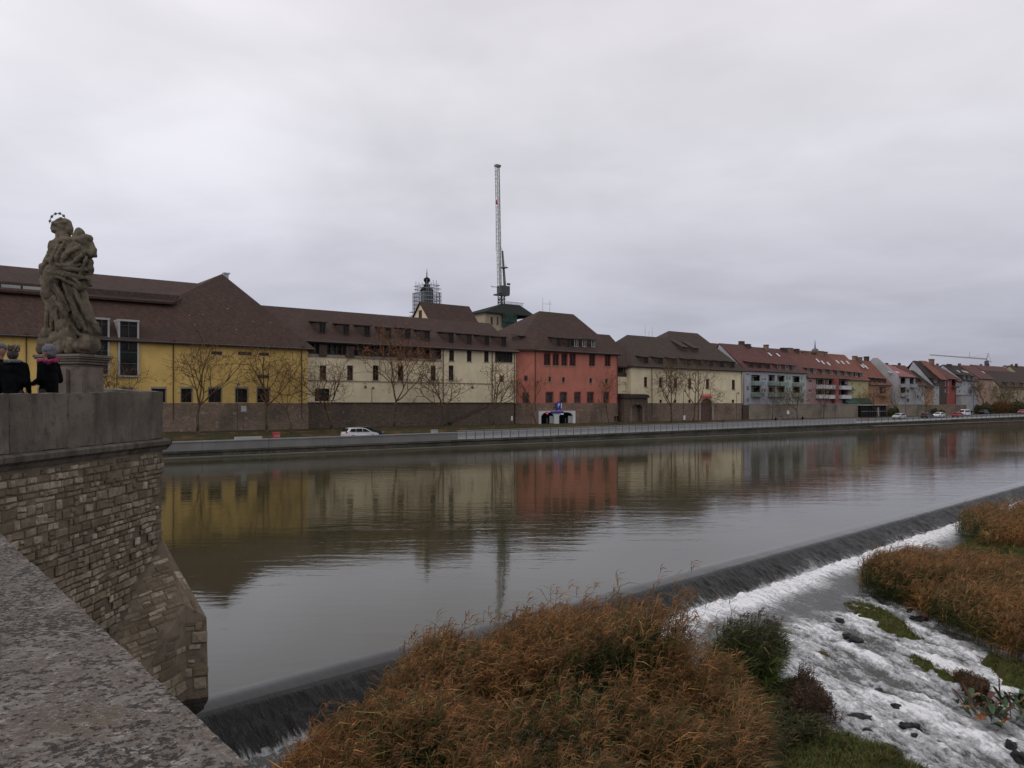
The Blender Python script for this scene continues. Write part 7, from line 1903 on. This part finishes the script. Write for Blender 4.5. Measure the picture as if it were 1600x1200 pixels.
mound('olive green moss mound between two channels of the rapids', [(1410, 1030), (1425, 1024), (1450, 1034), (1480, 1050), (1520, 1070), (1560, 1090), (1565, 1110), (1520, 1095), (1480, 1068), (1440, 1052), (1415, 1042)], -6.95, .18, 2)
mound('mossy bank at the foot of the reeds at the right edge', [(1525, 1030), (1545, 1026), (1600, 1040), (1680, 1070), (1680, 1100), (1600, 1075), (1550, 1055)], -6.9, .2, 3)
mound('green grassy bank at the bottom right of the near reeds', [(1090, 1120), (1180, 1098), (1260, 1110), (1300, 1150), (1390, 1180), (1480, 1230), (1400, 1300), (1000, 1300), (1000, 1160)], -7.05, .22, 4, ghgt=.17, dens=420)
mound('low earthy bank under the near reed bed', [(470, 1110), (640, 1040), (960, 1000), (1090, 1040), (1250, 1060), (1310, 1110), (1240, 1190), (1000, 1500), (600, 1700), (380, 1400)], -6.95, .22, 5, grass=False)
mound('earthy bank under the right reed bed', [(1345, 930), (1400, 925), (1480, 960), (1600, 985), (1720, 1010), (1900, 900), (1700, 830), (1560, 850), (1450, 880)], -6.72, .2, 6, grass=False)
mound('dark green bank between the two right reed clumps', [(1480, 870), (1520, 850), (1700, 850), (1800, 900), (1650, 920), (1520, 900)], -6.68, .3, 7, ghgt=.3)

def reeds(name, label, poly_px, z_, n, h, seed, cols, plume, hvar=.25, cat='reeds', lean=(.10, .02), hmap=None, leafl=.46, leafn=10, clump=.5, pl=.26, edge=(.35, .55)):
    """feathery common reed: stalk, arching leaves, drooping plume, every plant its own shape"""
    rn = np.random.default_rng(seed)
    pts2 = [(G(x, y, z_).x, G(x, y, z_).y) for x, y in poly_px]
    xs_ = [p[0] for p in pts2]; ys_ = [p[1] for p in pts2]
    X = rn.uniform(min(xs_), max(xs_), n * 6); Y = rn.uniform(min(ys_), max(ys_), n * 6); ins = np.zeros(n * 6, bool)
    for i in range(len(pts2)):
        (x0, y0), (x1, y1) = pts2[i], pts2[(i + 1) % len(pts2)]
        ins ^= ((y0 > Y) != (y1 > Y)) & (X < (x1 - x0) * (Y - y0) / (y1 - y0 + 1e-12) + x0)
    De = np.full(n * 6, 1e9)
    for i in range(len(pts2)):
        (x0, y0), (x1, y1) = pts2[i], pts2[(i + 1) % len(pts2)]
        dx_, dy_ = x1 - x0, y1 - y0; tt = np.clip(((X - x0) * dx_ + (Y - y0) * dy_) / (dx_ * dx_ + dy_ * dy_), 0, 1); De = np.minimum(De, np.hypot(X - x0 - tt * dx_, Y - y0 - tt * dy_))
    De = np.where(ins, De, -De) + .22 * fbm(X * 1.1, Y * 1.1, o=3, seed=seed + 40); ins = De > 0
    dn = fbm(X * 1.3, Y * 1.3, o=3, seed=seed); ok = ins & (rn.random(n * 6) < .62 + clump * dn); De = De[ok][:n]; X, Y = X[ok][:n], Y[ok][:n]; N = len(X)
    big = fbm(X * .55, Y * .55, o=2, seed=seed + 3); H_ = h * (1 + hvar * big * .8 + rn.normal(0, .13, N))
    H_ = H_ * (1 + (rn.random(N) < .07) * rn.uniform(.08, .26, N))
    H_ = H_ * (1 - edge[0] * (1 - sstep(0, edge[1], De)))
    if hmap is not None: H_ = H_ * hmap(X, Y)
    B = np.stack([X, Y, np.full(N, z_ + .05)], 1)
    la = rn.normal(0, .09, (N, 2)) + np.array(lean) + .10 * np.stack([fbm(X * .8, Y * .8, o=2, seed=seed + 7), fbm(X * .8 + 9, Y * .8, o=2, seed=seed + 8)], 1)
    def stem(k): return B + np.stack([la[:, 0] * H_ * k ** 1.8, la[:, 1] * H_ * k ** 1.8, H_ * k * (1 - .05 * k)], 1)
    tone = fbm(X * .8, Y * .8, o=3, seed=seed + 11) * .75 + .36 + rn.normal(0, .22, N); cols = np.array(cols)
    ci = np.clip((tone * len(cols)).astype(int), 0, len(cols) - 1); base = cols[ci] * rn.uniform(.7, 1.3, (N, 1))
    V, Q, Cc = [], [], []; off = 0
    def strip(P0, P1, P2, sd_, w0, w1, w2, col):
        nonlocal off
        M = len(P0); co = np.stack([P0 - sd_ * w0, P0 + sd_ * w0, P1 + sd_ * w1, P1 - sd_ * w1, P2 + sd_ * w2, P2 - sd_ * w2], 1)
        b0 = off + np.arange(M)[:, None] * 6; Q.append(b0 + np.array([[0, 1, 2, 3]])); Q.append(b0 + np.array([[3, 2, 4, 5]]))
        V.append(co.reshape(-1, 3)); Cc.append(np.repeat(np.concatenate([col, np.ones((M, 1))], 1), 6, 0)); off += 6 * M
    a_ = rn.uniform(0, 3.14, N); sd_ = np.stack([np.cos(a_), np.sin(a_), 0 * a_], 1)
    strip(stem(0), stem(.55), stem(1.0), sd_, .005, .004, .002, base * .8)
    for k in range(leafn):
        hk = rn.uniform(.22, .97, N); P0 = stem(1) * 0 + np.stack([B[:, 0] + la[:, 0] * H_ * hk ** 1.8, B[:, 1] + la[:, 1] * H_ * hk ** 1.8, B[:, 2] + H_ * hk * (1 - .05 * hk)], 1)
        w = rn.uniform(0, 6.283, N); D = np.stack([np.cos(w) + .6, np.sin(w) * .9, 0 * w], 1); D /= np.linalg.norm(D, axis=1)[:, None] + 1e-6
        L = leafl * rn.uniform(.5, 1.2, N)[:, None]; rise = rn.uniform(.1, .7, N)[:, None]
        P1 = P0 + D * L * .5 + np.array([0, 0, 1]) * L * rise * .6; P2 = P0 + D * L + np.array([0, 0, 1]) * L * (rise * .8 - rn.uniform(-.2, .35, N)[:, None])
        S2 = np.cross(D, np.array([0, 0, 1.0])) * .75 + np.array([0, 0, 1.]) * rn.uniform(-.5, .5, N)[:, None]
        br_ = rn.uniform(.35, 1.35, (N, 1)) + (rn.random((N, 1)) < .1) * rn.uniform(.5, 1.6, (N, 1))
        strip(P0, P1, P2, S2, .006, .0095 * rn.uniform(.7, 1.3, (N, 1)), .001, base * br_)
    if plume is not None:
        pc_ = np.array(plume); has = rn.random(N) < .8
        for k in range(7):
            T0 = stem(1.0)[has]; M = len(T0); kk = rn.uniform(-.16, .05, M)[:, None]; T0 = T0 + np.array([0, 0, 1]) * kk
            w = rn.uniform(0, 6.283, M); D = np.stack([np.cos(w) * .5 + .55, np.sin(w) * .5 - .1, 0 * w], 1); L = pl * rn.uniform(.5, 1.1, M)[:, None]
            P1 = T0 + D * L * .35 + np.array([0, 0, 1]) * L * .5; P2 = T0 + D * L * .95 + np.array([0, 0, 1]) * L * rn.uniform(.25, .75, M)[:, None]
            S2 = rn.normal(0, 1, (M, 3)); S2 /= np.linalg.norm(S2, axis=1)[:, None]
            strip(T0, P1, P2, S2, .003, .008 * rn.uniform(.6, 1.4, (M, 1)), .002, pc_[rn.integers(0, len(pc_), M)] * rn.uniform(.6, 1.35, (M, 1)))
    o_ = ob(name, fast_mesh(name, np.concatenate(V), np.concatenate(Q), False, np.concatenate(Cc)), 'reed')
    setp(o_, label, cat, kind='stuff'); return o_
BR = [(.055, .065, .022), (.11, .11, .034), (.08, .062, .024), (.18, .135, .042), (.15, .088, .032), (.25, .14, .045), (.22, .095, .034), (.36, .17, .055)]
PLM = [(.28, .14, .06), (.20, .11, .055), (.35, .17, .07), (.24, .14, .065)]
def hm(X, Y):                                     # shorter towards the weir end and the left tip
    return .80 + .42 * np.exp(-(((X - 1.5) / 2.2) ** 2)) * sstep(11, 16, Y)
reeds('reed_bed', 'huge rust brown reed bed filling the bottom of the picture', [(450, 1240), (520, 1165), (640, 1110), (800, 1060), (900, 1040), (985, 1050), (1060, 1100), (1095, 1180), (1100, 1300), (1070, 1600), (950, 2300), (600, 2300), (400, 1700)], -6.9, 12500, 1.5, 5, BR, PLM, hmap=hm, hvar=.7, clump=1.1)
GRN = [(.095, .13, .035), (.14, .165, .05), (.17, .185, .06), (.06, .085, .028)]
DRK = [(.06, .062, .028), (.09, .075, .032), (.11, .08, .035), (.075, .055, .03)]
reeds('willowherb_bush', 'tall dark green grassy bush before the foaming weir toe', [(1105, 1075), (1130, 1058), (1195, 1062), (1215, 1085), (1190, 1105), (1120, 1100)], -6.8, 1000, 1.5, 6, GRN, [(.09, .06, .05), (.07, .05, .045)], cat='bush', leafl=.42, leafn=8, pl=.16, edge=(.35, .35), hvar=.4)
reeds('reed_tuft', 'loose olive brown reeds on the right flank of the huge reed bed', [(1060, 1105), (1110, 1085), (1180, 1130), (1200, 1200), (1190, 1330), (1090, 1330)], -6.9, 1500, .95, 16, DRK + BR[:4], PLM, edge=(.5, .5), hvar=.4)
reeds('herb_thicket', 'dark weedy thicket right of the rust brown reeds', [(1050, 1110), (1120, 1080), (1220, 1085), (1260, 1110), (1270, 1170), (1180, 1230), (1050, 1200)], -6.95, 2100, .55, 7, DRK + GRN[:1], None, cat='thicket', leafl=.2, leafn=12)
reeds('reddish_shrub', 'reddish brown weedy shrub at the left shore of the rapids', [(1210, 1095), (1250, 1080), (1300, 1100), (1305, 1140), (1260, 1160), (1220, 1140)], -6.95, 420, .70, 8, [(.085, .055, .034), (.075, .055, .03), (.10, .065, .036), (.06, .055, .026)], [(.09, .05, .038), (.07, .042, .03)], cat='shrub', leafl=.16, leafn=12, pl=.12, edge=(.7, .6), hvar=.5)
reeds('reed_bed', 'long rust brown reed bed on the right beyond the moss strip', [(1335, 925), (1370, 905), (1440, 905), (1530, 920), (1620, 930), (1760, 950), (1800, 1030), (1620, 1045), (1560, 1030), (1500, 1000), (1440, 960), (1370, 945)], -6.72, 6500, 1.15, 9, BR, PLM, hvar=.2)
reeds('reed_bed', 'farthest rust brown reed clump at the right edge by the weir', [(1488, 840), (1520, 826), (1600, 822), (1760, 815), (1850, 860), (1650, 880), (1540, 870), (1500, 858)], -6.7, 3600, 1.3, 10, BR, PLM, hvar=.2)
# big-leaved dock by the right edge
DK = thing('dock_plant', 'broad leaved green and orange dock plant at the lower right edge', 'plant', tuple(G(1570, 1120, -6.95)))
do = Vector(DK.location); rk = random.Random(31)
plain('dock_green', (.03, .065, .018), .5, .4, 6); plain('dock_orange', (.22, .075, .02), .6, .4, 6); plain('dock_maroon', (.07, .02, .015), .7, .3, 6)
def bigleaf(c, w, L, up, wd, mat):
    m = MB(); d = Vector((math.cos(w), math.sin(w), 0)); sd = Vector((-d.y, d.x, 0)); n = 6; prev = None
    for i in range(n + 1):
        k = i / n; p = c + d * (L * k * (1 - .25 * k * up)) + Vector((0, 0, L * (up * k - .55 * k * k))); hw_ = wd * math.sin(math.pi * min(1, k * .93 + .05)) ** .8
        cur = (p - sd * hw_ + Vector((0, 0, hw_ * .35)), p, p + sd * hw_ + Vector((0, 0, hw_ * .35)))
        if prev: m.poly([prev[0], prev[1], cur[1], cur[0]]); m.poly([prev[1], prev[2], cur[2], cur[1]])
        prev = cur
    m.build('leaf', mat, DK, True)
for i in range(120):
    c = Vector((rk.uniform(-.8, 1.2), rk.uniform(-.6, .5), rk.uniform(.0, .30))); u_ = rk.random()
    bigleaf(c, rk.uniform(0, 6.28), rk.uniform(.26, .50), rk.uniform(.6, 1.5), rk.uniform(.045, .08), 'dock_green' if u_ < .66 else ('dock_orange' if u_ < .9 else 'dock_maroon'))
for i in range(7):
    c = Vector((rk.uniform(-.5, .8), rk.uniform(-.3, .3), 0)); tp = c + Vector((rk.uniform(-.08, .08), 0, rk.uniform(.55, .8))); m = MB(); m.tube(c, tp, .008, .005, 5)
    for q in range(9): m.ell(c.lerp(tp, .5 + q * .055) + Vector((rk.uniform(-.012, .012), rk.uniform(-.012, .012), 0)), (.022, .022, .022), 6, 4)
    m.build('seed_stem', 'dock_maroon', DK)
reeds('weed_tuft', 'dry brown weeds on the second moss mound beside the dock plant', [(1480, 1062), (1500, 1056), (1545, 1080), (1560, 1100), (1520, 1096)], -6.85, 420, .30, 12, [(.08, .045, .02), (.06, .04, .018), (.09, .07, .025)], None, cat='weeds', leafl=.10, leafn=8)
reeds('weed_tuft', 'yellowish weeds on the small stone in the calm upper water', [(1270, 1026), (1285, 1022), (1298, 1034), (1280, 1036)], -6.85, 120, .14, 13, [(.14, .12, .03), (.10, .09, .03)], None, cat='weeds', leafl=.08, leafn=6)
# shrubs under the far right houses
reeds_f = random.Random(2)
for lb, px, w_, hh, mt in (('dark shrub mass under the peach house', 1538, 9, 3.6, 'leaf_olive'), ('brownish shrub mass below the brown roof', 1566, 12, 4.2, 'leaf_brown'), ('dark shrub mass at the right edge of the far bank', 1592, 12, 4.0, 'leaf_olive'), ('small dark shrub before the blank gable', 1396, 3.5, 2.6, 'leaf_olive'), ('dark shrub before the small white house', 1466, 5.0, 2.0, 'leaf_olive')):
    s = sp(px, 1.2 if px > 1500 else -1.4); o = (s, 1.2 if px > 1500 else -1.4, -4.0); r = thing('shrub', lb, 'shrub', st2w(*o), TH)
    rn = np.random.default_rng(int(px)); n = 5200; c_ = rn.normal(0, 1, (n, 3)); c_ /= np.linalg.norm(c_, axis=1)[:, None]; c_ *= rn.random((n, 1)) ** .4; c_ = c_ * np.array([w_, .5 if px < 1500 else 1.0, hh * .55]) + np.array([0, 0, hh * .5])
    c_[:, 2] *= 1 + .3 * fbm(c_[:, 0] * .5, c_[:, 1], o=2, seed=int(px)); c_[:, 2] = np.abs(c_[:, 2])
    u_ = rn.normal(0, 1, (n, 3)); u_ /= np.linalg.norm(u_, axis=1)[:, None]; v_ = np.cross(u_, rn.normal(0, 1, (n, 3))); v_ /= np.linalg.norm(v_, axis=1)[:, None]; sz = rn.uniform(.1, .26, n)[:, None]
    co = np.stack([c_ - u_ * sz, c_ + v_ * sz * .6, c_ + u_ * sz, c_ - v_ * sz * .6], 1).reshape(-1, 3)
    ob('foliage', fast_mesh('foliage', co, np.arange(n * 4).reshape(-1, 4)), mt, r)['kind'] = 'stuff'
    m = MB()
    for k in range(9):
        x = (k / 8 - .5) * 1.5 * w_; m.tube((x, 0, -.1), (x + reeds_f.uniform(-.5, .5), 0, hh * .7), .07, .03, 5)
    m.build('stem', 'bark', r)
